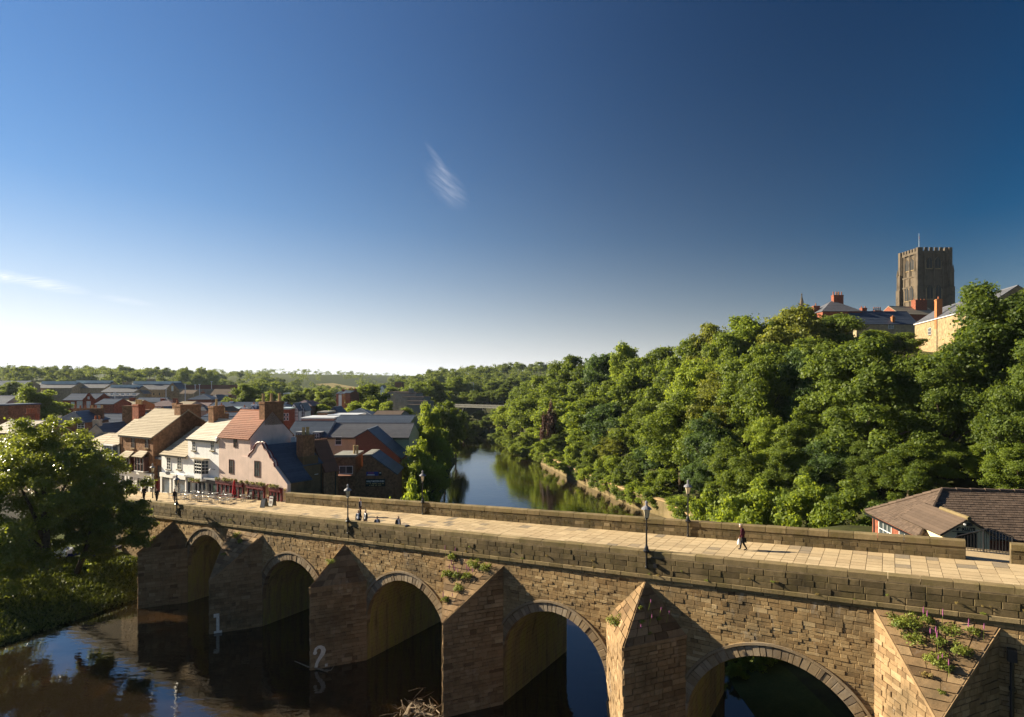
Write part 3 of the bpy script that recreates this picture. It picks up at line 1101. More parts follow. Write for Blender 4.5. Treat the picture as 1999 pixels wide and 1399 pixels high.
pc = MB()
n_ = 70
for i in range(n_):
    q0, q1 = -80 + 132 * i / n_, -80 + 132 * (i + 1) / n_
    for (w0, w1, r0, r1) in ((-0.02, 0.46, -1.72, -0.32),):
        a0, a1, b0, b1 = BF.p(q0, w0, ztop(q0) + r0), BF.p(q1, w0, ztop(q1) + r0), BF.p(q0, w0, ztop(q0) + r1), BF.p(q1, w0, ztop(q1) + r1)
        c0, c1, d0, d1 = BF.p(q0, w1, ztop(q0) + r0), BF.p(q1, w1, ztop(q1) + r0), BF.p(q0, w1, ztop(q0) + r1), BF.p(q1, w1, ztop(q1) + r1)
        pc.quad(a0, a1, b1, b0); pc.quad(c1, c0, d0, d1); pc.quad(b0, b1, d1, d0); pc.quad(a1, a0, c0, c1)
near_par = pc.build('near_parapet', M['mortar'], bridge)
st = Stones()
for (r0, r1, out, lo, hi) in ((-1.34, -1.03, 0.075, 0.5, 1.1), (-1.03, -0.70, 0.07, 0.5, 1.2), (-0.70, -0.38, 0.065, 0.45, 1.1)):
    xs = split_lengths(-70, 44, lo, hi)
    for x0, x1 in zip(xs[:-1], xs[1:]):
        q = [(x0 + 0.012, r0 + 0.01), (x1 - 0.012, r0 + 0.01), (x1 - 0.012, r1 - 0.01), (x0 + 0.012, r1 - 0.01)]
        st.block(relP, q, out + rnd.uniform(-0.025, 0.02), 0.05, 0.022, g_tint())
st.emit('parapet_stone', M['parapet_stone'], near_par, 220)
st = Stones()
for (r0, r1, out, lo, hi) in ((-1.74, -1.56, 0.10, 0.7, 1.5), (-1.56, -1.35, 0.19, 0.7, 1.4)):
    xs = split_lengths(-70, 44, lo, hi)
    for x0, x1 in zip(xs[:-1], xs[1:]):
        q = [(x0 + 0.01, r0), (x1 - 0.01, r0), (x1 - 0.01, r1 - 0.004), (x0 + 0.01, r1 - 0.004)]
        st.block(relP, q, out + rnd.uniform(-0.012, 0.012), 0.1, 0.018, g_tint())
st.emit('string_course_stone', M['coping'], near_par, 120)


def coping(parent, w0, w1, s0, s1, lo, hi, lim):
    it = []
    xs = split_lengths(s0, s1, lo, hi)
    for x0, x1 in zip(xs[:-1], xs[1:]):
        mb = MB()
        jz = rnd.uniform(-0.012, 0.012)
        e = 0.014
        V = []
        for (w_, z_) in ((w0 + rnd.uniform(-0.01, 0.01), -0.37), (w0 + rnd.uniform(-0.008, 0.008), -0.045), (w0 + 0.05, jz), (w1 - 0.05, jz + 0.01), (w1, -0.045), (w1, -0.37)):
            V.append((w_, z_))
        P_ = [BF.p(x0 + e, w_, ztop(x0) + z_) for w_, z_ in V] + [BF.p(x1 - e, w_, ztop(x1) + z_) for w_, z_ in V]
        F = [(i, i + 6, i + 7, i + 1) for i in range(5)] + [(5, 4, 3, 2, 1, 0), (6, 7, 8, 9, 10, 11)]
        c_ = BF.p((x0 + x1) / 2, w0, 10)
        it.append((-(x1 - x0) / c_.length, P_, F, g_tint()))
    it.sort(key=lambda t: t[0])
    for k_, (a_, P_, F, tn) in enumerate(it):
        mb = MB(); mb.add(P_, F, 0, tn); mb.build('coping_stone', M['coping'], parent)


coping(near_par, 0.0, 0.5, -60, 44, 0.9, 1.9, 300)

# ---- far parapet (inner face seen), with the gap for the steps
GAP0, GAP1 = 28.7, 30.75
FAR_S0 = -31.4
far_parts = []
for (s0_, s1_) in ((FAR_S0, GAP0), (GAP1, 50)):
    fpc = MB()
    m_ = max(1, int((s1_ - s0_) / 2.5))
    for i in range(m_):
        q0, q1 = s0_ + (s1_ - s0_) * i / m_, s0_ + (s1_ - s0_) * (i + 1) / m_
        P_ = []
        for s_ in (q0, q1):
            P_ += [BF.p(s_, 9.26, zdeck(s_) - 0.1), BF.p(s_, 9.26, ztop(s_) - 0.33), BF.p(s_, 9.68, ztop(s_) - 0.33), BF.p(s_, 9.68, zdeck(s_) - 2.2)]
        F = [(0, 4, 5, 1), (1, 5, 6, 2), (2, 6, 7, 3)]
        if i == 0: F.append((0, 1, 2, 3))
        if i == m_ - 1: F.append((7, 6, 5, 4))
        fpc.add(P_, F)
    far_parts.append(fpc.build('far_parapet', M['mortar'], bridge))
far_par, far_par2 = far_parts


def farP(t, z, out): return BF.p(t, 9.25 - out, ztop(t) + z)


st = Stones()
for (r0, r1, out, lo, hi) in ((-1.14, -0.86, 0.03, 0.3, 0.8), (-0.86, -0.60, 0.03, 0.35, 0.9), (-0.60, -0.335, 0.012, 0.9, 1.7)):
    for (s0_, s1_) in ((FAR_S0, GAP0), (GAP1, 46)):
        xs = split_lengths(s0_, s1_, lo, hi)
        for x0, x1 in zip(xs[:-1], xs[1:]):
            q = [(x0 + 0.01, r0 + 0.008), (x1 - 0.01, r0 + 0.008), (x1 - 0.01, r1 - 0.006), (x0 + 0.01, r1 - 0.006)]
            st.block(farP, q, out + rnd.uniform(-0.014, 0.014), 0.05, 0.014, g_tint() - (0.12 if r1 > -0.5 else -0.08))
st.emit('parapet_stone', M['parapet_stone'], far_par, 160)
coping(far_par, 9.2, 9.76, FAR_S0, GAP0, 1.0, 1.9, 200)
coping(far_par2, 9.2, 9.76, GAP1, 46, 1.0, 1.9, 40)

# ---- deck paving: strips across the bridge
dk = MB()
dk.box(BF, -4, 4, 4, 5, zdeck(-4) - 0.5, zdeck(-4) - 0.3)
deck = dk.build('deck', M['joint'], bridge)
it = []
s_ = -76.0
while s_ < 46:
    ds = rnd.uniform(0.6, 0.95)
    w_lo = 0.47
    x = w_lo
    w_hi = 9.24 if s_ > FAR_S0 - 0.5 else 10.4
    ws = split_lengths(w_lo, w_hi, 0.5, 0.95)
    for w0, w1 in zip(ws[:-1], ws[1:]):
        e, ew = 0.014, 0.03
        q = [(s_ + e, w0 + ew), (s_ + ds - e, w0 + ew), (s_ + ds - e, w1 - ew), (s_ + e, w1 - ew)]
        jz = rnd.uniform(-0.004, 0.006)
        tn = rnd.gauss(0.58, 0.13) if rnd.random() > 0.07 else rnd.uniform(0.0, 0.2)
        V = [BF.p(a_, b_, zdeck(a_) - 0.07) for a_, b_ in q] + [BF.p(a_, b_, zdeck(a_) + jz) for a_, b_ in q]
        c_ = BF.p(s_, w0, 10)
        infr = 1 if abs(c_.x / max(c_.y, 1)) < 0.84 else 0
        it.append((-(w1 - w0) * ds / (c_.x ** 2 + c_.y ** 2) ** 1.5 * infr, V, [(4, 5, 6, 7), (0, 1, 5, 4), (1, 2, 6, 5), (2, 3, 7, 6), (3, 0, 4, 7)], max(0.0, min(1.0, tn))))
    s_ += ds
it.sort(key=lambda t: t[0])
rest = MB()
for k_, (a_, V, F, tn) in enumerate(it):
    if k_ < 300:
        mb = MB(); mb.add(V, F, 0, tn); mb.build('paving_slab', M['paving'], deck)
    else:
        rest.add(V, F, 0, tn)
rest.build('paving_slab_field', M['paving'], deck, kind='stuff')

# ---- painted pier numerals (flat paint, part of the piers)
def text_mesh(txt, size, bold=0.0, extrude=0.0, shear=0.0):
    cu = bpy.data.curves.new('lettering', 'FONT')
    cu.body = txt
    cu.size = size
    cu.offset = bold
    cu.extrude = extrude
    cu.shear = shear
    cu.align_x = 'CENTER'
    o = bpy.data.objects.new('lettering', cu)
    COL.objects.link(o)
    bpy.context.view_layer.update()
    me = bpy.data.meshes.new_from_object(o.evaluated_get(bpy.context.evaluated_depsgraph_get()))
    vs_ = [tuple(v.co) for v in me.vertices]
    fs_ = [tuple(p.vertices) for p in me.polygons]
    bpy.data.objects.remove(o)
    bpy.data.curves.remove(cu)
    return vs_, fs_


def lettering(name, txt, size, P, mat_, parent, bold=0.0, sx=1.0, shear=0.0):
    """P(t, h) -> world for the writing plane"""
    vs_, fs_ = text_mesh(txt, size, bold, 0.0, shear)
    mb = MB(); mb.add([P(v[0] * sx, v[1]) for v in vs_], fs_)
    return mb.build(name, mat_, parent)


for (pi, txt, tt, hgt) in ((1, '1', 0.42, 1.75), (2, '2', 0.42, 1.8)):
    ps = PIERS[pi][0]
    T, B = Vector((ps, -PPR)), Vector((ps + PHW, 0.0))
    D = (B - T); L_ = D.length; D /= L_
    N = Vector((D.y, -D.x))
    if N.y > 0: N = -N
    c0 = 0.16 * L_
    strokes = MB()

    def PN(t, h, out=0.075):
        v = T + D * (c0 + t) + N * out
        return BF.p(v.x, v.y, h)
    if txt == '1':
        for (x0, x1, h0, h1) in ((-0.30, 0.34, 0.02, 0.22), (-0.11, 0.13, 0.22, 1.72), (-0.32, -0.11, 1.40, 1.72)):
            strokes.quad(PN(x0, h0), PN(x1, h0), PN(x1, h1), PN(x0, h1))
    else:
        pts = [(-0.30, 1.28, .09), (-0.30, 1.42, .10), (-0.22, 1.58, .11), (-0.06, 1.68, .11), (0.12, 1.66, .13), (0.26, 1.54, .16), (0.31, 1.36, .18), (0.25, 1.14, .17), (0.12, 0.94, .14), (-0.04, 0.72, .12), (-0.17, 0.46, .11), (-0.24, 0.16, .11)]
        Lf, Rt = [], []
        for i, (x, h, wd) in enumerate(pts):
            p0, p1 = pts[max(i - 1, 0)], pts[min(i + 1, len(pts) - 1)]
            dv = Vector((p1[0] - p0[0], p1[1] - p0[1])).normalized()
            nv = Vector((-dv.y, dv.x))
            Lf.append((x + nv.x * wd, h + nv.y * wd)); Rt.append((x - nv.x * wd, h - nv.y * wd))
        for i in range(len(pts) - 1):
            strokes.quad(PN(*Rt[i]), PN(*Rt[i + 1]), PN(*Lf[i + 1]), PN(*Lf[i]))
        ball = [(-0.30 + 0.15 * math.cos(k_ * 0.524), 1.28 + 0.15 * math.sin(k_ * 0.524)) for k_ in range(12)]
        strokes.add([PN(x, h, 0.078) for x, h in ball], [tuple(range(12))])
        strokes.quad(PN(0.42, 0.10), PN(0.62, 0.10), PN(0.62, 0.32), PN(0.42, 0.32))
    strokes.build('painted_numeral', M['numeral'], pier_roots[pi])

# downpipe beside the nearest cutwater
dp = MB()
sp_ = 29.55
dp.tube([BF.p(sp_, -0.2, -1), BF.p(sp_, -0.2, 9.3)], 0.085, 10)
for zz in (2, 5, 8):
    dp.tube([BF.p(sp_, -0.2, zz), BF.p(sp_, -0.2, zz + 0.15)], 0.12, 10)
dp.box(BF, sp_ - 0.17, sp_ + 0.17, -0.36, -0.04, 9.3, 9.85)
dp.build('downpipe', M['black_metal'], bridge)

# ================================================================== BUILDINGS
def SX(x, w):
    """bridge-frame s of photo column x on the vertical plane at offset w"""
    r = (x - XC) / FPX
    P = BF.o + BF.ub * w
    return (r * P.y - P.x) / (BF.ua.x - r * BF.ua.y)


def ZX(x, y, w):
    s_ = SX(x, w)
    return zat(y, BF.p(s_, w, 0).y)


def WX(x, s_):
    """bridge-frame w of photo column x on the cross plane at s"""
    r = (x - XC) / FPX
    P = BF.o + BF.ua * s_
    return (r * P.y - P.x) / (BF.ub.x - r * BF.ub.y)


def slope(mb, e0, e1, r0, r1, rows, tint_rng, step=0.035, mi=0, th=0.10):
    """one roof slope e0-e1 (eaves) up to r0-r1 (ridge), laid in stepped courses"""
    n = (e1 - e0).cross(r0 - e0)
    if n.length < 1e-6: n = (e1 - e0).cross(r1 - e0)
    n.normalize()
    if n.z < 0: n = -n
    for i in range(rows):
        f0, f1 = i / rows, (i + 1) / rows
        a, b = e0.lerp(r0, f0) + n * (step + th), e1.lerp(r1, f0) + n * (step + th)
        c, d = e1.lerp(r1, f1) + n * th, e0.lerp(r0, f1) + n * th
        a2, b2 = e0.lerp(r0, f0) + n * (0 if i == 0 else th), e1.lerp(r1, f0) + n * (0 if i == 0 else th)
        t = 0.5 + tint_rng.uniform(-0.22, 0.22)
        mb.quad(a, b, c, d, mi, t); mb.quad(a2, b2, b, a, mi, t - 0.15)
        mb.tri(a2, a, d, mi, t); mb.tri(b, b2, c, mi, t)
    mb.quad(e0, e1, r1, r0, mi, 0.3)
    mb.quad(e0, r0, r0 + n * th, e0 + n * (th + step), mi, 0.4)
    mb.quad(e1, r1, r1 + n * th, e1 + n * (th + step), mi, 0.4)


trnd = random.Random(5)


def house(name, label, fr, a0, a1, b0, b1, zb, ze, zr, wall, roof, kind='a', rows=10, over=0.22, cat='house', group=None, ridge=None, gutter=True, verge=0.0, ze2=None):
    """box house; kind 'a': ridge along a, 'b': ridge along b, 'h': hipped along a, 'f': flat"""
    root = thing(name, label, cat, fr.p((a0 + a1) / 2, (b0 + b1) / 2, zb), group)
    w = MB()
    ze2 = ze if ze2 is None else ze2
    am, bm = (a0 + a1) / 2, ((b0 + b1) / 2 if ridge is None else ridge)
    if kind == 'b' and ridge is not None: am = ridge; bm = (b0 + b1) / 2
    P = lambda a, b, z: fr.p(a, b, z)
    if kind == 'a':
        w.quad(P(a0, b0, zb), P(a1, b0, zb), P(a1, b0, ze), P(a0, b0, ze))
        w.quad(P(a1, b1, zb), P(a0, b1, zb), P(a0, b1, ze2), P(a1, b1, ze2))
        for a_, f in ((a1, 1), (a0, -1)):
            pts = [P(a_, b0, zb), P(a_, b1, zb), P(a_, b1, ze2), P(a_, bm, zr), P(a_, b0, ze)]
            w.add(pts if f > 0 else pts[::-1], [(0, 1, 2, 3, 4)])
    elif kind == 'b':
        w.add([P(a0, b0, zb), P(a1, b0, zb), P(a1, b0, ze2), P(am, b0, zr), P(a0, b0, ze)], [(0, 1, 2, 3, 4)])
        w.add([P(a1, b1, zb), P(a0, b1, zb), P(a0, b1, ze), P(am, b1, zr), P(a1, b1, ze2)], [(0, 1, 2, 3, 4)])
        w.quad(P(a1, b0, zb), P(a1, b1, zb), P(a1, b1, ze2), P(a1, b0, ze2))
        w.quad(P(a0, b1, zb), P(a0, b0, zb), P(a0, b0, ze), P(a0, b1, ze))
    else:
        w.box(fr, a0, a1, b0, b1, zb, ze)
    w.build('wall', wall, root)
    r = MB()
    o = over
    if kind == 'a':
        k1, k2 = (zr - ze) / max(bm - b0, 0.1) * o, (zr - ze2) / max(b1 - bm, 0.1) * o
        slope(r, P(a0 - verge, b0 - o, ze - k1), P(a1 + verge, b0 - o, ze - k1), P(a0 - verge, bm, zr), P(a1 + verge, bm, zr), rows, trnd)
        slope(r, P(a0 - verge, b1 + o, ze2 - k2), P(a1 + verge, b1 + o, ze2 - k2), P(a0 - verge, bm, zr), P(a1 + verge, bm, zr), max(4, rows // 2), trnd)
        r.box(fr, a0 - verge, a1 + verge, bm - 0.13, bm + 0.13, zr + 0.02, zr + 0.17, 0, 0.75)
    elif kind == 'b':
        k1, k2 = (zr - ze) / max(am - a0, 0.1) * o, (zr - ze2) / max(a1 - am, 0.1) * o
        slope(r, P(a0 - o, b0 - verge, ze - k1), P(a0 - o, b1 + verge, ze - k1), P(am, b0 - verge, zr), P(am, b1 + verge, zr), rows, trnd)
        slope(r, P(a1 + o, b0 - verge, ze2 - k2), P(a1 + o, b1 + verge, ze2 - k2), P(am, b0 - verge, zr), P(am, b1 + verge, zr), rows, trnd)
        r.box(fr, am - 0.13, am + 0.13, b0 - verge, b1 + verge, zr + 0.02, zr + 0.17, 0, 0.75)
    elif kind == 'h':
        hd = min((b1 - b0) / 2, (a1 - a0) / 2 - 0.02)
        E = [P(a0 - o, b0 - o, ze), P(a1 + o, b0 - o, ze), P(a1 + o, b1 + o, ze), P(a0 - o, b1 + o, ze)]
        if a1 - a0 >= b1 - b0:
            R0, R1 = P(a0 + hd, (b0 + b1) / 2, zr), P(a1 - hd, (b0 + b1) / 2, zr)
            slope(r, E[0], E[1], R0, R1, rows, trnd); slope(r, E[2], E[3], R1, R0, max(4, rows // 2), trnd)
            slope(r, E[3], E[0], R0, R0, rows, trnd); slope(r, E[1], E[2], R1, R1, rows, trnd)
        else:
            hd = (a1 - a0) / 2
            R0, R1 = P((a0 + a1) / 2, b0 + hd, zr), P((a0 + a1) / 2, b1 - hd, zr)
            slope(r, E[1], E[2], R0, R1, rows, trnd); slope(r, E[3], E[0], R1, R0, rows, trnd)
            slope(r, E[0], E[1], R0, R0, rows, trnd); slope(r, E[2], E[3], R1, R1, max(4, rows // 2), trnd)
    elif kind == 'f':
        r.box(fr, a0 - 0.15, a1 + 0.15, b0 - 0.15, b1 + 0.15, ze, ze + 0.3)
    elif kind == 's':
        slope(r, P(a0 - 0.1, b0 - o, ze), P(a1 + 0.1, b0 - o, ze), P(a0 - 0.1, b1, zr), P(a1 + 0.1, b1, zr), rows, trnd)
        w2 = MB()
    r.build('roof', roof, root)
    if gutter and kind in ('a', 'h'):
        g_ = MB(); g_.box(fr, a0, a1, b0 - o - 0.10, b0 - o + 0.03, ze - 0.20 - (0.1 if kind == 'a' else 0), ze - 0.08 - (0.1 if kind == 'a' else 0))
        g_.build('gutter', M['black_metal'], root)
    root['_fr'] = 0
    del root['_fr']
    return root


def face_map(fr, face, plane):
    if face == 'front': return lambda t, o, z: fr.p(t, plane - o, z)
    if face == 'right': return lambda t, o, z: fr.p(plane + o, t, z)
    if face == 'left': return lambda t, o, z: fr.p(plane - o, -t, z)


def slab(mb, Pm, t0, t1, z0, z1, o0, o1, mi=0, tint=0.5):
    V = [Pm(t, o, z) for (t, o, z) in ((t0, o0, z0), (t1, o0, z0), (t1, o0, z1), (t0, o0, z1), (t0, o1, z0), (t1, o1, z0), (t1, o1, z1), (t0, o1, z1))]
    mb.add(V, [(4, 5, 6, 7), (0, 1, 5, 4), (1, 2, 6, 5), (2, 3, 7, 6), (3, 0, 4, 7), (3, 2, 1, 0)], mi, tint)


def window(root, Pm, tc_, z0, w, h, nx=2, ny=2, fm='white_wood', gm='glass', sill='coping', name='window', fw=0.07, lintel=None, out=0.06):
    f = MB()
    t0, t1, z1 = tc_ - w / 2, tc_ + w / 2, z0 + h
    slab(f, Pm, t0 - fw, t0, z0 - fw, z1 + fw, -0.02, out); slab(f, Pm, t1, t1 + fw, z0 - fw, z1 + fw, -0.02, out)
    slab(f, Pm, t0, t1, z0 - fw, z0, -0.02, out); slab(f, Pm, t0, t1, z1, z1 + fw, -0.02, out)
    for i in range(1, nx):
        x = t0 + w * i / nx
        slab(f, Pm, x - 0.025, x + 0.025, z0, z1, 0.0, out * 0.7)
    for j in range(1, ny):
        zz = z0 + h * j / ny
        slab(f, Pm, t0, t1, zz - 0.025, zz + 0.025, 0.0, out * 0.72)
    o = f.build(name, M[fm], root)
    g_ = MB(); slab(g_, Pm, t0, t1, z0, z1, -0.01, 0.02)
    g_.build('pane', M[gm], o)
    if sill:
        s_ = MB(); slab(s_, Pm, t0 - 0.15, t1 + 0.15, z0 - fw - 0.12, z0 - fw, -0.02, 0.16)
        s_.build('sill', M[sill], o)
    if lintel:
        s_ = MB(); slab(s_, Pm, t0 - 0.18, t1 + 0.18, z1 + fw, z1 + fw + 0.22, -0.02, 0.035)
        s_.build('lintel', M[lintel], o)
    return o


def chimney(root, fr, a, b, z0, z1, wa, wb, pots=2, mat_='brown_brick', pot='pot_buff', along='a', pot_h=0.7, pot_r=0.16):
    c = MB()
    c.box(fr, a - wa / 2, a + wa / 2, b - wb / 2, b + wb / 2, z0, z1 - 0.28)
    c.box(fr, a - wa / 2 - 0.07, a + wa / 2 + 0.07, b - wb / 2 - 0.07, b + wb / 2 + 0.07, z1 - 0.28, z1 - 0.12)
    c.box(fr, a - wa / 2 - 0.02, a + wa / 2 + 0.02, b - wb / 2 - 0.02, b + wb / 2 + 0.02, z1 - 0.12, z1)
    o = c.build('chimney', M[mat_], root)
    for i in range(pots):
        f = 0 if pots == 1 else (i / (pots - 1) - 0.5)
        q = fr.p(a + (f * (wa - 0.4) if along == 'a' else 0), b + (f * (wb - 0.4) if along == 'b' else 0), 0)
        pm = MB()
        pm.lathe(q.x, q.y, [(pot_r * 1.05, z1), (pot_r, z1 + 0.1), (pot_r * 0.86, z1 + pot_h * 0.85), (pot_r * 1.05, z1 + pot_h * 0.88), (pot_r * 1.02, z1 + pot_h)], 8)
        pm.build('chimney_pot', M[pot], o)
    return o


W0 = BW + 0.05

# ---- street row, from the bridge end leftwards -------------------------------------------------
# white-fronted cottage behind the tree
sL0, sL1 = SX(120, W0), SX(204, W0)
h1 = house('street_house', 'low white house with tan slate roof half hidden behind the riverside tree', BF, sL0, sL1 - 0.05, W0, W0 + 8, 5.5, 10.5, 13.9, M['white_paint'], M['slate_tan'], 'a', 12)
Pm = face_map(BF, 'front', W0)
for x in (150, 172, 192):
    window(h1, Pm, SX(x, W0), 8.2, 0.9, 1.3, 2, 3)
window(h1, Pm, SX(160, W0), 6.6, 3.0, 1.4, 4, 1, 'navy', 'glass_blue', None)

# narrow white house with two blue bays
s0, s1 = SX(205, W0), SX(234.5, W0)
zeB = ZX(220, 865, W0)
h2 = house('street_house', 'narrow white house with two stacked blue bay windows beside the brown brick house', BF, s0, s1 - 0.03, W0 + 0.02, W0 + 9, 5.5, zeB, 16.6, M['white_paint'], M['slate_tan'], 'a', 14)
for (ya, yb, nm) in ((887, 869, 4), (921, 897, 3)):
    z0, z1 = ZX(218, ya, W0), ZX(218, yb, W0)
    sc_ = (s0 + s1) / 2 - 0.15
    bw = MB()
    hw = 1.55
    bw.box(BF, sc_ - hw - 0.1, sc_ + hw + 0.1, W0 - 0.62, W0 + 0.05, z0 - 0.75, z0 - 0.02)
    bw.box(BF, sc_ - hw - 0.12, sc_ + hw + 0.12, W0 - 0.66, W0 + 0.05, z1 + 0.02, z1 + 0.2)
    bay = bw.build('bay', M['white_wood'], h2)
    Pb = face_map(BF, 'front', W0 - 0.55)
    gl = MB(); gl.box(BF, sc_ - hw, sc_ + hw, W0 - 0.55, W0 + 0.03, z0 - 0.02, z1 + 0.02)
    gl.build('pane', M['glass_blue'], bay)
    br = MB()
    for k_ in range(nm + 1):
        x = sc_ - hw + 2 * hw * k_ / nm
        slab(br, Pb, x - 0.05, x + 0.05, z0, z1, 0.0, 0.05)
    slab(br, Pb, sc_ - hw, sc_ + hw, (z0 + z1) / 2 + 0.15, (z0 + z1) / 2 + 0.22, 0.0, 0.045)
    br.build('glazing_bars', M['navy'], bay)
sf = MB(); slab(sf, Pm, s0 + 0.1, s1 - 0.1, 9.0, 9.55, 0, 0.2); slab(sf, Pm, s0 + 0.1, s0 + 0.4, 6.5, 9.0, 0, 0.12); slab(sf, Pm, s1 - 0.4, s1 - 0.1, 6.5, 9.0, 0, 0.12)
sfo = sf.build('shopfront', M['white_wood'], h2)
gl = MB(); slab(gl, Pm, s0 + 0.4, s1 - 0.4, 7.0, 9.0, 0, 0.05); gl.build('pane', M['glass_blue'], sfo)
chimney(h2, BF, s0 + 0.2, W0 + 4.6, 14.5, 18.6, 1.7, 1.0, 4, 'red_brick', 'pot_buff')

# brown brick three-storey house
s0, s1 = SX(235, W0), SX(299, W0)
zeB = ZX(266, 850, W0)
h3 = house('street_house', 'three storey brown brick house with white shopfront and two hooded bay windows', BF, s0, s1, W0, W0 + 9.6, 5.5, zeB, zeB + 3.35, M['brown_brick'], M['slate_tan'], 'a', 18, over=0.25, verge=0.12)
for x in (260, 287):
    window(h3, Pm, SX(x, W0), ZX(x, 873, W0), 0.78, 1.25, 2, 2, 'brown_wood', 'glass', 'buff_stone', lintel='buff_stone')
for (xa, xb) in ((246, 264), (273, 291)):
    c_, hw = (SX(xa, W0) + SX(xb, W0)) / 2 - 0.1, (SX(xb, W0) - SX(xa, W0)) / 2
    xm = (xa + xb) / 2
    z0, z1 = ZX(xm, 918, W0), ZX(xm, 893, W0)
    bw = MB()
    bw.box(BF, c_ - hw, c_ + hw, W0 - 0.72, W0 + 0.02, z0 - 0.12, z0, 1)
    for k_ in range(4):
        x = c_ - hw + 2 * hw * k_ / 3
        bw.box(BF, x - 0.1, x + 0.1, W0 - 0.66, W0 - 0.52, z0, z1)
    bw.box(BF, c_ - hw - 0.05, c_ + hw + 0.05, W0 - 0.68, W0 + 0.02, z1, z1 + 0.12)
    bw.box(BF, c_ + hw - 0.12, c_ + hw, W0 - 0.6, W0 + 0.02, z0, z1)
    bw.box(BF, c_ - hw, c_ - hw + 0.12, W0 - 0.6, W0 + 0.02, z0, z1)
    bay = bw.build('bay', [M['brown_wood'], M['white_wood']], h3)
    gl = MB(); gl.box(BF, c_ - hw + 0.05, c_ + hw - 0.05, W0 - 0.58, W0 + 0.01, z0, z1); gl.build('pane', M['glass'], bay)
    sa = MB(); slab(sa, face_map(BF, 'front', W0 - 0.58), c_ - hw * 0.55, c_ - hw * 0.1, z0 + 0.55 * (z1 - z0) - 0.06, z0 + 0.55 * (z1 - z0) + 0.06, 0, 0.04)
    slab(sa, face_map(BF, 'front', W0 - 0.58), c_ + hw * 0.1, c_ + hw * 0.6, z0 + 0.55 * (z1 - z0) - 0.06, z0 + 0.55 * (z1 - z0) + 0.06, 0, 0.04)
    sa.build('sash_bar', M['white_wood'], bay)
    hd = MB()
    slope(hd, BF.p(c_ - hw - 0.25, W0 - 0.9, z1 + 0.1), BF.p(c_ + hw + 0.15, W0 - 0.9, z1 + 0.1), BF.p(c_ - hw + 0.2, W0, z1 + 0.85), BF.p(c_ + hw - 0.1, W0, z1 + 0.85), 4, trnd)
    hd.build('bay_roof', M['slate_tan'], bay)
zs_ = ZX(266, 922, W0)
sf = MB()
slab(sf, Pm, s0 + 0.05, s1 + 0.3, zs_ - 0.1, zs_ + 0.16, 0, 0.42)
slab(sf, Pm, s0 + 0.05, s1 + 0.2, zs_ - 0.65, zs_ - 0.1, 0, 0.16)
for x in (237, 247.5, 254, 264, 268.5, 279, 284, 294, 301):
    sp = SX(x, W0); slab(sf, Pm, sp - 0.17, sp + 0.17, 6.3, zs_ - 0.65, 0, 0.2)
slab(sf, Pm, s0 + 0.05, s1 + 0.2, 6.3, 7.15, 0, 0.14)
sfo = sf.build('shopfront', M['white_wood'], h3)
gl = MB(); slab(gl, Pm, s0 + 0.2, s1, 7.15, zs_ - 0.65, 0, 0.06); gl.build('pane', M['glass'], sfo)
dr = MB(); sp = SX(259, W0); slab(dr, Pm, sp - 0.45, sp + 0.45, 6.5, zs_ - 1.1, 0, 0.1); dr.build('door', M['grey_render'], h3)
dpm = MB(); dpm.tube([BF.p(s0 + 0.1, W0 - 0.1, 6.5), BF.p(s0 + 0.1, W0 - 0.1, zeB - 0.2)], 0.06, 6); dpm.build('downpipe', M['black_metal'], h3)
chimney(h3, BF, s1 - 0.75, W0 + 5.2, zeB - 1, zeB + 4.2, 1.5, 3.0, 0, 'brown_brick')
chimney(h3, BF, s0 + 3.0, W0 + 6.4, zeB, zeB + 4.3, 1.1, 0.9, 1, 'brown_brick', 'pot_red', pot_h=0.4)

# dark passage infill
s0, s1 = SX(299.5, W0), SX(314.5, W0)
h4 = house('street_infill', 'narrow dark red passage infill between brown brick house and small white shop', BF, s0 + 0.02, s1 - 0.02, W0 + 0.35, W0 + 6, 5.5, ZX(307, 897, W0), ZX(307, 897, W0) + 0.3, M['brown_brick'], M['slate'], 'f', gutter=False)
window(h4, face_map(BF, 'front', W0 + 0.35), (s0 + s1) / 2, 9.2, 0.9, 1.5, 2, 2, 'brown_wood')
dr = MB(); slab(dr, face_map(BF, 'front', W0 + 0.35), s0 + 0.2, s1 - 0.2, 6.5, 8.8, 0, 0.08); dr.build('door', M['maroon'], h4)

# small white shop
s0, s1 = SX(315, W0), SX(366.5, W0)
zeB = ZX(340, 887, W0)
h5 = house('street_house', 'small two storey white shop with dark slate roof between taller houses', BF, s0, s1 - 0.02, W0 + 0.03, W0 + 9.5, 5.5, zeB, zeB + 3.1, M['white_paint'], M['slate_tan'], 'a', 14, over=0.3)
P5 = face_map(BF, 'front', W0 + 0.03)
for x in (329.5, 350):
    window(h5, P5, SX(x, W0), ZX(x, 915, W0), 0.82, 1.5, 2, 4, 'white_wood', 'glass')
sf = MB(); zs_ = ZX(340, 925, W0)
slab(sf, P5, s0 + 0.05, s1 - 0.1, zs_ - 0.5, zs_ + 0.05, 0, 0.3)
for x in (316.5, 334.5, 341, 347, 365):
    sp = SX(x, W0); slab(sf, P5, sp - 0.18, sp + 0.18, 6.3, zs_ - 0.5, 0, 0.18)
slab(sf, P5, s0 + 0.05, s1 - 0.1, 6.3, 7.45, 0, 0.15)
sfo = sf.build('shopfront', M['white_wood'], h5)
gl = MB(); slab(gl, P5, s0 + 0.2, s1 - 0.2, 7.4, zs_ - 0.5, 0, 0.07); gl.build('pane', M['glass_blue'], sfo)
chimney(h5, BF, s0 + 1.3, W0 + 7.5, zeB + 1, zeB + 5.0, 2.2, 1.2, 3, 'brown_brick', 'pot_buff')
sg = MB()
q0 = BF.p(SX(337, W0), W0 - 0.55, 0)
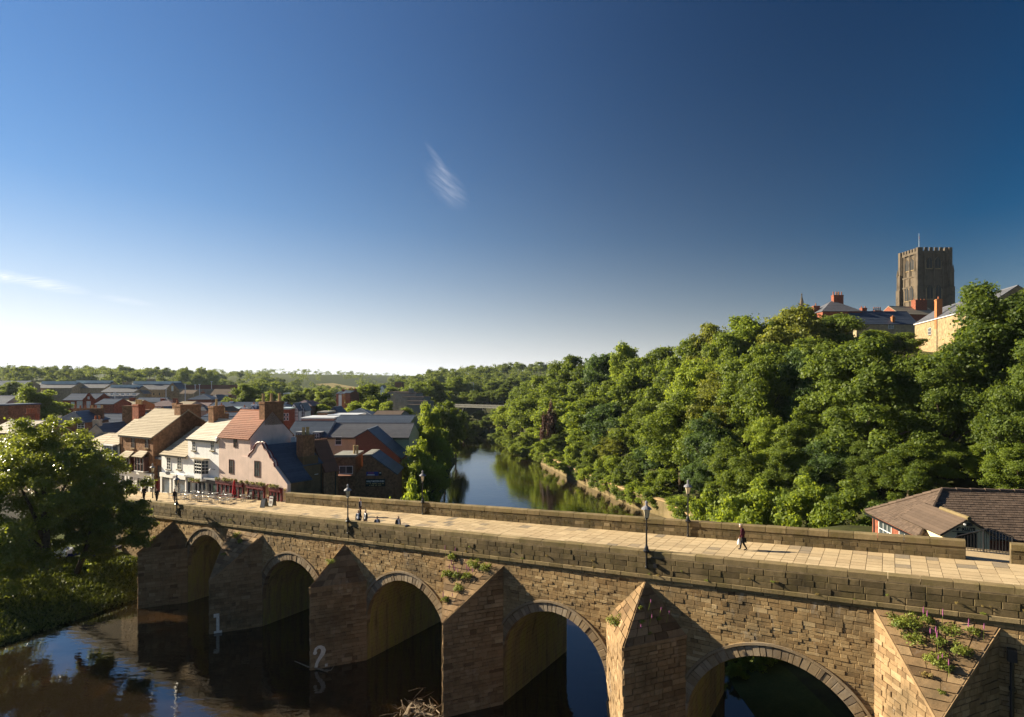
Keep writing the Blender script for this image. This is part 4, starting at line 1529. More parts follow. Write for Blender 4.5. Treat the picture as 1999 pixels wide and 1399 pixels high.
Fh = Frame(q0.x, q0.y, ua=BF.ua)
sg.prism(Fh, [(-0.62 + 0.55 * math.cos(k_ * 0.524) + 0.5, 10.15 + 0.24 * math.sin(k_ * 0.524)) for k_ in range(12)], -0.03, 0.03)
sgo = sg.build('hanging_sign', M['navy'], h5)
sb = MB(); sb.tube([BF.p(SX(337, W0) - 0.12, W0, 10.5), BF.p(SX(337, W0) - 0.12, W0 - 0.75, 10.5)], 0.02, 5); sb.build('bracket', M['black_metal'], sgo)

# tall white house
s0, s1 = SX(367, W0), SX(428, W0)
zeB = ZX(397, 857, W0)
h6 = house('street_house', 'tall white painted house with white bay window and dark navy shopfront', BF, s0, s1 - 0.02, W0, W0 + 6.4, 5.5, zeB, zeB + 2.2, M['white_paint'], M['slate_pale'], 'a', 14, over=0.25)
for x in (379, 415):
    window(h6, Pm, SX(x, W0), ZX(x, 878, W0), 0.62, 1.05, 2, 3, 'white_wood', 'glass')
c_, hw = (SX(384, W0) + SX(407, W0)) / 2, (SX(407, W0) - SX(384, W0)) / 2
z0, z1 = ZX(395, 923, W0), ZX(395, 898, W0)
bw = MB()
bp = [(c_ - hw, W0 + 0.02), (c_ - hw * 0.62, W0 - 0.62), (c_ + hw * 0.62, W0 - 0.62), (c_ + hw, W0 + 0.02)]
for (za, zb_) in ((z0 - 0.9, z0), (z1, z1 + 0.16)):
    lo_ = [BF.p(a_, b_, za) for a_, b_ in bp]; hi_ = [BF.p(a_, b_, zb_) for a_, b_ in bp]
    bw.add(lo_ + hi_, [(0, 1, 5, 4), (1, 2, 6, 5), (2, 3, 7, 6), (4, 5, 6, 7), (3, 2, 1, 0)])
bay = bw.build('bay', M['white_paint'], h6)
gl = MB(); gi = [(c_ - hw * 0.96, W0 + 0.02), (c_ - hw * 0.6, W0 - 0.58), (c_ + hw * 0.6, W0 - 0.58), (c_ + hw * 0.96, W0 + 0.02)]
gl.add([BF.p(a_, b_, z0) for a_, b_ in gi] + [BF.p(a_, b_, z1) for a_, b_ in gi], [(0, 1, 5, 4), (1, 2, 6, 5), (2, 3, 7, 6)])
gl.build('pane', M['glass'], bay)
gb = MB()
for (pa, pb, n) in ((bp[0], bp[1], 2), (bp[1], bp[2], 3), (bp[2], bp[3], 2)):
    for k_ in range(n + 1):
        a_, b_ = lerp(pa[0], pb[0], k_ / n), lerp(pa[1], pb[1], k_ / n)
        gb.tube([BF.p(a_, b_, z0), BF.p(a_, b_, z1)], 0.055 if k_ in (0, n) else 0.03, 4)
    for j in range(1, 4):
        zz = lerp(z0, z1, j / 4)
        gb.tube([BF.p(pa[0], pa[1], zz), BF.p(pb[0], pb[1], zz)], 0.03, 4)
gb.build('glazing_bars', M['white_wood'], bay)
hd = MB(); hd.box(BF, c_ - hw - 0.15, c_ + hw + 0.15, W0 - 0.78, W0, z1 + 0.16, z1 + 0.28); hd.build('bay_roof', M['slate_tan'], bay)
zs_ = ZX(397, 931, W0)
sf = MB()
slab(sf, Pm, s0 + 0.05, s1 + 0.1, zs_ - 0.1, zs_ + 0.1, 0, 0.55, 1); slab(sf, Pm, s0 + 0.05, s1 - 0.1, zs_ - 0.65, zs_ - 0.1, 0, 0.2)
for x in (368.5, 383, 390, 398, 410, 417, 425):
    sp = SX(x, W0); slab(sf, Pm, sp - 0.2, sp + 0.2, 6.5, zs_ - 0.65, 0, 0.22)
slab(sf, Pm, s0 + 0.05, s1 - 0.1, 6.5, 7.9, 0, 0.16)
sfo = sf.build('shopfront', [M['navy'], M['lead']], h6)
gl = MB(); slab(gl, Pm, s0 + 0.2, s1 - 0.3, 7.9, zs_ - 0.65, 0, 0.07); gl.build('pane', M['glass_blue'], sfo)
dr = MB(); sp = SX(421, W0); slab(dr, Pm, sp - 0.5, sp + 0.45, 7.4, zs_ - 0.7, 0, 0.2); dr.build('door', M['green_wood'], h6)
chimney(h6, BF, s0 + 1.0, W0 + 3.2, zeB + 1, zeB + 4.0, 1.1, 1.5, 1, 'brown_brick', 'pot_buff', pot_h=0.9)
vg = MB()
vg.prism(Frame(BF.p(s1 - 0.2, 0, 0).x, BF.p(s1 - 0.2, 0, 0).y, ua=BF.ub), [(W0 - 0.35, zeB - 0.1), (W0 + 3.2, zeB + 2.2), (W0 + 3.2, zeB + 2.65), (W0 - 0.35, zeB + 0.3)], -0.15, 0.15)
vg.build('verge_parapet', M['white_paint'], h6)

# pink public house: tall block + curvy front gable + slate wing
s0, s1, sE = SX(428, W0), SX(489.5, W0), SX(562.5, W0)
zeB = ZX(459, 853, W0)
pub = house('public_house', 'pale pink rendered pub with red pantile roof and maroon trimmed curvy gable', BF, s0, s1, W0 - 0.05, W0 + 5.9, 5.5, zeB, zeB + 3.0, M['pink_paint'], M['pantile'], 'a', 16, over=0.2, cat='pub', gutter=False)
pt_ = MB()      # pantile rolls
for k_ in range(int((s1 - s0) / 0.24)):
    x = s0 + 0.12 + k_ * 0.24
    pt_.tube([BF.p(x, W0 - 0.3, zeB - 0.12), BF.p(x, W0 + 2.9, zeB + 3.08)], 0.05, 4, 0, 0.5 + 0.3 * math.sin(k_ * 1.7), cap=False)
pt_.build('pantile_rolls', M['pantile'], pub, kind='stuff')
chimney(pub, BF, s1 - 0.5, W0 + 3.2, zeB + 1.4, zeB + 4.2, 1.0, 2.7, 3, 'brown_brick', 'pot_buff', along='b', pot_h=0.95, pot_r=0.2)
# front gable wall traced on the street plane
gp = [(487, 891), (490, 885), (497.5, 877.5), (499, 872), (502, 866.5), (506, 863.5), (510, 863), (514, 865.5), (517, 871), (518.5, 876), (524.5, 881), (528, 887), (530, 893), (534.5, 897.5), (537, 903), (538.5, 911), (563, 944.5)]
wl_ = [(SX(x, W0), ZX(x, y, W0)) for x, y in gp]
fg = MB()
poly = [(s1 - 1.5, 5.5), (sE, 5.5)] + [(a_, z_) for a_, z_ in reversed(wl_)] + [(s1 - 1.5, wl_[0][1])]
FW = Frame(BF.p(0, W0 - 0.10, 0).x, BF.p(0, W0 - 0.10, 0).y, ua=BF.ua)
fg.prism(FW, poly, -0.05, 0.4)
fg.build('front_gable', M['pink_paint'], pub)
tr = MB()
tp = [FW.p(a_, -0.06, z_ + 0.03) for a_, z_ in wl_[:-1]]
tr.tube(tp, 0.10, 6)
tr.tube([FW.p(a_, 0.36, z_ + 0.03) for a_, z_ in wl_[:-1]], 0.09, 6)
tr.build('gable_trim', M['maroon'], pub)
# slate roof of the gabled wing (ridge runs back from the street)
sR, zR = SX(509, W0), ZX(509, 866, W0) - 0.25
zE = ZX(562, 945, W0) + 0.1
sM_ = lerp(sR, sE, 0.62)
Wb = WX(628, sM_)
rf = MB()
slope(rf, BF.p(sE + 0.15, W0 + 0.3, zE - 0.05), BF.p(sE + 0.15, W0 + 3.2, zE - 0.05), BF.p(sR, W0 + 0.3, zR), BF.p(sR, W0 + 3.2, zR), 16, trnd)
zM_ = zR - (zR - zE) * 0.62
sM_ = lerp(sR, sE, 0.62)
slope(rf, BF.p(sM_ + 0.2, W0 + 3.2, zM_ - 0.1), BF.p(sM_ + 0.2, Wb, zM_ - 0.1), BF.p(sR, W0 + 3.2, zR), BF.p(sR, Wb, zR), 12, trnd)
slope(rf, BF.p(s1 + 0.02, W0 + 0.3, zR - 1.6), BF.p(s1 + 0.02, Wb, zR - 1.6), BF.p(sR, W0 + 0.3, zR), BF.p(sR, Wb, zR), 6, trnd)
rf.build('wing_roof', M['slate'], pub)
ww = MB()
ww.add([BF.p(sE, W0 + 0.35, 5.5), BF.p(sE, W0 + 3.2, 5.5), BF.p(sE, W0 + 3.2, zE), BF.p(sE, W0 + 0.35, zE)], [(0, 1, 2, 3)])
ww.add([BF.p(sE, W0 + 3.2, 5.5), BF.p(sM_, W0 + 3.2, 5.5), BF.p(sM_, W0 + 3.2, zM_), BF.p(sE, W0 + 3.2, zE)], [(0, 1, 2, 3)])
ww.add([BF.p(sM_, W0 + 3.2, 5.0), BF.p(sM_, Wb, 5.0), BF.p(sM_, Wb, zM_), BF.p(sM_, W0 + 3.2, zM_)], [(0, 1, 2, 3)])
ww.add([BF.p(sM_, Wb, 5.0), BF.p(s1, Wb, 5.0), BF.p(s1, Wb, zR - 1.6), BF.p(sR, Wb, zR), BF.p(sM_, Wb, zM_)], [(0, 1, 2, 3, 4)])
ww.build('rubble_side_wall', M['rubble'], pub)
# big brick stack on a stone shoulder
cst = MB()
cw = W0 + 4.3
cst.box(BF, sM_ - 1.5, sM_ + 0.25, cw - 1.0, cw + 1.4, zM_ - 1.2, zM_ + 1.0, 1, taper=0.12)
cst.box(BF, sM_ - 1.2, sM_ - 0.05, cw - 0.75, cw + 0.95, zM_ + 0.7, zM_ + 3.3)
cst.box(BF, sM_ - 1.28, sM_ + 0.03, cw - 0.83, cw + 1.03, zM_ + 3.3, zM_ + 3.5)
cs_o = cst.build('chimney', [M['brown_brick'], M['rubble']], pub)
for k_ in (-0.25, 0.35):
    q = BF.p(sM_ - 0.62, cw + k_ + 0.05, 0)
    pm = MB(); pm.lathe(q.x, q.y, [(0.2, zM_ + 3.5), (0.17, zM_ + 4.2), (0.2, zM_ + 4.25), (0.2, zM_ + 4.4)], 8); pm.build('chimney_pot', M['pot_buff'], cs_o)
# pub windows, trim, doors
for (x, yb, w_, h_) in ((460.5, 872, 0.55, 1.05), (452.5, 923, 0.72, 1.55), (504.5, 929, 0.86, 1.7)):
    window(pub, face_map(BF, 'front', W0 - (0.05 if x < 489 else 0.15)), SX(x, W0), ZX(x, yb, W0), w_, h_, 2, 2, 'brown_wood', 'glass', None)
Pp = face_map(BF, 'front', W0 - 0.15)
fz = ZX(490, 944, W0)
for (xa, xb) in ((429, 478), (488, 519), (533, 553)):
    p0, p1 = SX(xa, W0), SX(xb, W0)
    sf = MB()
    slab(sf, Pp, p0, p1, 7.4, fz - 0.4, 0, 0.07, 0)
    slab(sf, Pp, p0 - 0.1, p1 + 0.1, fz - 0.4, fz + 0.02, 0, 0.35, 0)
    nseg = max(3, int((p1 - p0) / 0.8))
    for k_ in range(nseg + 1):
        x = lerp(p0, p1, k_ / nseg); slab(sf, Pp, x - 0.09, x + 0.09, 7.6, fz - 0.4, 0, 0.17)
    slab(sf, Pp, p0, p1, 7.4, 8.35, 0, 0.14)
    so_ = sf.build('bar_front', M['maroon'], pub)
    for k_ in range(nseg):
        xa_, xb_ = lerp(p0, p1, (k_ + 0.16) / nseg), lerp(p0, p1, (k_ + 0.84) / nseg)
        gl = MB(); slab(gl, Pp, xa_, xb_, 8.45, fz - 0.62, 0.06, 0.085)
        gl.build('pane', M['glass'], so_)
for x in (483.5, 526):
    c_ = SX(x, W0)
    ov = MB(); zc_ = ZX(x, 958, W0)
    ov.prism(Frame(BF.p(c_, W0 - 0.2, 0).x, BF.p(c_, W0 - 0.2, 0).y, ua=BF.ua), [(0.42 * math.cos(k_ * 0.3927), zc_ + 0.82 * math.sin(k_ * 0.3927)) for k_ in range(16)], -0.03, 0.06)
    oo = ov.build('oval_window', M['maroon'], pub)
    gl = MB(); gl.prism(Frame(BF.p(c_, W0 - 0.2, 0).x, BF.p(c_, W0 - 0.2, 0).y, ua=BF.ua), [(0.31 * math.cos(k_ * 0.3927), zc_ + 0.7 * math.sin(k_ * 0.3927)) for k_ in range(16)], -0.05, 0.05)
    gl.build('pane', M['buff_stone'], oo)
mn = MB()
x = SX(558.5, W0)
for zz in (8.9, 9.35, 9.8):
    slab(mn, Pp, x - 0.15, x + 0.15, zz, zz + 0.32, 0, 0.05, 0)
mn.build('menu_board', M['sign_gold'], pub, kind='stuff')
bs = MB(); slab(bs, Pp, SX(553.5, W0), sE, 6.9, 7.9, 0, 0.09); bs.build('plinth', M['brown_wood'], pub)
ac = MB()
for (t_, o_) in ((W0 + 5.2, 0), (W0 + 6.4, 0)):
    ac.box(BF, s1 + 0.5, s1 + 1.3, t_, t_ + 0.35, zR - 0.2, zR + 0.55)
ac.build('air_conditioner', M['white_wood'], pub, kind='stuff')
# roof-edge pipe and rubble wing windows
rw = MB(); slab(rw, face_map(BF, 'right', sM_), Wb - 1.1, Wb - 0.6, zM_ - 1.3, zM_ - 0.4, 0, 0.08); rw.build('window', M['white_wood'], pub)
dpm = MB(); dpm.tube([BF.p(sM_ + 0.1, Wb - 0.15, 5), BF.p(sM_ + 0.1, Wb - 0.15, zM_)], 0.07, 6); dpm.build('downpipe', M['black_metal'], pub)

# brick wing with brown pantile roof behind the pub
fr = BF
b2 = house('back_wing', 'brown brick building with brown pantile roof just behind the rubble walled wing', fr, sR + 0.8, sM_ + 0.3, Wb + 0.05, WX(660, sM_ + 0.3), 4.5, zM_ - 0.6, zM_ + 2.5, M['brown_brick'], M['pantile_dark'], 'b', 10, over=0.2, ridge=sR + 1.2, ze2=zM_ - 0.9)
dpm = MB(); dpm.tube([BF.p(sM_ + 0.42, Wb + 1.8, 4.5), BF.p(sM_ + 0.42, Wb + 1.8, zM_ - 0.9)], 0.08, 6); dpm.build('downpipe', M['black_metal'], b2)

# ---- inn building by the river with its painted sign boards: side wall faces the camera
def cam_frame(x0, x1, d, yaw=0.0):
    """frame with origin at photo column x0 / depth d and a-axis turned by yaw; returns frame and length reaching column x1"""
    ox = (x0 - XC) / FPX * d
    ua = Vector((math.cos(yaw), math.sin(yaw)))
    r = (x1 - XC) / FPX
    L_ = (r * d - ox) / (ua.x - r * ua.y)
    return Frame(ox, d, yaw), L_


fi, Li = cam_frame(690, 772, 84, RAD(3))
zp, ze_ = zat(889, 84), zat(922, 86)
inn = thing('brick_inn', 'brown brick inn wall with black painted sign board above the bridge parapet', 'inn', fi.p(Li / 2, 3, 4))
w = MB()
top = [(0.0, zat(940, 84)), (1.4, zat(905, 84)), (1.6, zp), (2.6, zp), (Li, ze_)]
poly = [(0, 3.5), (Li, 3.5)] + list(reversed([(0.0, zat(935, 84)), (1.3, zat(908, 84)), (1.3, zp), (2.4, zp), (Li, ze_)]))
w.prism(fi, poly, 0, 7)
w.build('wall', M['brown_brick'], inn)
rf = MB(); slope(rf, fi.p(Li + 0.25, -0.12, ze_ - 0.1), fi.p(Li + 0.25, 7.1, ze_ - 0.1), fi.p(2.2, -0.12, zp + 0.06), fi.p(2.2, 7.1, zp + 0.06), 10, trnd); rf.build('roof', M['slate'], inn)
cb = MB(); cb.box(fi, 1.25, 2.45, -0.1, 7.1, zp, zp + 0.12); cb.build('coping', M['concrete'], inn)
Pi = face_map(fi, 'front', 0.0)
dsc = 84 / FPX
sx0, sx1 = (713.5 - 690) * dsc, (751.5 - 690) * dsc
bz0, bz1 = zat(949.5, 84), zat(935, 84)
sb = MB(); slab(sb, Pi, sx0, sx1, bz0, bz1, 0, 0.06); sbo = sb.build('sign_board', M['sign_black'], inn)
cxs = (sx0 + sx1) / 2
lettering('lettering', 'HALF MOON INN', 0.36, lambda t, h: fi.p(cxs + t, -0.07, bz1 - 0.42 + h), M['sign_white'], sbo, bold=0.012, sx=0.84)
def scribble(z_, lo, hi, n, hh, seed):
    rr = random.Random(seed); mb = MB(); x = lo
    while x < hi:
        l_ = rr.uniform(0.05, 0.12)
        slab(mb, Pi, x, x + l_, z_, z_ + hh * rr.uniform(0.6, 1.0), 0.06, 0.07)
        x += l_ + (rr.uniform(0.02, 0.05) if rr.random() < 0.75 else 0.14)
    return mb
scribble(bz1 - 0.68, sx0 + 0.1, sx1 - 0.1, 30, 0.13, 3).build('lettering', M['sign_gold'], sbo, kind='stuff')
scribble(bz1 - 0.90, sx0 + 0.5, sx1 - 0.5, 20, 0.13, 4).build('lettering', M['sign_gold'], sbo, kind='stuff')
bz0b, bz1b = zat(928.5, 84), zat(921, 84)
sb = MB(); slab(sb, Pi, (715 - 690) * dsc, (738 - 690) * dsc, bz0b, bz1b, 0, 0.05); sbo = sb.build('banner', M['sign_blue'], inn)
mb = MB(); slab(mb, Pi, (718 - 690) * dsc, (730 - 690) * dsc, bz1b - 0.24, bz1b - 0.08, 0.05, 0.06); mb.build('banner_strip', M['flower_pink'], sbo)
mb = MB(); slab(mb, Pi, (717 - 690) * dsc, (731 - 690) * dsc, bz0b + 0.06, bz0b + 0.18, 0.05, 0.06); mb.build('banner_strip', M['sign_white'], sbo)
sb = MB(); slab(sb, Pi, (738.7 - 690) * dsc, (744.5 - 690) * dsc, bz0b, bz1b, 0, 0.05); sb2 = sb.build('small_poster', M['sign_black'], inn)
mb = MB(); slab(mb, Pi, (740 - 690) * dsc, (743.6 - 690) * dsc, bz1b - 0.2, bz1b - 0.08, 0.05, 0.06); mb.build('banner_strip', M['sign_white'], sb2)
# low yard range between wing and inn
fy, Ly = cam_frame(652, 692, 83, RAD(3))
yard = house('yard_range', 'low dark yard building with flat grey roof between back wing and brick inn', fy, 0, Ly - 0.05, 0.5, 6, 3.5, zat(893, 83), zat(893, 83), M['brown_brick'], M['concrete'], 'f')
window(yard, face_map(fy, 'front', 0.5), Ly * 0.55, zat(925, 83), Ly * 0.62, 0.95, 2, 1, 'white_wood', 'glass', None)
c2 = MB(); c2.box(fy, 0.1, Ly * 0.9, -1.2, 0.45, zat(930, 82), zat(930, 82) + 0.12); c2.build('lean_to_roof', M['pantile_dark'], yard)
qv = fy.p(Ly * 0.9, 2.0, 0)
for k_ in (-0.15, 0.25):
    pm = MB(); pm.lathe(qv.x + k_, qv.y, [(0.17, zat(893, 83)), (0.15, zat(876, 83)), (0.18, zat(875, 83)), (0.17, zat(872, 83))], 8); pm.build('chimney_pot', M['pot_buff'], yard)

# ---- cream building with long slate roof and the dark red gable in front of it
fc, Lc = cam_frame(637, 799, 103, RAD(-2))
zc_, zr_ = zat(853, 103), zat(827, 107)
cream = house('rendered_building', 'long cream rendered building with wide blue slate roof beside the river', fc, 0, Lc, 0, 9, 4.5, zc_, zr_, M['cream_paint'], M['slate_worn'], 'a', 14, over=0.25, cat='building')
Pc = face_map(fc, 'front', 0)
window(cream, Pc, (661 - 637) * 103 / FPX, zat(867, 103), 0.95, 1.25, 1, 2, 'white_wood', 'glass', 'white_wood')
gp_ = MB(); slab(gp_, Pc, (742 - 637) * 103 / FPX, Lc, 4.5, zc_ - 0.1, 0, 0.05); gp_.build('green_render_panel', M['green_paint'], cream)
f2, L2 = cam_frame(650, 802, 112, RAD(-2))
back = house('rendered_building', 'dark blue slate roofed range rising directly behind the long cream building', f2, 0, L2, 0, 9, 4.5, zat(825, 112), zat(811, 116), M['grey_render'], M['slate'], 'a', 12, over=0.2, cat='building')
f3, L3 = cam_frame(556, 638, 103, RAD(-2))
rose = house('rendered_building', 'pale rose rendered building with slate roof and two small dormer windows', f3, 0, L3 - 0.05, 0.15, 9, 4.5, zat(852, 103), zat(823, 107), M['rose_paint'], M['slate'], 'a', 14, over=0.25, cat='building')
P3 = face_map(f3, 'front', -0.1)
for x in (586, 619.5):
    t_ = (x - 556) * 103 / FPX
    dm = MB(); slab(dm, P3, t_ - 0.6, t_ + 0.6, zat(857, 103), zat(844, 103), -2.0, 0.0, 1); slab(dm, P3, t_ - 0.75, t_ + 0.75, zat(844, 103), zat(844, 103) + 0.12, -2.0, 0.15, 0)
    d_ = dm.build('dormer', [M['lead'], M['slate']], rose)
    f_ = MB(); slab(f_, P3, t_ - 0.42, t_ + 0.42, zat(856, 103), zat(845.5, 103), 0, 0.05); f_.build('window', M['white_wood'], d_)
    for (aa, bb) in ((-0.34, -0.04), (0.04, 0.34)):
        for (za, zb_) in ((0.08, 0.42), (0.48, 0.82)):
            g_ = MB(); slab(g_, P3, t_ + aa, t_ + bb, zat(856, 103) + za, zat(856, 103) + zb_, 0.05, 0.06); g_.build('pane', M['glass'], d_)
fg_, Lg = cam_frame(694, 781, 94, RAD(2))
apx = (718 - 694) * 94 / FPX
rg = house('brick_gable_house', 'plain dark red brick gable wall in front of the long cream building', fg_, 0, Lg, 0, 8, 4.0, zat(853, 94), zat(839.5, 94), M['dark_brick'], M['slate'], 'b', 10, over=0.15, ridge=apx, ze2=zat(893, 95), verge=0.15)
# pale flat roofs and others behind
def roofbox(x0, x1, ye, yr, d, depth, wall, roof, kind, label, yaw=0.0, name='town_house', rows=8, group=None, zb=5.5, cat='house', over=0.2, gutter=False):
    f_, l_ = cam_frame(x0, x1, d, RAD(yaw))
    r_ = house(name, label, f_, 0, l_, 0, depth, zb, zat(ye, d), zat(yr, d + (depth / 2 if kind in 'ah' else 0)), M[wall], M[roof], kind, rows, over, cat, group, gutter=gutter)
    return r_, f_, l_


roofbox(588, 650, 818, 818, 118, 9, 'dark_brick', 'pale_metal', 'f', 'low building with white sheet metal roof behind the rose building', 4)
roofbox(640, 695, 812, 812, 126, 8, 'grey_render', 'pale_metal', 'f', 'flat building with pale ribbed metal roof left of the brown flat roof', 0)
roofbox(727, 782, 811, 802, 130, 10, 'grey_render', 'brown_tile', 'a', 'dark edged building with brown roof behind the blue slate range', 0)
roofbox(620, 640, 806, 803, 128, 5, 'brown_brick', 'concrete', 'f', 'small brown plant room standing on the white metal roofs', 0)
roofbox(640, 662, 806, 795, 135, 6, 'slate', 'slate', 'b', 'dark slate gable beside the small brown plant room', 0)
roofbox(665, 725, 811, 797, 140, 8, 'town_stone', 'slate', 'h', 'low slate roofed house among the yellow green trees', 0)

# ---- town behind the street row ----------------------------------------------------------------
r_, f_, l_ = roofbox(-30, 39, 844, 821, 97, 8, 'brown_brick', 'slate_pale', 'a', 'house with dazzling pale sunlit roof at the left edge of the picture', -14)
f_, l_ = cam_frame(100, 165, 104, RAD(14))
hip = house('town_house', 'brick house with hipped roof, dark slate with one slope coloured tan as sunlit', f_, 0, l_, 0, 10.5, 5.5, zat(826, 104), zat(803, 108), M['brown_brick'], M['slate'], 'h', 12, gutter=True)
Ph = face_map(f_, 'front', 0)
for x in (115.5, 151):
    window(hip, Ph, (x - 100) * 104 / FPX, zat(842, 104), 0.95, 1.25, 2, 4, 'white_wood', 'glass', 'buff_stone')
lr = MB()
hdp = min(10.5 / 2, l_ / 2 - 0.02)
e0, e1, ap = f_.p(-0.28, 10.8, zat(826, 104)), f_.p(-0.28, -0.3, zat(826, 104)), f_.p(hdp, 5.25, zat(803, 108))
slope(lr, e0 + Vector((0, 0, 0.05)), e1 + Vector((0, 0, 0.05)), ap + Vector((0, 0, 0.05)), ap + Vector((0, 0, 0.05)), 12, trnd); lr.build('sunlight_tinted_slope', M['slate_tan'], hip)  # tan layer over the left slate slope, its sunlight put into the colour
chimney(hip, f_, 1.4, 9.8, 12, zat(797, 112), 3.8, 0.9, 5, 'brown_brick', 'pot_red', pot_h=0.5)
chimney(hip, f_, l_ - 1.0, 8.0, 12, zat(797, 111), 2.0, 0.9, 2, 'brown_brick', 'pot_buff', pot_h=0.5)
r_, f_, l_ = roofbox(28, 52, 826, 822, 108, 5, 'red_brick', 'slate', 'f', 'low dark block with red brick stack of six pots left of the hipped house', 0)
chimney(r_, f_, l_ / 2, 2.5, 14, zat(807, 110), 2.0, 0.9, 5, 'red_brick', 'pot_red', pot_h=0.9, pot_r=0.13)
roofbox(-20, 16, 792, 790, 118, 8, 'brown_brick', 'slate', 'f', 'tall plain brick wall end beside the broad tree at far left', 0)
roofbox(115, 240, 830, 808, 122, 9, 'dark_brick', 'slate', 'a', 'long dark slate roof behind the grey rendered gable', 3)
r_, f_, l_ = roofbox(158, 216, 856, 829, 97, 7, 'grey_render', 'slate', 'b', 'grey rendered gable with a small chimney behind the low white house', 0)
chimney(r_, f_, l_ * 0.48, 0.5, zat(832, 97) - 1, zat(819, 97), 1.0, 0.8, 2, 'grey_render', 'pot_red', pot_h=0.6)
r_, f_, l_ = roofbox(196, 246, 855, 829, 100, 8, 'grey_render', 'slate', 'a', 'blue slate roof slope between grey gable and narrow white house', 0)
chimney(r_, f_, l_ * 0.38, 5, 12, zat(792, 104), 1.5, 1.5, 0, 'brown_brick')
r_, f_, l_ = roofbox(226, 340, 830, 806, 118, 9, 'brown_brick', 'slate', 'a', 'dark slate roof showing behind the brown brick house chimney stacks', 2)
chimney(r_, f_, l_ * 0.34, 5, 14, zat(800, 122), 1.7, 1.2, 1, 'brown_brick', 'pot_red', pot_h=0.5)
chimney(r_, f_, l_ * 0.80, 5, 14, zat(803, 122), 1.2, 1.0, 2, 'brown_brick', 'pot_red', pot_h=0.4)
r_, f_, l_ = roofbox(332, 470, 838, 814, 104, 8, 'brown_brick', 'slate', 'a', 'blue slate roof strip behind the small white shop and tall white house', 2)
chimney(r_, f_, l_ * 0.60, 5, 13, zat(830, 106), 2.0, 0.9, 4, 'brown_brick', 'pot_buff', pot_h=0.7)
# red brick villa with shaped gable and tall white windows
f_, l_ = cam_frame(122, 186, 172, RAD(6))
villa = house('brick_villa', 'red brick villa with shaped gable and tall white windows in the town', f_, 0, l_, 0, 9, 5.5, zat(781, 172), zat(768, 177), M['red_brick'], M['slate'], 'a', 8, gutter=False)
ga = (171 - 122) * 172 / FPX
gw = MB()
gw.prism(f_, [(ga - 1.6, 6), (ga + 1.6, 6), (ga + 1.6, zat(779, 172)), (ga + 0.9, zat(775, 172)), (ga + 0.4, zat(769, 172)), (ga, zat(766.5, 172)), (ga - 0.4, zat(769, 172)), (ga - 0.9, zat(775, 172)), (ga - 1.6, zat(779, 172))], -0.3, 0.1)
gw.build('shaped_gable', M['red_brick'], villa)
Pv = face_map(f_, 'front', 0)
for (x, w_, h_) in ((151.5, 0.75, 1.9), (157.5, 0.75, 1.9), (141, 0.75, 1.7)):
    window(villa, Pv, (x - 122) * 172 / FPX, zat(796.5, 172), w_, h_, 2, 3, 'white_wood', 'roof_glass', None)
window(villa, face_map(f_, 'front', -0.3), ga, zat(797, 172), 0.9, 1.95, 2, 3, 'white_wood', 'roof_glass', None)
window(villa, face_map(f_, 'front', -0.3), ga, zat(778.5, 172), 0.35, 0.6, 1, 1, 'white_wood', 'roof_glass', None)
r_, f_, l_ = roofbox(184, 222, 789, 778.5, 168, 9, 'red_brick', 'slate', 'a', 'brick house with plain slate roof right of the gabled villa', 4)
window(r_, face_map(f_, 'front', 0), l_ * 0.22, zat(802, 168), 0.9, 1.6, 2, 3, 'white_wood', 'roof_glass', None)
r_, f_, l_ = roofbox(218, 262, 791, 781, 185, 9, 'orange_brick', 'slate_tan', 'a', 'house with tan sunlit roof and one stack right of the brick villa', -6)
chimney(r_, f_, l_ * 0.5, 4, 14, zat(776, 188), 1.3, 1.1, 0, 'red_brick')
roofbox(256, 278, 803, 788, 160, 6, 'brown_brick', 'dark_brick', 'f', 'tall brown brick block standing between the tan roof and purple roofs', 0)
r_, f_, l_ = roofbox(284, 342, 793, 780, 205, 10, 'rose_paint', 'purple_tile', 'h', 'purple tiled pair of houses with two chimneys in front of the prison', 5)
chimney(r_, f_, l_ * 0.35, 5, 15, zat(777.5, 210), 1.2, 1.2, 0, 'red_brick'); chimney(r_, f_, l_ * 0.78, 5, 15, zat(777.5, 210), 1.2, 1.2, 0, 'red_brick')
Pz = face_map(f_, 'front', 0)
for k_ in (0.2, 0.45, 0.7): window(r_, Pz, l_ * k_, zat(802, 205), 1.1, 1.1, 2, 1, 'white_wood', 'glass', None)
roofbox(300, 335, 806, 794, 170, 7, 'orange_brick', 'slate_worn', 'b', 'small orange brick gable below the purple tiled houses', 0)
roofbox(338, 366, 793, 783.5, 190, 8, 'grey_render', 'slate_tan', 'a', 'little tan roofed house left of the dark pyramid roof', -12)
r_, f_, l_ = roofbox(366, 412, 780, 769.5, 240, 12, 'red_brick', 'slate', 'h', 'dark pyramid roofed house with tall chimney below the prison wall', 10)
chimney(r_, f_, l_ * 0.45, 6, 18, zat(765, 246), 1.2, 1.2, 1, 'red_brick', 'pot_red')
r_, f_, l_ = roofbox(394, 426, 783, 770, 250, 12, 'white_paint', 'slate_worn', 'h', 'slate roofed house with white front below the prison wall', -8)
roofbox(360, 404, 795, 786, 195, 8, 'dark_brick', 'purple_tile', 'a', 'low brick house with purple tiled roof beneath the pyramid roof', 0)
r_, f_, l_ = roofbox(406, 552, 795, 785, 178, 9, 'dark_brick', 'slate', 'a', 'very long dark slate terrace roof across the middle of the town', 2)
for x in (440, 520): chimney(r_, f_, (x - 406) * 178 / FPX, 4, 14, zat(783, 182), 0.9, 0.9, 1, 'white_paint', 'pot_red')
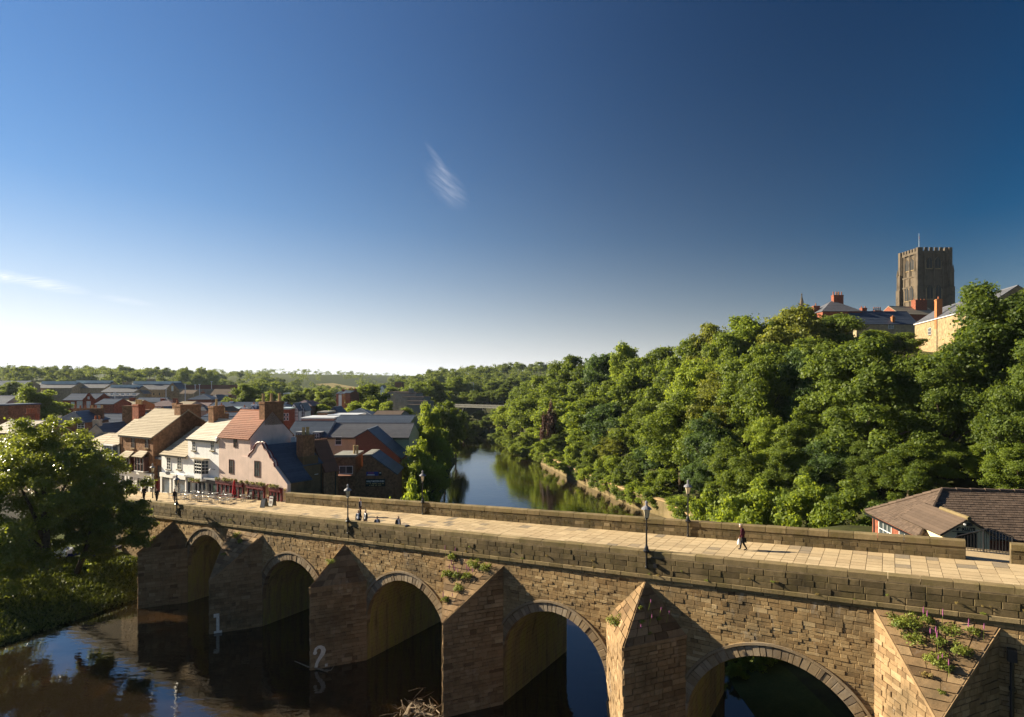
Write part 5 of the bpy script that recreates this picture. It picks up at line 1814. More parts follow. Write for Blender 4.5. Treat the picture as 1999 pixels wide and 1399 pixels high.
for (x0, x1, ye, yr, d, wl__, rf_, kd, lb) in (
        (352, 384, 803, 795, 160, 'grey_render', 'slate', 'a', 'small slate roof left of the pale hipped roof in the town'),
        (382, 402, 802, 794.5, 158, 'grey_render', 'slate_worn', 'h', 'pale grey hipped little roof in the middle of the town'),
        (402, 424, 802, 794.5, 159, 'grey_render', 'slate_worn', 'b', 'small pale grey roof left of the orange brick gable'),
        (415, 444, 803, 795.5, 150, 'orange_brick', 'brown_tile', 'b', 'orange brick gable facing the river in the town'),
        (444, 462, 801, 794.5, 156, 'grey_render', 'roof_glass', 'a', 'little pale blue roof right of the orange brick gable'),
        (458, 482, 800, 795, 158, 'red_brick', 'slate_worn', 'a', 'low red brick house with grey roof left of the white gables'),
        (394, 462, 813, 806, 136, 'dark_brick', 'slate', 'a', 'dark slate roof in front of the orange brick gable'),
        (463, 486, 812, 800, 138, 'white_paint', 'slate', 'b', 'white gabled cottage behind the pub roof ridge'),
        (484, 502, 806, 794, 142, 'white_paint', 'slate', 'b', 'taller white gable with stack behind the pub roof ridge'),
        (495, 524, 806, 795, 140, 'dark_brick', 'purple_tile', 'a', 'dark plum roof left of the pub chimney'),
        (510, 528, 797, 788, 165, 'grey_render', 'slate', 'b', 'steep slate gable above the pub chimney'),
        (520, 560, 796, 786, 172, 'grey_render', 'slate', 'h', 'broad slate hipped roof above the pub chimney')):
    r_, f_, l_ = roofbox(x0, x1, ye, yr, d, 7, wl__, rf_, kd, lb)
    if wl__ in ('white_paint', 'orange_brick'):
        chimney(r_, f_, l_ * 0.5, 0.8, zat(yr, d) - 0.6, zat(yr - 5, d), 0.9, 0.7, 1, 'white_paint' if wl__ == 'white_paint' else 'red_brick', 'pot_red', pot_h=0.5)
    if wl__ == 'orange_brick':
        window(r_, face_map(f_, 'front', 0), l_ * 0.5, zat(808, d), 0.7, 1.2, 1, 2)
r_, f_, l_ = roofbox(551, 566, 799, 797, 128, 6, 'red_brick', 'roof_glass', 'f', 'narrow tall red brick house with pale quoins right of the pub chimney', 10)
for yy in (812, 820):
    for k_ in (0.3, 0.7): window(r_, face_map(f_, 'front', 0), l_ * k_, zat(yy, 128), 0.3, 0.55, 1, 1, 'white_wood', 'glass', None)
for (x0, x1, d, lb) in ((565, 582, 138, 'black and white half timbered house beside the narrow brick house'), (581, 594, 142, 'second half timbered house, nearer the bushy street tree')):
    f_, l_ = cam_frame(x0, x1, d, RAD(8))
    r_ = house('town_house', lb, f_, 0, l_, 0, 8, 5.5, zat(800, d), zat(788, d), M['white_paint'], M['slate'], 'b', 8, gutter=False)
    tb = MB(); Pt = face_map(f_, 'front', 0)
    for k_ in range(5):
        slab(tb, Pt, l_ * k_ / 4 - 0.06, l_ * k_ / 4 + 0.06, 6, zat(800, d) + (0.9 if 0 < k_ < 4 else 0), 0, 0.05)
    for yy in (800, 806, 812): slab(tb, Pt, 0, l_, zat(yy, d) - 0.07, zat(yy, d) + 0.07, 0, 0.055)
    tb.build('timber_framing', M['sign_black'], r_)
for (x0, x1, ye, yr, d, lb) in ((568, 608, 793, 781, 190, 'dark brown roofed house with pale hipped end by the street trees'), (590, 612, 790, 782, 215, 'small dark gabled house further up the tree lined street')):
    roofbox(x0, x1, ye, yr, d, 8, 'dark_brick', 'purple_tile', 'h', lb)
# terrace climbing the far street
for k_, (x0, x1, ye, yr, d, wl__) in enumerate(((656, 662, 768, 764, 250, 'red_brick'), (661, 668, 770, 765, 232, 'white_paint'), (667, 677, 768, 762, 216, 'orange_brick'), (674, 684, 767, 763, 205, 'red_brick'))):
    r_, f_, l_ = roofbox(x0, x1, ye, yr, d, 5, wl__, 'slate', 'a', ('furthest', 'white', 'orange', 'nearest')[k_] + ' house of the short terrace climbing the distant street', -20)
    chimney(r_, f_, l_ * 0.5, 4, zat(yr, d) - 0.5, zat(yr - 4, d), 1.0, 1.0, 1, 'red_brick', 'pot_red', pot_h=0.5)
roofbox(553, 575, 768, 766, 330, 8, 'concrete', 'roof_glass', 'f', 'flat pale glazed building between the trees left of centre')
# stepped concrete college building
f_, l_ = cam_frame(734, 832, 245, RAD(-10))
col = thing('concrete_building', 'stepped grey concrete college building with brown flat roofs above the river', 'building', f_.p(l_ / 2, 8, 4))
for i, (x0, x1, yt, b_) in enumerate(((0, 9.5, 765, 12), (5, 14, 768, 8), (9, 18.5, 775, 4), (12, 21, 783, 0), (14, 22, 790, -4))):
    cm = MB(); cm.box(f_, x0, x1, b_, b_ + 9, 4, zat(yt, 245 + b_)); o_ = cm.build('block', M['concrete'], col)
    rm = MB(); rm.box(f_, x0 + 0.3, x1 - 0.3, b_ + 0.3, b_ + 8.7, zat(yt, 245 + b_), zat(yt, 245 + b_) + 0.25); rm.build('roof', M['brown_tile'], o_)
cm = MB(); cm.box(f_, 10.4, 11.7, 9, 12, 8, zat(758, 255)); cm.build('stair_tower', M['concrete'], col)
roofbox(771, 784, 746, 743, 330, 8, 'brown_brick', 'concrete', 'f', 'distant brown block poking above the trees right of centre')
roofbox(742, 750, 758, 752, 300, 7, 'white_paint', 'slate', 'b', 'tiny white gabled house among trees right of centre')
roofbox(916, 924, 752, 746, 420, 8, 'white_paint', 'slate_worn', 'a', 'tiny pale house on the wooded slope above the footbridge')
# prison ranges
def prison(x0, x1, ye, yr, d, depth, label, yaw=0, glaz=True, roofm='slate_worn', wall='town_stone', kind='a', nwin=0, zb=6):
    f_, l_ = cam_frame(x0, x1, d, RAD(yaw))
    r_ = house('prison_range', label, f_, 0, l_, 0, depth, zb, zat(ye, d), zat(yr, d + depth / 2), M[wall], M[roofm], kind, 8, 0.3, 'building', gutter=False)
    if glaz:
        g_ = MB(); g_.box(f_, l_ * 0.06, l_ * 0.94, depth / 2 - 2.0, depth / 2 + 2.0, zat(yr, d + depth / 2) - 0.8, zat(yr, d + depth / 2) + 0.9, taper=0.3)
        g_.build('roof_lantern', M['roof_glass'], r_)
    Pq = face_map(f_, 'front', 0)
    for j in range(2 if nwin else 0):
        for k_ in range(nwin):
            window(r_, Pq, l_ * (k_ + 0.5) / nwin, zat(ye, d) - 3.2 - 3.6 * j, 0.7, 1.3, 1, 1, 'town_stone', 'glass', None)
    return r_, f_, l_


prison(62, 140, 757, 747, 345, 14, 'left prison range with pale glazed ridge behind the broad tree')
prison(128, 205, 757, 745.5, 352, 16, 'prison range with brown gabled end and glazed ridge')
r_, f_, l_ = prison(196, 262, 765, 754, 318, 16, 'nearer prison range with stone ventilation tower on the roof')
chimney(r_, f_, l_ * 0.5, 8, 20, zat(744.5, 326), 3.2, 3.2, 0, 'town_stone')
r_, f_, l_ = prison(238, 340, 760, 747, 340, 18, 'long prison wing of buff stone with rows of barred windows', nwin=9)
chimney(r_, f_, l_ * 0.38, 9, 20, zat(739.5, 349), 3.2, 3.2, 0, 'town_stone')
f_, l_ = cam_frame(322, 351, 334, RAD(4))
gb_ = house('prison_range', 'buff stone gable end of the long prison wing with tall slit window', f_, 0, l_, 0, 10, 6, zat(762, 334), zat(747, 334), M['buff_stone'], M['slate_worn'], 'b', 6, 0.2, 'building', gutter=False)
window(gb_, face_map(f_, 'front', 0), l_ * 0.5, zat(763, 334), 0.9, 2.8, 1, 1, 'white_wood', 'roof_glass', None)
f_, l_ = cam_frame(252, 280, 322, RAD(4))
house('prison_range', 'smaller buff stone gable in front of the long prison wing', f_, 0, l_, 0, 8, 6, zat(768, 322), zat(756, 322), M['buff_stone'], M['slate_worn'], 'b', 6, 0.2, 'building', gutter=False)
r_, f_, l_ = prison(188, 262, 777, 767, 290, 10, 'low metal roofed prison workshop with a row of small rooflights', glaz=False, roofm='slate_worn')
rl = MB()
for k_ in range(7): rl.box(f_, l_ * (k_ + 0.3) / 7, l_ * (k_ + 0.75) / 7, 1.2, 2.4, zat(771, 291), zat(771, 291) + 0.9)
rl.build('rooflight', M['pale_metal'], r_, kind='stuff')
prison(262, 320, 784, 776, 272, 8, 'long low white fenced prison outbuilding below the stone wing', glaz=False, roofm='slate', wall='concrete')
prison(350, 378, 768, 761, 320, 9, 'brown roofed prison block beside the buff gable end', glaz=False, roofm='brown_tile')
f_, l_ = cam_frame(352, 470, 352, RAD(0))
pw = MB(); pw.box(f_, 0, l_, 0, 0.8, 6, zat(751, 352)); pw_o = pw.build('prison_wall', M['dark_brick'])
tag(pw_o, 'long dark red brick prison boundary wall below the three skyline trees', 'wall')
f_, l_ = cam_frame(350, 440, 332, RAD(0))
pw = MB()
pw.box(f_, 0, l_, 0, 0.4, 6, zat(759, 332)); pw_o = pw.build('prison_fence', M['concrete'])
tag(pw_o, 'pale grey security fence in front of the dark brick prison wall', 'fence')
r_, f_, l_ = prison(410, 452, 770, 759, 300, 10, 'low prison building with brown sloping roof beside big dark tree', glaz=False, roofm='brown_tile', wall='brown_brick')
for k_ in range(3): window(r_, face_map(f_, 'front', 0), l_ * (0.25 + 0.25 * k_), zat(775, 300), 1.8, 1.2, 2, 1, 'white_wood', 'roof_glass', None)
for i, (x, yt, d) in enumerate(((361.5, 750, 300), (381, 751.5, 325), (389.5, 750.5, 320), (413, 745, 335), (324, 760, 300), (224, 767, 280))):
    q = at(x, yt, d)
    pm = MB(); pm.tube([(q.x, q.y, 6.5), (q.x, q.y, q.z)], [0.28, 0.16], 6); pm.box(Frame(q.x, q.y, 0), -0.5, 0.5, -0.3, 0.3, q.z, q.z + 0.3)
    tag(pm.build('floodlight_mast', M['pale_metal']), 'tall slim pale floodlight mast standing in the prison yard', 'mast', 'floodlight masts around the prison')
roofbox(-40, 47, 752, 743, 330, 12, 'town_stone', 'slate', 'a', 'long blue roofed institution building at the far left edge', 2, cat='building')
roofbox(-30, 8, 790, 772, 180, 10, 'grey_render', 'slate', 'a', 'slate roof at the left edge beside the broad round tree', 0)

# ---- club house with brown tiled hipped roof at the right end ----------------------------------
zk = 10.2
c1, c2 = gnd(1800, 1048, zk), gnd(1703, 1002, zk)
fk = Frame(c1.x, c1.y, ua=(c2.y - c1.y, -(c2.x - c1.x)))
depth_k = (Vector((c2.x, c2.y)) - fk.o).dot(fk.ub)
zrk = 12.95
club = thing('club_house', 'low club building with brown tiled hipped roof behind the right end of bridge', 'building', fk.p(8, depth_k / 2, 4))
LK = 24.0
wm = MB(); wm.box(fk, 0, LK, 0, depth_k, 4, zk); wm.build('wall', M['red_brick'], club)
E = [fk.p(-0.4, -0.45, zk), fk.p(LK, -0.45, zk), fk.p(LK, depth_k + 0.4, zk), fk.p(-0.4, depth_k + 0.4, zk)]
hipx = depth_k * 0.42
R0, R1 = fk.p(hipx, depth_k * 0.52, zrk), fk.p(LK - hipx, depth_k * 0.52, zrk)
rf = MB()
slope(rf, E[2], E[3], R1, R0, 8, trnd); slope(rf, E[1], E[2], R1, R1, 8, trnd)
rf.build('roof', M['brown_tile'], club)


def tiled(e0, e1, r0, r1, rows, tw):
    """individual plain tiles laid over a roof slope"""
    out = []
    n = (e1 - e0).cross(r0 - e0)
    n.normalize()
    if n.z < 0: n = -n
    for i in range(rows):
        f0, f1 = i / rows, min(1.0, (i + 1.25) / rows)
        L_ = e0.lerp(r0, f0) - e1.lerp(r1, f0)
        cnt = max(1, int(L_.length / tw))
        off = 0.5 if i % 2 else 0.0
        for k_ in range(cnt + 1):
            t0, t1 = (k_ - off + 0.03) / cnt, (k_ + 1 - off - 0.03) / cnt
            t0, t1 = max(0, t0), min(1, t1)
            if t1 - t0 < 0.2 / cnt: continue
            lift = 0.13 + trnd.uniform(-0.012, 0.012)
            V = []
            for (t, f, o) in ((t0, f0, lift), (t1, f0, lift), (t1, f1, 0.09), (t0, f1, 0.09), (t0, f0, 0.06), (t1, f0, 0.06)):
                V.append(e0.lerp(e1, t).lerp(r0.lerp(r1, t), f) + n * o)
            tn = max(0, min(1, trnd.gauss(0.5, 0.18)))
            out.append((V, [(0, 1, 2, 3), (4, 5, 1, 0), (4, 0, 3), (1, 5, 2)], tn))
    return out


bs_ = MB(); bs_.quad(E[0], E[1], R1, R0); bs_.tri(E[3], E[0], R0)
slope_o = bs_.build('near_roof_slope', M['brown_tile'], club)
til = tiled(E[0], E[1], R0, R1, 20, 0.34) + tiled(E[3], E[0], R0, R0, 20, 0.34)
til = [t for t in til]
def tkey(t):
    c_ = sum((v for v in t[0]), Vector()) / len(t[0])
    return c_.x / c_.y if c_.x / c_.y < 0.86 else 9
til.sort(key=lambda t: (abs(tkey(t) - 0.74), 0))
for k_, (V, F, tn) in enumerate(til[:300]):
    mb = MB(); mb.add(V, F, 0, tn); mb.build('roof_tile', M['brown_tile'], slope_o)
mb = MB()
for (V, F, tn) in til[300:]: mb.add(V, F, 0, tn)
mb.build('roof_tile_field', M['brown_tile'], slope_o, kind='stuff')
for (p0, p1, n_) in ((E[0], R0, 7), (E[3], R0, 9), (R0, R1, 16)):
    for k_ in range(n_):
        a_, b_ = p0.lerp(p1, k_ / n_) + Vector((0, 0, 0.17)), p0.lerp(p1, (k_ + 0.97) / n_) + Vector((0, 0, 0.14))
        mb = MB(); mb.tube([a_, b_], [0.16, 0.14], 8, 0, 0.4 + 0.3 * (k_ % 2)); mb.build('ridge_tile', M['brown_tile'], club)
# porch gable with the club name
pa, pb_ = 0.35, 3.25
pm_, pz = 1.8, 12.05
zpe = 11.1                                          # porch eaves
pg = MB()
pg.prism(fk, [(pa, 5), (pb_, 5), (pb_, zpe), (pm_, pz), (pa, zpe)], -2.3, 0.3)
porch = pg.build('porch', M['cream_paint'], club)
rf = MB()
slope(rf, fk.p(pa - 0.35, -2.55, zpe - 0.22), fk.p(pa - 0.35, 3.4, zpe - 0.22), fk.p(pm_, -2.55, pz + 0.02), fk.p(pm_, 3.4, pz + 0.02), 8, trnd)
slope(rf, fk.p(pb_ + 0.35, -2.55, zpe - 0.22), fk.p(pb_ + 0.35, 3.4, zpe - 0.22), fk.p(pm_, -2.55, pz + 0.02), fk.p(pm_, 3.4, pz + 0.02), 8, trnd)
rf.build('porch_roof', M['brown_tile'], porch)
rt = MB(); rt.tube([fk.p(pm_, -2.65, pz + 0.14), fk.p(pm_, 1.0, pz + 0.14)], 0.15, 8); rt.build('ridge_tile', M['coping'], porch)
dk_ = MB(); dk_.box(fk, pm_ - 0.62, pm_ + 0.62, -2.36, -2.25, 8.0, zpe + 0.02); dk_.build('doorway', M['sign_black'], porch)
lb_ = MB(); lb_.box(fk, pm_ - 0.95, pm_ + 0.75, -2.38, -2.28, zpe + 0.09, zpe + 0.12); lb_.build('rail', M['black_metal'], porch)
lettering('lettering', 'KLUTE', 0.30, lambda t, h: fk.p(pm_ + 0.12 + t, -2.33, zpe + 0.19 + h), M['sign_black'], porch, bold=0.018, sx=0.95)
lg = MB()
cxl, czl = pm_ - 0.5, zpe + 0.27
outer = [(cxl + 0.18 * math.cos(t), czl + 0.14 * math.sin(t)) for t in np.linspace(-0.3, 3.9, 14)]
inner = [(cxl + 0.06 + 0.11 * math.cos(t), czl - 0.015 + 0.09 * math.sin(t)) for t in np.linspace(-0.3, 3.9, 14)]
for i in range(13):
    lg.quad(*[fk.p(a_, -2.33, z_) for a_, z_ in (inner[i], outer[i], outer[i + 1], inner[i + 1])])
lg.build('crescent_logo', M['sign_black'], porch)
fl = MB(); fl.box(fk, pm_ + 0.0, pm_ + 0.28, -2.5, -2.3, pz - 0.42, pz - 0.24); fl.build('floodlight', M['sign_black'], porch)
for (a_, z_) in ((pm_ - 0.2, pz - 0.3),):
    cmr = MB(); cmr.tube([fk.p(a_, -2.3, z_), fk.p(a_ - 0.15, -2.75, z_ + 0.05)], 0.07, 6); cmr.build('camera_housing', M['white_wood'], porch)
tb = MB(); tb.box(Frame(fk.p(pa, -2.4, 0).x, fk.p(pa, -2.4, 0).y, ua=(fk.ua + fk.ub * -0.3)), -0.8, 0.1, -0.1, 0.1, zk - 0.15, zk + 0.02); tb.build('white_duct', M['white_wood'], porch)
# end-wall windows
Pk = face_map(fk, 'left', 0)
for (t_, w_) in ((depth_k * 0.70, 2.2), (depth_k * 0.26, 2.4)):
    window(club, Pk, -t_, zk - 2.1, w_, 1.75, 3, 3, 'white_wood', 'glass', None)
gt_ = MB(); gt_.box(fk, -0.5, -0.38, -0.4, depth_k + 0.4, zk - 0.16, zk - 0.04); gt_.build('gutter', M['black_metal'], club)
dn = MB(); dn.box(fk, -0.06, 0.02, depth_k - 0.5, depth_k - 0.3, 4, zk); dn.build('downpipe', M['black_metal'], club)

# steps landing and iron gate in the parapet gap
ld = MB()
zl = zdeck((GAP0 + GAP1) / 2)
ld.box(BF, GAP0 - 0.4, GAP1 + 0.6, 9.3, 12.6, 5, zl - 0.03)
ldo = ld.build('landing', M['paving']); ldo['kind'] = 'structure'
gate = thing('iron_railing', 'dark iron railing and gate on the landing beside the club roof', 'railing', BF.p(GAP0 + 1, 11.6, zl - 0.03))
prof = [(GAP0 - 0.3, 0.75), (GAP0 + 1.3, 1.45), (GAP0 + 1.45, 1.45), (GAP1 + 0.4, 1.1)]
def gh(t): return float(np.interp(t, [p[0] for p in prof], [p[1] for p in prof]))
rl = MB()
rl.tube([BF.p(t, 11.7, zl + h) for t, h in prof], 0.035, 6); rl.tube([BF.p(prof[0][0], 11.7, zl + 0.12), BF.p(prof[-1][0], 11.7, zl + 0.12)], 0.025, 6)
rl.build('rail', M['black_metal'], gate)
for k_ in range(19):
    t = lerp(prof[0][0], prof[-1][0], k_ / 18)
    bm_ = MB(); bm_.tube([BF.p(t, 11.7, zl - 0.02), BF.p(t, 11.7, zl + gh(t))], 0.05 if k_ in (0, 9, 18) else 0.016, 5); bm_.build('bar', M['black_metal'], gate)

# ---- cathedral close on the hill ---------------------------------------------------------------
DT = 320
q = at(1762, 600, DT)
yaw_t = RAD(1)
ct = at(1793, 600, DT)                              # near corner of the tower
fT = Frame(ct.x, ct.y, yaw_t)
WT, DTt = 16.0, 13.6
zt, zb_ = zat(483, DT), 30.0
tower = thing('cathedral_tower', 'tall square cathedral tower with battlements and paired windows on the hill', 'tower', fT.p(WT / 2, DTt / 2, zb_))
z_mid = zat(537, DT)
tm = MB()
tm.box(fT, 0, WT, 0, DTt, zb_, z_mid); tm.box(fT, 0.5, WT - 0.5, 0.5, DTt - 0.5, z_mid, zt - 2.2)
tm.build('shaft', M['cathedral'], tower)
sc2 = MB()
for zz in (z_mid, z_mid - 5.2, zt - 2.4):
    sc2.box(fT, -0.35, WT + 0.35, -0.35, DTt + 0.35, zz - 0.4, zz + 0.35)
sc2.build('string_course', M['cathedral'], tower, kind='stuff')
for (a_, b_) in ((0, 0), (WT, 0), (0, DTt), (WT, DTt)):
    bt = MB()
    for (dz0, dz1, ex) in ((zb_, z_mid - 6, 1.9), (z_mid - 6, z_mid + 2, 1.5), (z_mid + 2, zt, 1.1)):
        bt.box(fT, a_ - ex * (1 if a_ == 0 else 0.55), a_ + ex * (0.55 if a_ == 0 else 1), b_ - ex * (1 if b_ == 0 else 0.55), b_ + ex * (0.55 if b_ == 0 else 1), dz0, dz1)
    bo = bt.build('corner_buttress', M['cathedral'], tower)
    pn = MB(); v = fT.p(a_ + (-1.3 if a_ == 0 else 1.3), b_ + (-1.3 if b_ == 0 else 1.3), 0)
    pn.lathe(v.x, v.y, [(0.55, z_mid - 6), (0.5, z_mid + 1.5), (0.7, z_mid + 1.6), (0.08, z_mid + 5.5)], 6); pn.build('pinnacle', M['cathedral'], bo)
for (face, L_, pl) in (('front', WT, 0), ('left', DTt, 0)):
    Pt = face_map(fT, face, pl)
    sg_ = 1 if face == 'front' else -1
    for (z0, z1, off) in ((zat(523, DT), zat(503, DT), 0.45), (zat(583, DT), zat(557, DT), 0.0)):
        for cc in (0.36, 0.64):
            for (hw, ex, mt, nm) in ((2.0, 0.0, 'buff_stone', 'window_surround'), (1.5, 0.22, 'sign_black', 'window')):
                mb = MB()
                pts = [(-hw, z0 - (0.4 if nm != 'window' else 0)), (hw, z0 - (0.4 if nm != 'window' else 0)), (hw, z1 - hw * 0.9), (hw * 0.6, z1 - 0.25 * hw), (0, z1 + hw * 0.35), (-hw * 0.6, z1 - 0.25 * hw), (-hw, z1 - hw * 0.9)]
                V = [Pt(sg_ * (L_ * cc) + p[0], 0.02 - off + ex, p[1]) for p in pts] + [Pt(sg_ * (L_ * cc) + p[0], 0.35 - off + ex * 0.8, p[1]) for p in pts]
                n = 7
                mb.add(V, [tuple(range(n, 2 * n))] + [(i, (i + 1) % n, n + (i + 1) % n, n + i) for i in range(n)], 0, 0.7)
                wo = mb.build(nm, M[mt], tower)
            ml = MB(); slab(ml, Pt, sg_ * L_ * cc - 0.11, sg_ * L_ * cc + 0.11, z0, z1, 0.2 - off, 0.62 - off, 0, 0.8); ml.build('mullion', M['cathedral'], wo)
    rb = MB()
    for cc in (0.06, 0.20, 0.5, 0.80, 0.94):
        slab(rb, Pt, sg_ * L_ * cc - 0.3, sg_ * L_ * cc + 0.3, zb_, zt - 2.5, 0, 0.42, 0, 0.6)
    rb.build('pilaster_strips', M['cathedral'], tower, kind='stuff')
# battlements
pb_ = MB(); pb_.box(fT, -0.2, WT + 0.2, -0.2, DTt + 0.2, zt - 2.2, zt - 1.6); pb_.build('parapet', M['cathedral'], tower)
for side in range(4):
    for k_ in range(6):
        f0, f1 = (k_ + 0.2) / 6, (k_ + 0.8) / 6
        mb = MB()
        if side == 0: mb.box(fT, WT * f0, WT * f1, -0.2, 0.5, zt - 1.6, zt + 0.2)
        elif side == 1: mb.box(fT, WT * f0, WT * f1, DTt - 0.5, DTt + 0.2, zt - 1.6, zt + 0.2)
        elif side == 2: mb.box(fT, -0.2, 0.5, DTt * f0, DTt * f1, zt - 1.6, zt + 0.2)
        else: mb.box(fT, WT - 0.5, WT + 0.2, DTt * f0, DTt * f1, zt - 1.6, zt + 0.2)
        mb.build('merlon', M['cathedral'], tower)
fp = MB(); v = fT.p(WT * 0.25, DTt * 0.4, 0); fp.tube([(v.x, v.y, zt - 3), (v.x, v.y, zat(450, DT))], [0.11, 0.05], 6); fp.build('flagpole', M['pale_metal'], tower)
fo = MB(); fo.box(Frame(v.x, v.y, 0.3), 0.05, 0.35, -0.03, 0.03, zat(462, DT), zat(456, DT)); fo.build('flag', M['red_cloth'], tower)
# western pinnacles and other turrets
for (x, yt, yb, d, lb) in ((1565, 572, 602, 300, 'tall slim stone pinnacle left of the other two above the trees'), (1635, 569, 595, 300, 'stone pinnacle just left of the four pot chimney'), (1590, 595, 608, 305, 'shortest dark pinnacle tip rising from the trees')):
    v = at(x, yt, d)
    pn = MB(); pn.lathe(v.x, v.y, [(1.4, zat(yb, d) - 32), (1.3, zat(yb, d)), (1.5, zat(yb, d) + 0.2), (0.18, v.z - 1.0), (0.4, v.z - 0.7), (0.35, v.z - 0.4), (0.05, v.z)], 8)
    tag(pn.build('stone_pinnacle', M['cathedral']), lb, 'pinnacle')
# houses on the hill
def hill(x0, x1, ye, yr, d, depth, wall, roof, kind, label, yaw=0.0, **kw):
    return roofbox(x0, x1, ye, yr, d, depth, wall, roof, kind, label, yaw, zb=26, name='hill_house', **kw)


fA = Frame(98.3, 150, ua=(-0.27, -0.963)); lA = 38.0
hA = house('hill_house', 'sunlit buff sandstone house with long grey roof below the cathedral tower', fA, 0, lA, 0, 9, 24, 36.4, 39.6, M['buff_stone'], M['slate_worn'], 'a', 12, gutter=False)
PA = face_map(fA, 'front', 0)
window(hA, PA, 9.5, 33.0, 1.6, 1.5, 2, 2, 'white_wood', 'glass', 'coping', lintel='coping')
wv = MB(); slab(wv, PA, 0, lA, 36.1, 36.25, 0, 0.3); wv.build('white_gutter', M['white_wood'], hA)
chimney(hA, fA, 13.0, 0.5, 34, 40.6, 1.3, 1.1, 1, 'orange_brick', 'pot_red', pot_h=0.6)
dpm = MB(); dpm.tube([fA.p(13.9, -0.1, 26), fA.p(13.9, -0.1, 36.2)], 0.07, 6); dpm.build('downpipe', M['black_metal'], hA)
hB, fB, lB = hill(1672, 1792, 632, 608, 168, 9, 'town_stone', 'slate', 'a', 'dark shaded slate roof left of the sunlit sandstone house', 2)
window(hB, face_map(fB, 'front', 0), lB * 0.56, zat(641, 168), 1.4, 1.1, 2, 1, 'white_wood', 'glass', None)
chimney(hB, fB, lB * 0.29, 5, 38, zat(600, 172), 1.4, 1.2, 2, 'red_brick', 'pot_red', pot_h=0.5)
chimney(hB, fB, lB * 0.52, 5, 38, zat(605, 172), 2.2, 1.2, 4, 'red_brick', 'pot_red', pot_h=1.0)
chimney(hB, fB, lB * 0.62, 0.8, 34, zat(617, 168), 0.7, 0.7, 1, 'orange_brick', 'pot_red', pot_h=0.4)
hC, fC, lC = hill(1606, 1682, 608, 588, 172, 10, 'red_brick', 'slate_worn', 'h', 'small hipped roof with red brick stack of four pots above the trees', 0)
chimney(hC, fC, lC * 0.62, 5, 38, zat(576, 177), 2.8, 1.4, 4, 'red_brick', 'pot_red', pot_h=1.0)
chimney(hC, fC, lC * 0.05, 5, 38, zat(597, 177), 1.8, 1.2, 1, 'red_brick', 'pot_red', pot_h=0.8)
hD, fD, lD = hill(1755, 1832, 612, 598, 185, 8, 'red_brick', 'slate_tan', 'a', 'reddish roof and broad red stack in front of the tower foot', 12)
chimney(hD, fD, lD * 0.72, 3, 38, zat(584, 188), 4.2, 1.6, 4, 'red_brick', 'pot_red', pot_h=0.45)
for k_, (x, yt) in enumerate(((1877, 582), (1888, 581), (1899, 580))):
    v = at(x, yt, 330); pn = MB(); pn.lathe(v.x, v.y, [(0.9, v.z - 32), (0.8, v.z - 2.2), (0.1, v.z)], 6)
    tag(pn.build('stone_pinnacle', M['cathedral']), 'small distant stone pinnacle just right of the tower above long roof', 'pinnacle', 'small pinnacles right of the tower')
# brick wall fragment glimpsed through the trees and riverside retaining wall
fb_, lb2 = cam_frame(1745, 1850, 97, RAD(5))
house('garden_building', 'dark red brick building glimpsed through the trees behind the club roof', fb_, 0, lb2, 0, 5, 4, zat(876, 97), zat(872, 97), M['dark_brick'], M['slate'], 'f', 4, gutter=False)
rw_pts = [(xr(y_) + 0.1, y_) for y_ in (66, 72, 80, 88, 94, 100, 104, 108, 114, 120, 126, 132, 138, 144, 152, 160, 168)]
rw = MB()
for (p0, p1) in zip(rw_pts[:-1], rw_pts[1:]):
    d_ = Vector((p1[0] - p0[0], p1[1] - p0[1])); f_ = Frame(p0[0], p0[1], ua=(d_.x, d_.y)); L_ = d_.length
    rw.box(f_, 0, L_, -0.45, 0.35, -1.5, 2.5, 0, 0.5); rw.box(f_, 0, L_, -0.55, 0.5, 2.5, 2.75, 1, 0.7)
rwo = rw.build('river_wall', [M['coping'], M['wall_stone']])
tag(rwo, 'stone retaining wall running along the wooded right river bank', 'wall')
# footbridge far upstream
fbA, fbB = at(884, 791, 330), at(985, 791.5, 310)
fbr = thing('footbridge', 'thin grey concrete footbridge on slanting legs spanning the river in the distance', 'bridge', ((fbA.x + fbB.x) / 2, (fbA.y + fbB.y) / 2, 1))
dv = Vector((fbB.x - fbA.x, fbB.y - fbA.y)); ff = Frame(fbA.x, fbA.y, ua=(dv.x, dv.y))
mb = MB(); mb.box(ff, -12, dv.length + 12, -1.4, 1.4, fbA.z - 0.9, fbA.z + 0.1); mb.box(ff, -12, dv.length + 12, -1.5, -1.3, fbA.z + 0.1, fbA.z + 0.75); mb.box(ff, -12, dv.length + 12, 1.3, 1.5, fbA.z + 0.1, fbA.z + 0.75)
mb.build('deck', M['concrete'], fbr)
for s_ in (-0.9, 0.9):
    for sd_ in (8.5, 21):
        mb = MB(); mb.tube([ff.p(sd_ - 4.8 if sd_ < 12 else sd_ + 4.8, s_, fbA.z - 12), ff.p(sd_, s_, fbA.z - 0.8)], 0.28, 6); mb.build('leg', M['concrete'], fbr)

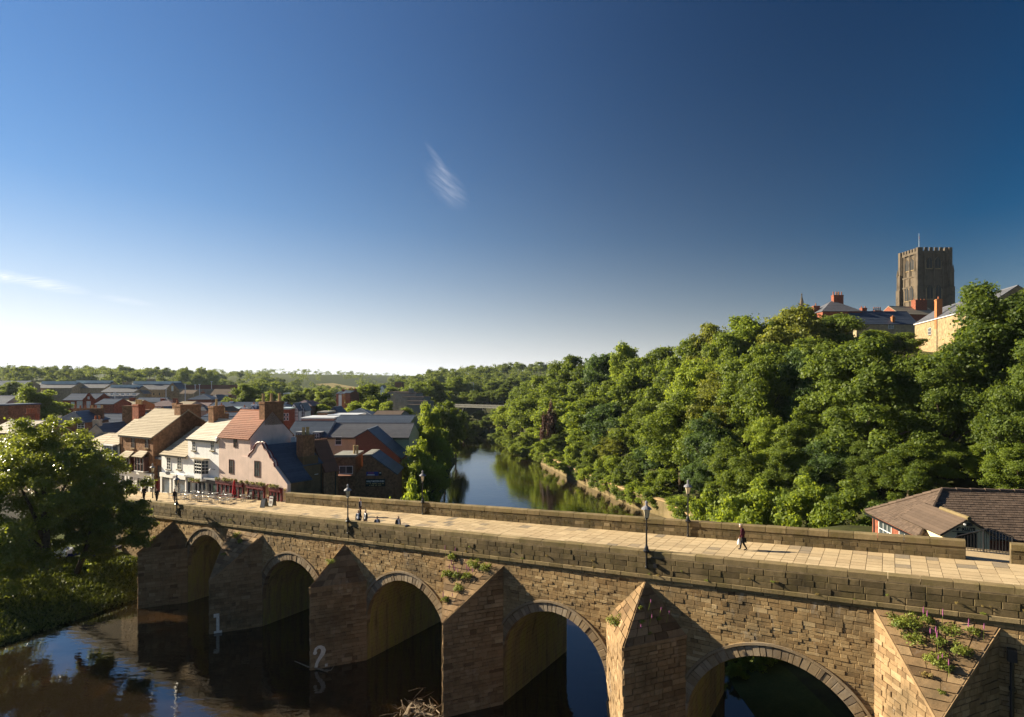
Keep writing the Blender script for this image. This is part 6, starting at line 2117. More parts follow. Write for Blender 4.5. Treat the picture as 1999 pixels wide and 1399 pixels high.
# ================================================================== TREES
def leaf_mesh(name, rng, lobes, n, size, mats, squash=1.0, base_t=0.0, dens=None):
    """many small leaf quads spread through clumped lobes: lobes = rows of (x, y, z, r, tint)"""
    lobes = np.array(lobes, dtype=float)
    wgt = lobes[:, 3] ** 2
    idx = rng.choice(len(lobes), n, p=wgt / wgt.sum())
    L = lobes[idx]
    d = rng.normal(size=(n, 3)); d /= np.linalg.norm(d, axis=1)[:, None]
    d[:, 2] = np.where(d[:, 2] < -0.7, -d[:, 2] * 0.6, d[:, 2])
    rr = 1.0 - np.abs(rng.normal(0, 0.36, n)) + np.where(rng.random(n) < 0.15, rng.uniform(0, 0.35, n), 0)
    wob = 1.0 + 0.22 * np.sin(d[:, 0] * 5 + idx) * np.cos(d[:, 1] * 4.3 + idx * 1.7) + 0.16 * np.sin(d[:, 2] * 7 + idx * 0.6)
    c = L[:, :3] + d * (L[:, 3] * rr * wob)[:, None] * np.array([1, 1, squash])
    nrm = d * 0.75 + rng.normal(0, 0.55, (n, 3)) + np.array([0, 0, 0.35])
    nrm /= np.linalg.norm(nrm, axis=1)[:, None]
    ax = np.cross(nrm, rng.normal(size=(n, 3))); ax /= np.linalg.norm(ax, axis=1)[:, None] + 1e-9
    ay = np.cross(nrm, ax)
    s = size * rng.uniform(0.6, 1.35, n)
    hx, hy = ax * (s * 0.5)[:, None], ay * (s * 0.36)[:, None]
    V = np.empty((n, 4, 3))
    V[:, 0] = c - hx; V[:, 1] = c + hy * 1.0 - hx * 0.1; V[:, 2] = c + hx; V[:, 3] = c - hy
    me = bpy.data.meshes.new(name)
    me.vertices.add(n * 4); me.vertices.foreach_set('co', V.reshape(-1))
    me.loops.add(n * 4); me.loops.foreach_set('vertex_index', np.arange(n * 4, dtype=np.int32))
    me.polygons.add(n); me.polygons.foreach_set('loop_start', np.arange(0, n * 4, 4, dtype=np.int32))
    for m in mats: me.materials.append(m)
    t = np.clip(L[:, 4] * 0.55 + rng.uniform(0, 0.5, n) + base_t, 0, 1)
    a = me.attributes.new('tint', 'FLOAT', 'FACE'); a.data.foreach_set('value', t.astype(np.float32))
    me.update(calc_edges=True)
    return me


def crown_lobes(rng, n, rx, rz, cz, rmin, rmax, flat=0.0, top=1.0):
    out = []
    for i in range(n):
        d = rng.normal(size=3); d /= np.linalg.norm(d)
        if d[2] < -0.9: d[2] *= -0.5
        k = rng.uniform(0.55, 1.06) if i > n * 0.25 else rng.uniform(0.1, 0.55)
        r = rng.uniform(rmin, rmax)
        wd = 1.0 - 0.35 * max(0, d[2]) * (1 - flat) + 0.12 * max(0, -d[2])
        out.append((d[0] * rx * k * wd, d[1] * rx * k * wd, cz + d[2] * rz * k * top, r, rng.uniform(0, 1)))
    return out


def make_tree(name, rng, w, cz, rz, nl, nleaf, lsize, leafm, rmin=0.10, rmax=0.19, squash=0.8, limbs=7, barkm='bark', tr=0.022):
    """unit-height tree prototype (height 1): returns (crown mesh, trunk mesh)"""
    lobes = crown_lobes(rng, nl, w / 2 - 0.08, rz - 0.08, cz, rmin, rmax)
    crown = leaf_mesh(name + '_crown', rng, lobes, nleaf, lsize, [M[leafm]], squash)
    mb = MB()
    h0 = cz - rz * 0.35
    mb.tube([(0, 0, -0.06), (0.006, 0.004, h0 * 0.5), (-0.006, 0.008, h0), (0.004, 0.0, cz + rz * 0.35)], [tr * 1.35, tr, tr * 0.85, tr * 0.3], 8)
    far = sorted(lobes, key=lambda l: -(l[0] ** 2 + l[1] ** 2))[:limbs * 2:2]
    for l in far:
        st_ = Vector((0, 0, h0 * rng.uniform(0.55, 1.0)))
        en = Vector(l[:3])
        md = st_.lerp(en, 0.5) + Vector((0, 0, 0.03))
        mb.tube([st_, md, en], [tr * 0.5, tr * 0.33, tr * 0.1], 6)
    o = mb.build('trunk_proto', M[barkm], smooth=True)
    trunk = o.data
    bpy.data.objects.remove(o)
    trunk.name = name + '_trunk'
    return crown, trunk


def plant(proto, name, label, x, y, z, height, width=None, rz=0.0, group=None, mat_=None, cat='tree'):
    crown, trunk = proto
    root = thing(name, label, cat, (x, y, z), group)
    root.rotation_euler = (0, 0, rz)
    k = (width / proto_w[id(crown)]) if width else height
    root.scale = (k, k, height)
    for nm, me in (('trunk', trunk), ('crown', crown)):
        o = bpy.data.objects.new(nm, me)
        COL.objects.link(o)
        o.parent = root
        if nm == 'crown' and mat_:
            o.material_slots[0].link = 'OBJECT'
            o.material_slots[0].material = M[mat_]
    return root


proto_w = {}
def P_tree(seed, w, **kw):
    rng = np.random.default_rng(seed)
    p = make_tree('proto%d' % seed, rng, w, **kw)
    proto_w[id(p[0])] = w
    return p


NEAR = [P_tree(1, 0.85, cz=0.53, rz=0.49, nl=95, nleaf=72000, lsize=0.018, leafm='leaf_mid', rmin=0.045, rmax=0.115),
        P_tree(2, 0.75, cz=0.52, rz=0.50, nl=90, nleaf=72000, lsize=0.018, leafm='leaf_mid', rmin=0.045, rmax=0.115),
        P_tree(3, 0.95, cz=0.53, rz=0.49, nl=105, nleaf=76000, lsize=0.018, leafm='leaf_dark', rmin=0.04, rmax=0.11, barkm='branch')]
MID = [P_tree(11, 0.80, cz=0.52, rz=0.50, nl=64, nleaf=30000, lsize=0.026, leafm='leaf_mid', rmin=0.05, rmax=0.13),
       P_tree(12, 0.70, cz=0.52, rz=0.50, nl=58, nleaf=30000, lsize=0.026, leafm='leaf_mid', rmin=0.05, rmax=0.13),
       P_tree(13, 0.92, cz=0.52, rz=0.50, nl=70, nleaf=30000, lsize=0.026, leafm='leaf_dark', rmin=0.05, rmax=0.13),
       P_tree(14, 0.62, cz=0.51, rz=0.51, nl=54, nleaf=30000, lsize=0.026, leafm='leaf_light', rmin=0.05, rmax=0.12)]
FAR = [P_tree(21, 0.95, cz=0.54, rz=0.45, nl=16, nleaf=2200, lsize=0.085, leafm='leaf_far', rmin=0.13, rmax=0.25, limbs=2),
       P_tree(22, 1.15, cz=0.54, rz=0.45, nl=18, nleaf=2400, lsize=0.085, leafm='leaf_far', rmin=0.13, rmax=0.24, limbs=2),
       P_tree(23, 0.80, cz=0.54, rz=0.45, nl=14, nleaf=2000, lsize=0.085, leafm='leaf_far', rmin=0.13, rmax=0.24, limbs=2)]
BUSH = P_tree(31, 1.5, cz=0.42, rz=0.55, nl=34, nleaf=14000, lsize=0.055, leafm='leaf_light', rmin=0.12, rmax=0.24, limbs=3)
rt_ = random.Random(77)


def put_tree(protos, name, label, x, ytop, wpx, d, group=None, mat_=None, hmin=4.0, base=None):
    """tree whose crown top shows at photo (x, ytop), wpx wide, standing on the ground at depth d"""
    X = (x - XC) / FPX * d
    z0 = ground(X, d) if base is None else base
    zt_ = zat(ytop, d)
    h = max(hmin, zt_ - z0)
    wm = wpx * d / FPX
    cap = (2.4 if protos is BUSH else 1.25) * h
    p = protos[rt_.randrange(len(protos))] if isinstance(protos, list) else protos
    return plant(p, name, label, X, d, z0, h, min(wm, cap), rt_.uniform(0, 6.28), group, mat_)


# right bank, riverside row to hilltop: (x, ytop, width, depth, proto, label, material)
RB = [
    (1690, 636, 330, 84, NEAR[2], 'huge dark sycamore with pale limbs, broadest of the right bank', None),
    (1945, 548, 300, 77, NEAR[0], 'tall dark tree at the right edge rising beside the sandstone house', 'leaf_dark'),
    (2010, 690, 230, 66, NEAR[2], 'dark spreading tree at the right edge behind the club roof', None),
    (1845, 700, 190, 74, NEAR[1], 'dark tree between the huge sycamore and the right edge', 'leaf_dark'),
    (1470, 668, 170, 100, NEAR[1], 'tall ivy clad tree left of the huge sycamore', None),
    (1560, 680, 160, 98, NEAR[0], 'round headed tree just left of and behind the huge sycamore', 'leaf_blue'),
    (1330, 760, 190, 108, NEAR[0], 'broad tree overhanging the river wall behind the bridge lamp', None),
    (1400, 720, 160, 106, NEAR[1], 'full green tree behind the right hand far lamp', 'leaf_olive'),
    (1262, 770, 150, 122, NEAR[2], 'dense tree leaning over the river wall', 'leaf_mid'),
    (1425, 850, 120, 90, NEAR[1], 'low leafy tree above the parapet left of the light green bushes', 'leaf_mid'),
    (1775, 860, 150, 70, NEAR[0], 'smaller sunlit tree just behind the far end of the club roof', None),
    (1540, 582, 190, 132, MID[0], 'tall hilltop tree forming the highest point of the wood', 'leaf_olive'),
    (1625, 606, 170, 136, MID[2], 'dark hilltop tree below the two stone pinnacles', None),
    (1700, 640, 130, 128, MID[1], 'bright green tree below the dark slate roof on the hill', 'leaf_light'),
    (1770, 642, 130, 126, MID[0], 'green tree directly below the sunlit sandstone house', None),
    (1460, 606, 150, 140, MID[1], 'rounded tree stepping up the wooded skyline left of the tallest', None),
    (1395, 622, 130, 148, MID[2], 'skyline tree halfway up the wooded slope', 'leaf_olive'),
    (1340, 645, 130, 152, MID[0], 'skyline tree with feathery top on the wooded slope', None),
    (1285, 668, 120, 162, MID[1], 'skyline tree left of the feathery topped one', None),
    (1225, 655, 80, 175, MID[3], 'slender light green spire of foliage on the skyline', None),
    (1180, 675, 120, 185, MID[0], 'rounded skyline tree above the dead ivy stem', 'leaf_blue'),
    (1112, 686, 110, 205, MID[2], 'dome shaped tree where the wood meets the sky by the river', None),
    (1060, 722, 90, 220, MID[0], 'tree on the falling skyline above the river bend', None),
    (1200, 775, 130, 148, MID[0], 'bushy bank tree above the pale wall end', 'leaf_blue'),
    (1140, 770, 120, 165, MID[1], 'leafy bank tree reflected in the middle of the river', 'leaf_light'),
    (1085, 770, 110, 182, MID[3], 'light green bank tree beside a copper coloured bush', None),
    (1030, 765, 110, 205, MID[2], 'bank tree near the river bend', 'leaf_mid'),
    (990, 786, 80, 228, MID[0], 'last round tree on the right bank before the footbridge', 'leaf_light'),
]
for (x, yt, w_, d, pr, lb, mt) in RB:
    put_tree(pr, 'broadleaf_tree', lb, x, yt, w_, d, None, mt)
# fill of the wood: rows that cannot be told apart
LBW = 'leafy tree in the dense wood on the right bank'
GRW = 'trees massed in the right bank wood'
for (x, yt, w_, d) in ((1240, 720, 120, 150), (1300, 705, 130, 138), (1360, 690, 140, 128), (1430, 690, 150, 120), (1510, 660, 150, 118), (1590, 650, 150, 120),
                       (1180, 735, 110, 168), (1130, 735, 110, 185), (1075, 745, 100, 200), (1020, 750, 90, 225), (1390, 800, 140, 98),
                       (1660, 665, 140, 112), (1740, 690, 150, 104), (1820, 690, 150, 100), (1880, 650, 160, 96), (1900, 780, 190, 80), (1640, 760, 150, 94),
                       (1500, 800, 140, 92), (1330, 830, 130, 118), (1210, 830, 110, 136), (1150, 845, 100, 152), (1090, 845, 90, 172), (1040, 830, 90, 194), (1000, 828, 70, 216),
                       (1620, 850, 150, 82), (1700, 860, 150, 78), (1540, 860, 130, 84), (1840, 850, 150, 72), (1920, 860, 150, 70), (1460, 880, 120, 86), (1385, 880, 110, 96), (1990, 860, 140, 64), (1280, 850, 110, 116), (1560, 790, 140, 90), (1960, 760, 180, 72), (1240, 690, 110, 168), (1150, 700, 110, 195), (1420, 640, 130, 135), (1500, 620, 130, 136), (1580, 612, 130, 140)):
    put_tree(MID[rt_.randrange(3)] if d > 115 else NEAR[rt_.randrange(3)], 'broadleaf_tree', LBW, x, yt, w_, d, GRW, ('leaf_mid', 'leaf_dark', 'leaf_olive', 'leaf_blue', 'leaf_mid', 'leaf_light')[rt_.randrange(6)])
# shrubs below the wood and along the bank
for (x, yt, w_, d, lb, mt) in ((1475, 930, 170, 74, 'light yellow green bush behind the parapet left of centre of the bushes', 'leaf_light'),
                               (1575, 925, 150, 71, 'light green bush in the middle of the row behind the parapet', 'leaf_light'),
                               (1665, 935, 140, 66, 'mid green bush next to the club house end wall', 'leaf_mid'),
                               (1395, 950, 110, 82, 'low bush by the top of the river wall', 'leaf_light'),
                               (1330, 965, 90, 98, 'small bush spilling over the river wall coping', 'leaf_mid'),
                               (1195, 880, 60, 132, 'small bank bush hanging over the pale wall', 'leaf_light'),
                               (1068, 856, 60, 172, 'pale green willow like bush at the water edge', 'leaf_light'),
                               (1290, 905, 80, 112, 'bush trailing down over the middle of the river wall', 'leaf_mid'),
                               (1235, 890, 70, 120, 'dark bush trailing to the water from the river wall', 'leaf_dark'),
                               (1160, 868, 60, 142, 'bush overhanging the water below the bank trees', 'leaf_mid'),
                               (1125, 862, 56, 150, 'rounded bush at the foot of the reflected bank trees', 'leaf_light'),
                               (1030, 845, 50, 190, 'low bush at the water edge near the river bend', 'leaf_mid'),
                               (1072, 780, 34, 176, 'copper coloured bush among the green bank trees', 'leaf_copper')):
    put_tree(BUSH, 'bank_shrub', lb, x, yt, w_, d, None, mt, hmin=2.0).__setitem__('category', 'bush')
for k_, yv in enumerate((92, 96, 100, 104, 108, 112, 116, 120, 124, 127, 131, 135, 139, 143, 147, 151, 156, 161, 166)):
    if k_ in (2, 14): continue
    xv = xr(yv) + rt_.uniform(0.6, 1.8)
    plant(BUSH, 'bank_shrub', 'leafy shrub hanging over the river wall on the right bank', xv, yv, 0.8, rt_.uniform(2.6, 4.6), rt_.uniform(4.5, 7.5), rt_.uniform(0, 6), 'shrubs overhanging the river wall', ('leaf_mid', 'leaf_light', 'leaf_dark')[k_ % 3], 'bush')
for k_ in range(13):
    yv = 170 + k_ * 5.6
    plant(BUSH, 'bank_shrub', 'rounded shrub fringing the far right river bank', xr(yv) + rt_.uniform(0.3, 1.5), yv, 0.2, rt_.uniform(2.4, 4.4), rt_.uniform(5, 8), rt_.uniform(0, 6), 'shrubs fringing the far right bank', ('leaf_mid', 'leaf_light', 'leaf_dark')[k_ % 3], 'bush')
for k_, (xv, yv, h_) in enumerate(((16.5, 45.0, 1.2), (18.5, 46.0, 1.7), (20.5, 47.5, 2.2), (22.8, 46.5, 2.0), (17.0, 49.0, 2.0), (21.0, 51.5, 3.0), (14.6, 43.5, 0.9))):
    plant(BUSH, 'bank_shrub', 'low bush on the dark bank seen through the nearest arch', xv, yv, ground(xv, yv), h_, h_ * 1.5, k_ * 1.3, 'bushes seen through the nearest arch', 'leaf_light', 'bush')
# left bank behind the bridge
for (x, yt, w_, d, pr, lb, mt) in ((838, 783, 92, 112, NEAR[0], 'tall sunlit tree on the left bank upstream of the inn', 'leaf_light'),
                                   (824, 852, 112, 93, NEAR[1], 'leafy tree overhanging the water behind the left far lamp', 'leaf_light'),
                                   (868, 775, 80, 150, MID[2], 'shaded tree on the left bank beyond the tall sunlit one', None),
                                   (890, 790, 60, 185, MID[2], 'dark tree hiding the left end of the footbridge', 'leaf_dark'),
                                   (905, 825, 60, 228, MID[2], 'dark tree at the river bend below the footbridge', 'leaf_dark')):
    put_tree(pr, 'broadleaf_tree', lb, x, yt, w_, d, None, mt)
put_tree(BUSH, 'bank_shrub', 'yellow green round bush between the brick inn and the left far lamp', 797, 927, 100, 76, None, 'leaf_light').__setitem__('category', 'bush')
put_tree(BUSH, 'bank_shrub', 'dark low bush at the waterline under the overhanging tree', 842, 950, 40, 90, None, 'leaf_dark').__setitem__('category', 'bush')
GRD = 'dark trees closing the river behind the footbridge'
for (x, yt, w_, d) in ((900, 770, 70, 345), (925, 760, 80, 350), (955, 765, 80, 345), (985, 755, 80, 340), (1015, 750, 80, 330), (870, 760, 80, 340), (840, 765, 90, 300),
                       (905, 806, 90, 285), (940, 808, 90, 290), (972, 803, 80, 280), (925, 825, 80, 262), (955, 828, 70, 260), (888, 812, 70, 262), (905, 772, 90, 350), (940, 778, 100, 356), (975, 772, 90, 350), (925, 790, 90, 345), (960, 792, 90, 342), (890, 795, 90, 345), (945, 800, 80, 344), (970, 802, 80, 340), (880, 815, 50, 262), (930, 805, 80, 341), (1040, 735, 90, 300), (1000, 735, 90, 390), (960, 742, 80, 400), (905, 742, 90, 410), (860, 745, 90, 420)):
    put_tree(MID[rt_.randrange(3)], 'broadleaf_tree', 'shaded tree closing the view behind the distant footbridge', x, yt, w_, d, GRD, 'leaf_dark' if yt > 790 else None, 8.0)
# town trees
for (x, yt, w_, d, pr, lb, mt) in ((70, 752, 140, 150, NEAR[0], 'broad round olive green tree among the roofs at left', 'leaf_mid'),
                                   (482, 744, 80, 230, MID[2], 'big dark round tree in the middle of the town', None),
                                   (525, 757, 60, 225, MID[0], 'lighter green tree right of the big dark town tree', 'leaf_light'),
                                   (556, 766, 46, 215, MID[2], 'small dark tree left of the half timbered houses', None),
                                   (585, 760, 52, 260, MID[1], 'pale olive tree left of the tree lined street', None),
                                   (606, 752, 50, 270, MID[0], 'tall olive tree beside the tree lined street', None),
                                   (632, 757, 44, 265, MID[3], 'bright feathery tree left of the distant terrace', None),
                                   (637, 773, 50, 225, MID[2], 'dark round tree in front of the distant terrace', None),
                                   (626, 783, 48, 195, MID[0], 'yellow green round tree above the white metal roofs', 'leaf_light'),
                                   (652, 790, 30, 160, MID[3], 'small yellow tree beside the dark slate gable', 'leaf_light'),
                                   (723, 741, 92, 215, MID[0], 'large green tree left of the concrete college', 'leaf_mid'),
                                   (690, 778, 56, 190, MID[3], 'yellow green tree left of the pale willow', 'leaf_light'),
                                   (724, 774, 60, 178, MID[0], 'pale willow like tree in front of the concrete college', 'leaf_light'),
                                   (757, 775, 46, 172, MID[3], 'bright tree right of the pale willow', 'leaf_light'),
                                   (790, 790, 50, 165, MID[1], 'autumn tinted small tree right of the brown roof', None),
                                   (812, 742, 100, 280, MID[2], 'dark tree mass behind the concrete college', None),
                                   (770, 748, 80, 290, MID[0], 'olive tree just left of the concrete stair tower', None),
                                   (850, 735, 80, 300, MID[1], 'tall olive tree above the left bank', None),
                                   (890, 732, 70, 360, MID[1], 'spreading pale crowned tree above the footbridge', None),
                                   (20, 740, 60, 300, MID[1], 'conical tree beside the blue roofed institution', None),
                                   (55, 742, 36, 300, MID[1], 'small dark tree left of the first prison range', 'leaf_dark'),
                                   (445, 770, 30, 240, MID[3], 'small bright bush like tree by the prison wall', 'leaf_light')):
    put_tree(pr, 'town_tree', lb, x, yt, w_, d, None, mt)
# skyline trees
for (x, yt, w_, d, lb) in ((358, 714, 24, 560, 'left one of three umbrella shaped trees on the skyline'), (390, 714, 32, 560, 'middle and widest of three umbrella shaped skyline trees'), (417, 721, 24, 560, 'right one of three umbrella shaped trees on the skyline'),
                           (35, 714, 60, 520, 'tall dark tree group top at the far left skyline'), (500, 738, 60, 420, 'dome of trees left of centre on the skyline'), (545, 742, 60, 430, 'second dome of trees left of centre on the skyline')):
    put_tree(FAR, 'skyline_tree', lb, x, yt, w_, d)
# hillside trees one can still tell apart
LF, GF = 'distant tree on the wooded hillside beyond the town', 'trees on the far hillside'
cnt = 0
while cnt < 230:
    x = rt_.uniform(-60, 1080)
    d = rt_.uniform(400, 900)
    X = (x - XC) / FPX * d
    if 640 < x < 745 and 740 < d: continue
    g0 = ground(X, d)
    if g0 < 5: continue
    h = rt_.uniform(9, 15)
    if d < 480 and x < 450: continue
    plant(FAR[rt_.randrange(3)], 'hillside_tree', LF, X, d, g0, h, h * rt_.uniform(0.85, 1.3), rt_.uniform(0, 6.28), GF)
    cnt += 1
# the far woodland as one mass
rngw = np.random.default_rng(5)
lob = []
for i in range(1500):
    x = rngw.uniform(-250, 2300); d = rngw.uniform(560, 1900)
    X = (x - XC) / FPX * d
    px_ = x
    if 640 < px_ < 745 and 740 < d < 1150 and rngw.random() < 0.9: continue
    g0 = ground(X, d)
    h = rngw.uniform(8, 14)
    for k_ in range(3):
        lob.append((X + rngw.normal(0, 3), d + rngw.normal(0, 3), g0 + h * rngw.uniform(0.3, 0.75), rngw.uniform(3.2, 5.5), rngw.uniform(0, 1)))
me = leaf_mesh('far_woodland', rngw, lob, 170000, 1.7, [M['leaf_far']], 0.85)
fw = bpy.data.objects.new('far_woodland', me); COL.objects.link(fw)
fw['kind'] = 'stuff'; fw['label'] = 'dark green woodland covering the far hills along the horizon'; fw['category'] = 'woodland'

# ---- near left bank trees (glossy leaves, visible limbs)
def big_tree(label, base, lobes, n, size, limbs, seed):
    rng = np.random.default_rng(seed)
    root = thing('riverside_tree', label, 'tree', base)
    me = leaf_mesh('crown', rng, lobes, n, size, [M['leaf_gloss']], 0.85)
    o = bpy.data.objects.new('crown', me); COL.objects.link(o); o.parent = root
    mb = MB()
    for pts, rad in limbs: mb.tube([Vector(base) + Vector(p) for p in pts], rad, 8)
    mb.build('trunk', M['bark'], root, smooth=True)
    return root


def px_lobes(base, spec, d0, rng):
    out = []
    for (x, y, rpx, dd) in spec:
        v = at(x, y, d0 + dd)
        r0 = rpx * (d0 + dd) / FPX
        for k_ in range(15):
            o = rng.normal(0, 0.55, 3)
            out.append((v.x - base[0] + o[0] * r0, v.y - base[1] + o[1] * r0, v.z - base[2] + o[2] * r0 * 0.8, r0 * rng.uniform(0.24, 0.46), rng.uniform(0, 1)))
    return out


rngl = np.random.default_rng(9)
DB = 56.0
bz = (-44.0, DB, ground(-44.0, DB))
spec = [(70, 880, 62, 0), (130, 900, 58, 2), (20, 905, 60, -2), (-40, 890, 70, 0), (80, 940, 75, -3), (160, 950, 60, 1), (190, 905, 34, 2), (10, 970, 70, 2), (-50, 1000, 80, -2), (90, 1010, 70, 3), (30, 1050, 60, -3), (-30, 1090, 70, 0), (105, 855, 30, 1), (60, 850, 26, 0), (150, 880, 36, -2), (185, 930, 40, -2), (140, 985, 44, -3), (-60, 940, 60, 2), (30, 1095, 44, -2), (-20, 1115, 50, -1), (60, 1070, 40, 2)]
lob = px_lobes(bz, spec, DB, rngl)
def lim(pts): return [tuple(Vector(at(x, y, DB + dd)) - Vector(bz)) for x, y, dd in pts]
limbs = [(lim([(88, 1112, 0), (90, 1060, 0), (86, 980, 0), (84, 900, 0)]), [0.42, 0.34, 0.22, 0.06]),
         (lim([(88, 1060, 0), (60, 990, -1), (30, 930, -2)]), [0.22, 0.14, 0.05]), (lim([(87, 1020, 0), (120, 960, 1), (150, 910, 2)]), [0.2, 0.12, 0.04]),
         (lim([(86, 990, 0), (55, 930, 1), (62, 870, 0)]), [0.16, 0.1, 0.04]), (lim([(89, 1075, 0), (10, 1020, 1), (-40, 960, 0)]), [0.22, 0.14, 0.05])]
big_tree('large glossy leaved sycamore on the grassy bank at the left edge', bz, lob, 150000, 0.21, limbs, 41)
d2 = 58.0
bz2 = (-40.6, d2, ground(-40.6, d2))
spec2 = [(215, 970, 46, 0), (255, 1005, 36, 1), (230, 1040, 44, -1), (180, 1010, 48, 0), (265, 1030, 24, 1), (150, 1050, 36, 0), (195, 1065, 34, 1)]
DB = d2
bz_keep = bz; bz = bz2
lob2 = px_lobes(bz2, spec2, d2, rngl)
limbs2 = [(lim([(150, 1118, 0), (162, 1085, 0), (185, 1040, 0), (215, 990, 0)]), [0.26, 0.2, 0.13, 0.04]), (lim([(150, 1110, 0), (180, 1070, 1), (230, 1030, 1)]), [0.18, 0.12, 0.04]), (lim([(165, 1075, 0), (175, 1040, -1), (180, 1000, 0)]), [0.14, 0.09, 0.03])]
big_tree('smaller leaning tree hanging against the bridge end by the water', bz2, lob2, 60000, 0.20, limbs2, 42)

# bank grass, one cover
rngg = np.random.default_rng(3)
pts = []
while len(pts) < 26000:
    y = rngg.uniform(38, 66); x = rngg.uniform(-62, -34)
    l_ = xl(y) - x
    if 0.3 < l_ < 16:
        pts.append((x, y, ground(x, y) + 0.05))
pts = np.array(pts); n = len(pts)
an = rngg.uniform(0, 6.28, n); hh = rngg.uniform(0.08, 0.26, n)
dx, dy = np.cos(an) * 0.13, np.sin(an) * 0.13
V = np.empty((n, 3, 3)); V[:, 0] = pts - np.stack([dx, dy, np.full(n, 0.08)], 1); V[:, 1] = pts + np.stack([dx, dy, np.full(n, -0.08)], 1)
V[:, 2] = pts + np.stack([rngg.normal(0, 0.12, n), rngg.normal(0, 0.12, n), hh], 1)
me = bpy.data.meshes.new('bank_grass'); me.vertices.add(n * 3); me.vertices.foreach_set('co', V.reshape(-1))
me.loops.add(n * 3); me.loops.foreach_set('vertex_index', np.arange(n * 3, dtype=np.int32)); me.polygons.add(n); me.polygons.foreach_set('loop_start', np.arange(0, n * 3, 3, dtype=np.int32))
me.materials.append(M['grass_blade']); a = me.attributes.new('tint', 'FLOAT', 'FACE'); a.data.foreach_set('value', rngg.uniform(0, 1, n).astype(np.float32)); me.update(calc_edges=True)
bgm = bpy.data.objects.new('bank_grass', me); COL.objects.link(bgm); bgm['kind'] = 'stuff'; bgm['label'] = 'rough green grass on the sloping left river bank'; bgm['category'] = 'grass'

# ================================================================== SMALLER THINGS
def deck_pt(x, y):
    """point on the bridge deck / street seen at photo pixel"""
    z_ = 9.5
    for _ in range(12):
        v = gnd(x, y, z_)
        s__ = (Vector((v.x, v.y)) - BF.o).dot(BF.ua)
        z_ = zdeck(s__)
    return Vector((v.x, v.y, z_))


# ---- lamps
def make_lamp(loc, low, label, group):
    """origin at the collar on top of the parapet; low = how far the lower post goes down"""
    t = thing('street_lamp', label, 'street lamp', (0, 0, 0), group)
    def part(nm, mat_, prof, n=10, rot=0.0):
        mb = MB(); mb.lathe(0, 0, prof, n, rot=rot); return mb.build(nm, M[mat_], t)
    part('lower_post', 'black_metal', [(0.085, -low), (0.085, -low + 0.1), (0.06, -low + 0.14), (0.06, -0.05)])
    part('collar', 'black_metal', [(0.07, -0.12), (0.17, -0.02), (0.20, 0.05), (0.13, 0.12), (0.12, 0.22), (0.07, 0.34), (0.06, 0.42)])
    part('post', 'black_metal', [(0.055, 0.34), (0.05, 1.2), (0.065, 1.22), (0.065, 1.27), (0.045, 1.29), (0.04, 1.86), (0.09, 1.9), (0.06, 1.95)])
    mb = MB(); mb.tube([(-0.24, 0, 1.80), (0.24, 0, 1.80)], 0.018, 5); mb.build('ladder_bar', M['black_metal'], t)
    gl = part('lantern_glass', 'lamp_glass', [(0.12, 1.98), (0.215, 2.46)], 4, 0.785)
    fr_ = MB()
    for k_ in range(4):
        an = 0.785 + k_ * 1.5708
        fr_.tube([(0.125 * math.cos(an), 0.125 * math.sin(an), 1.96), (0.222 * math.cos(an), 0.222 * math.sin(an), 2.47)], 0.016, 4)
        a2 = an + 1.5708
        fr_.tube([(0.222 * math.cos(an), 0.222 * math.sin(an), 2.47), (0.222 * math.cos(a2), 0.222 * math.sin(a2), 2.47)], 0.018, 4)
        fr_.tube([(0.125 * math.cos(an), 0.125 * math.sin(an), 1.97), (0.125 * math.cos(a2), 0.125 * math.sin(a2), 1.97)], 0.018, 4)
    fr_.build('lantern_frame', M['black_metal'], t)
    rf = part('lantern_roof', 'lamp_roof', [(0.31, 2.48), (0.30, 2.52), (0.20, 2.62), (0.10, 2.68), (0.085, 2.70)], 12)
    mb = MB(); mb.lathe(0, 0, [(0.075, 2.70), (0.075, 2.86), (0.10, 2.87), (0.09, 2.92), (0.03, 2.97), (0.02, 3.03)], 10); mb.build('finial', M['lamp_roof'], rf)
    t.location = loc
    return t


LG = 'lamps along the bridge'
for (x, side, lb) in ((1262, 'n', 'nearest lamp post, on the outer face of the near parapet'), (679, 'n', 'lamp post on the near parapet beside the two men'), (345, 'n', 'lamp post on the near parapet in front of the white shop'),
                      (1343, 'f', 'lamp post on the far parapet left of the walking man'), (825, 'f', 'lamp post on the far parapet against the river trees')):
    w_ = -0.13 if side == 'n' else 9.12
    s_ = SX(x, w_)
    make_lamp(BF.p(s_, w_, ztop(s_)), 1.0 if side == 'n' else 1.1, lb, LG)
v = deck_pt(298, 972)
make_lamp((v.x, v.y, v.z + 1.25), 1.25, 'lamp post standing in the street before the brown brick house', LG)
sb = MB(); s_ = SX(1262, -0.13); sb.box(BF, s_ + 0.45, s_ + 0.65, -0.25, -0.06, ztop(s_) - 0.85, ztop(s_) - 0.65); tag(sb.build('junction_box', M['black_metal']), 'small black junction box on the near parapet right of nearest lamp', 'box')
for (x, lb) in ((795, 'low black bollard cap on the near parapet right of the lone man'),):
    s_ = SX(x, 0.2); mb = MB(); q = BF.p(s_, 0.2, ztop(s_)); mb.lathe(q.x, q.y, [(0.2, q.z), (0.2, q.z + 0.06), (0.12, q.z + 0.1), (0.03, q.z + 0.11)], 10); tag(mb.build('parapet_cap', M['black_metal']), lb, 'cap')


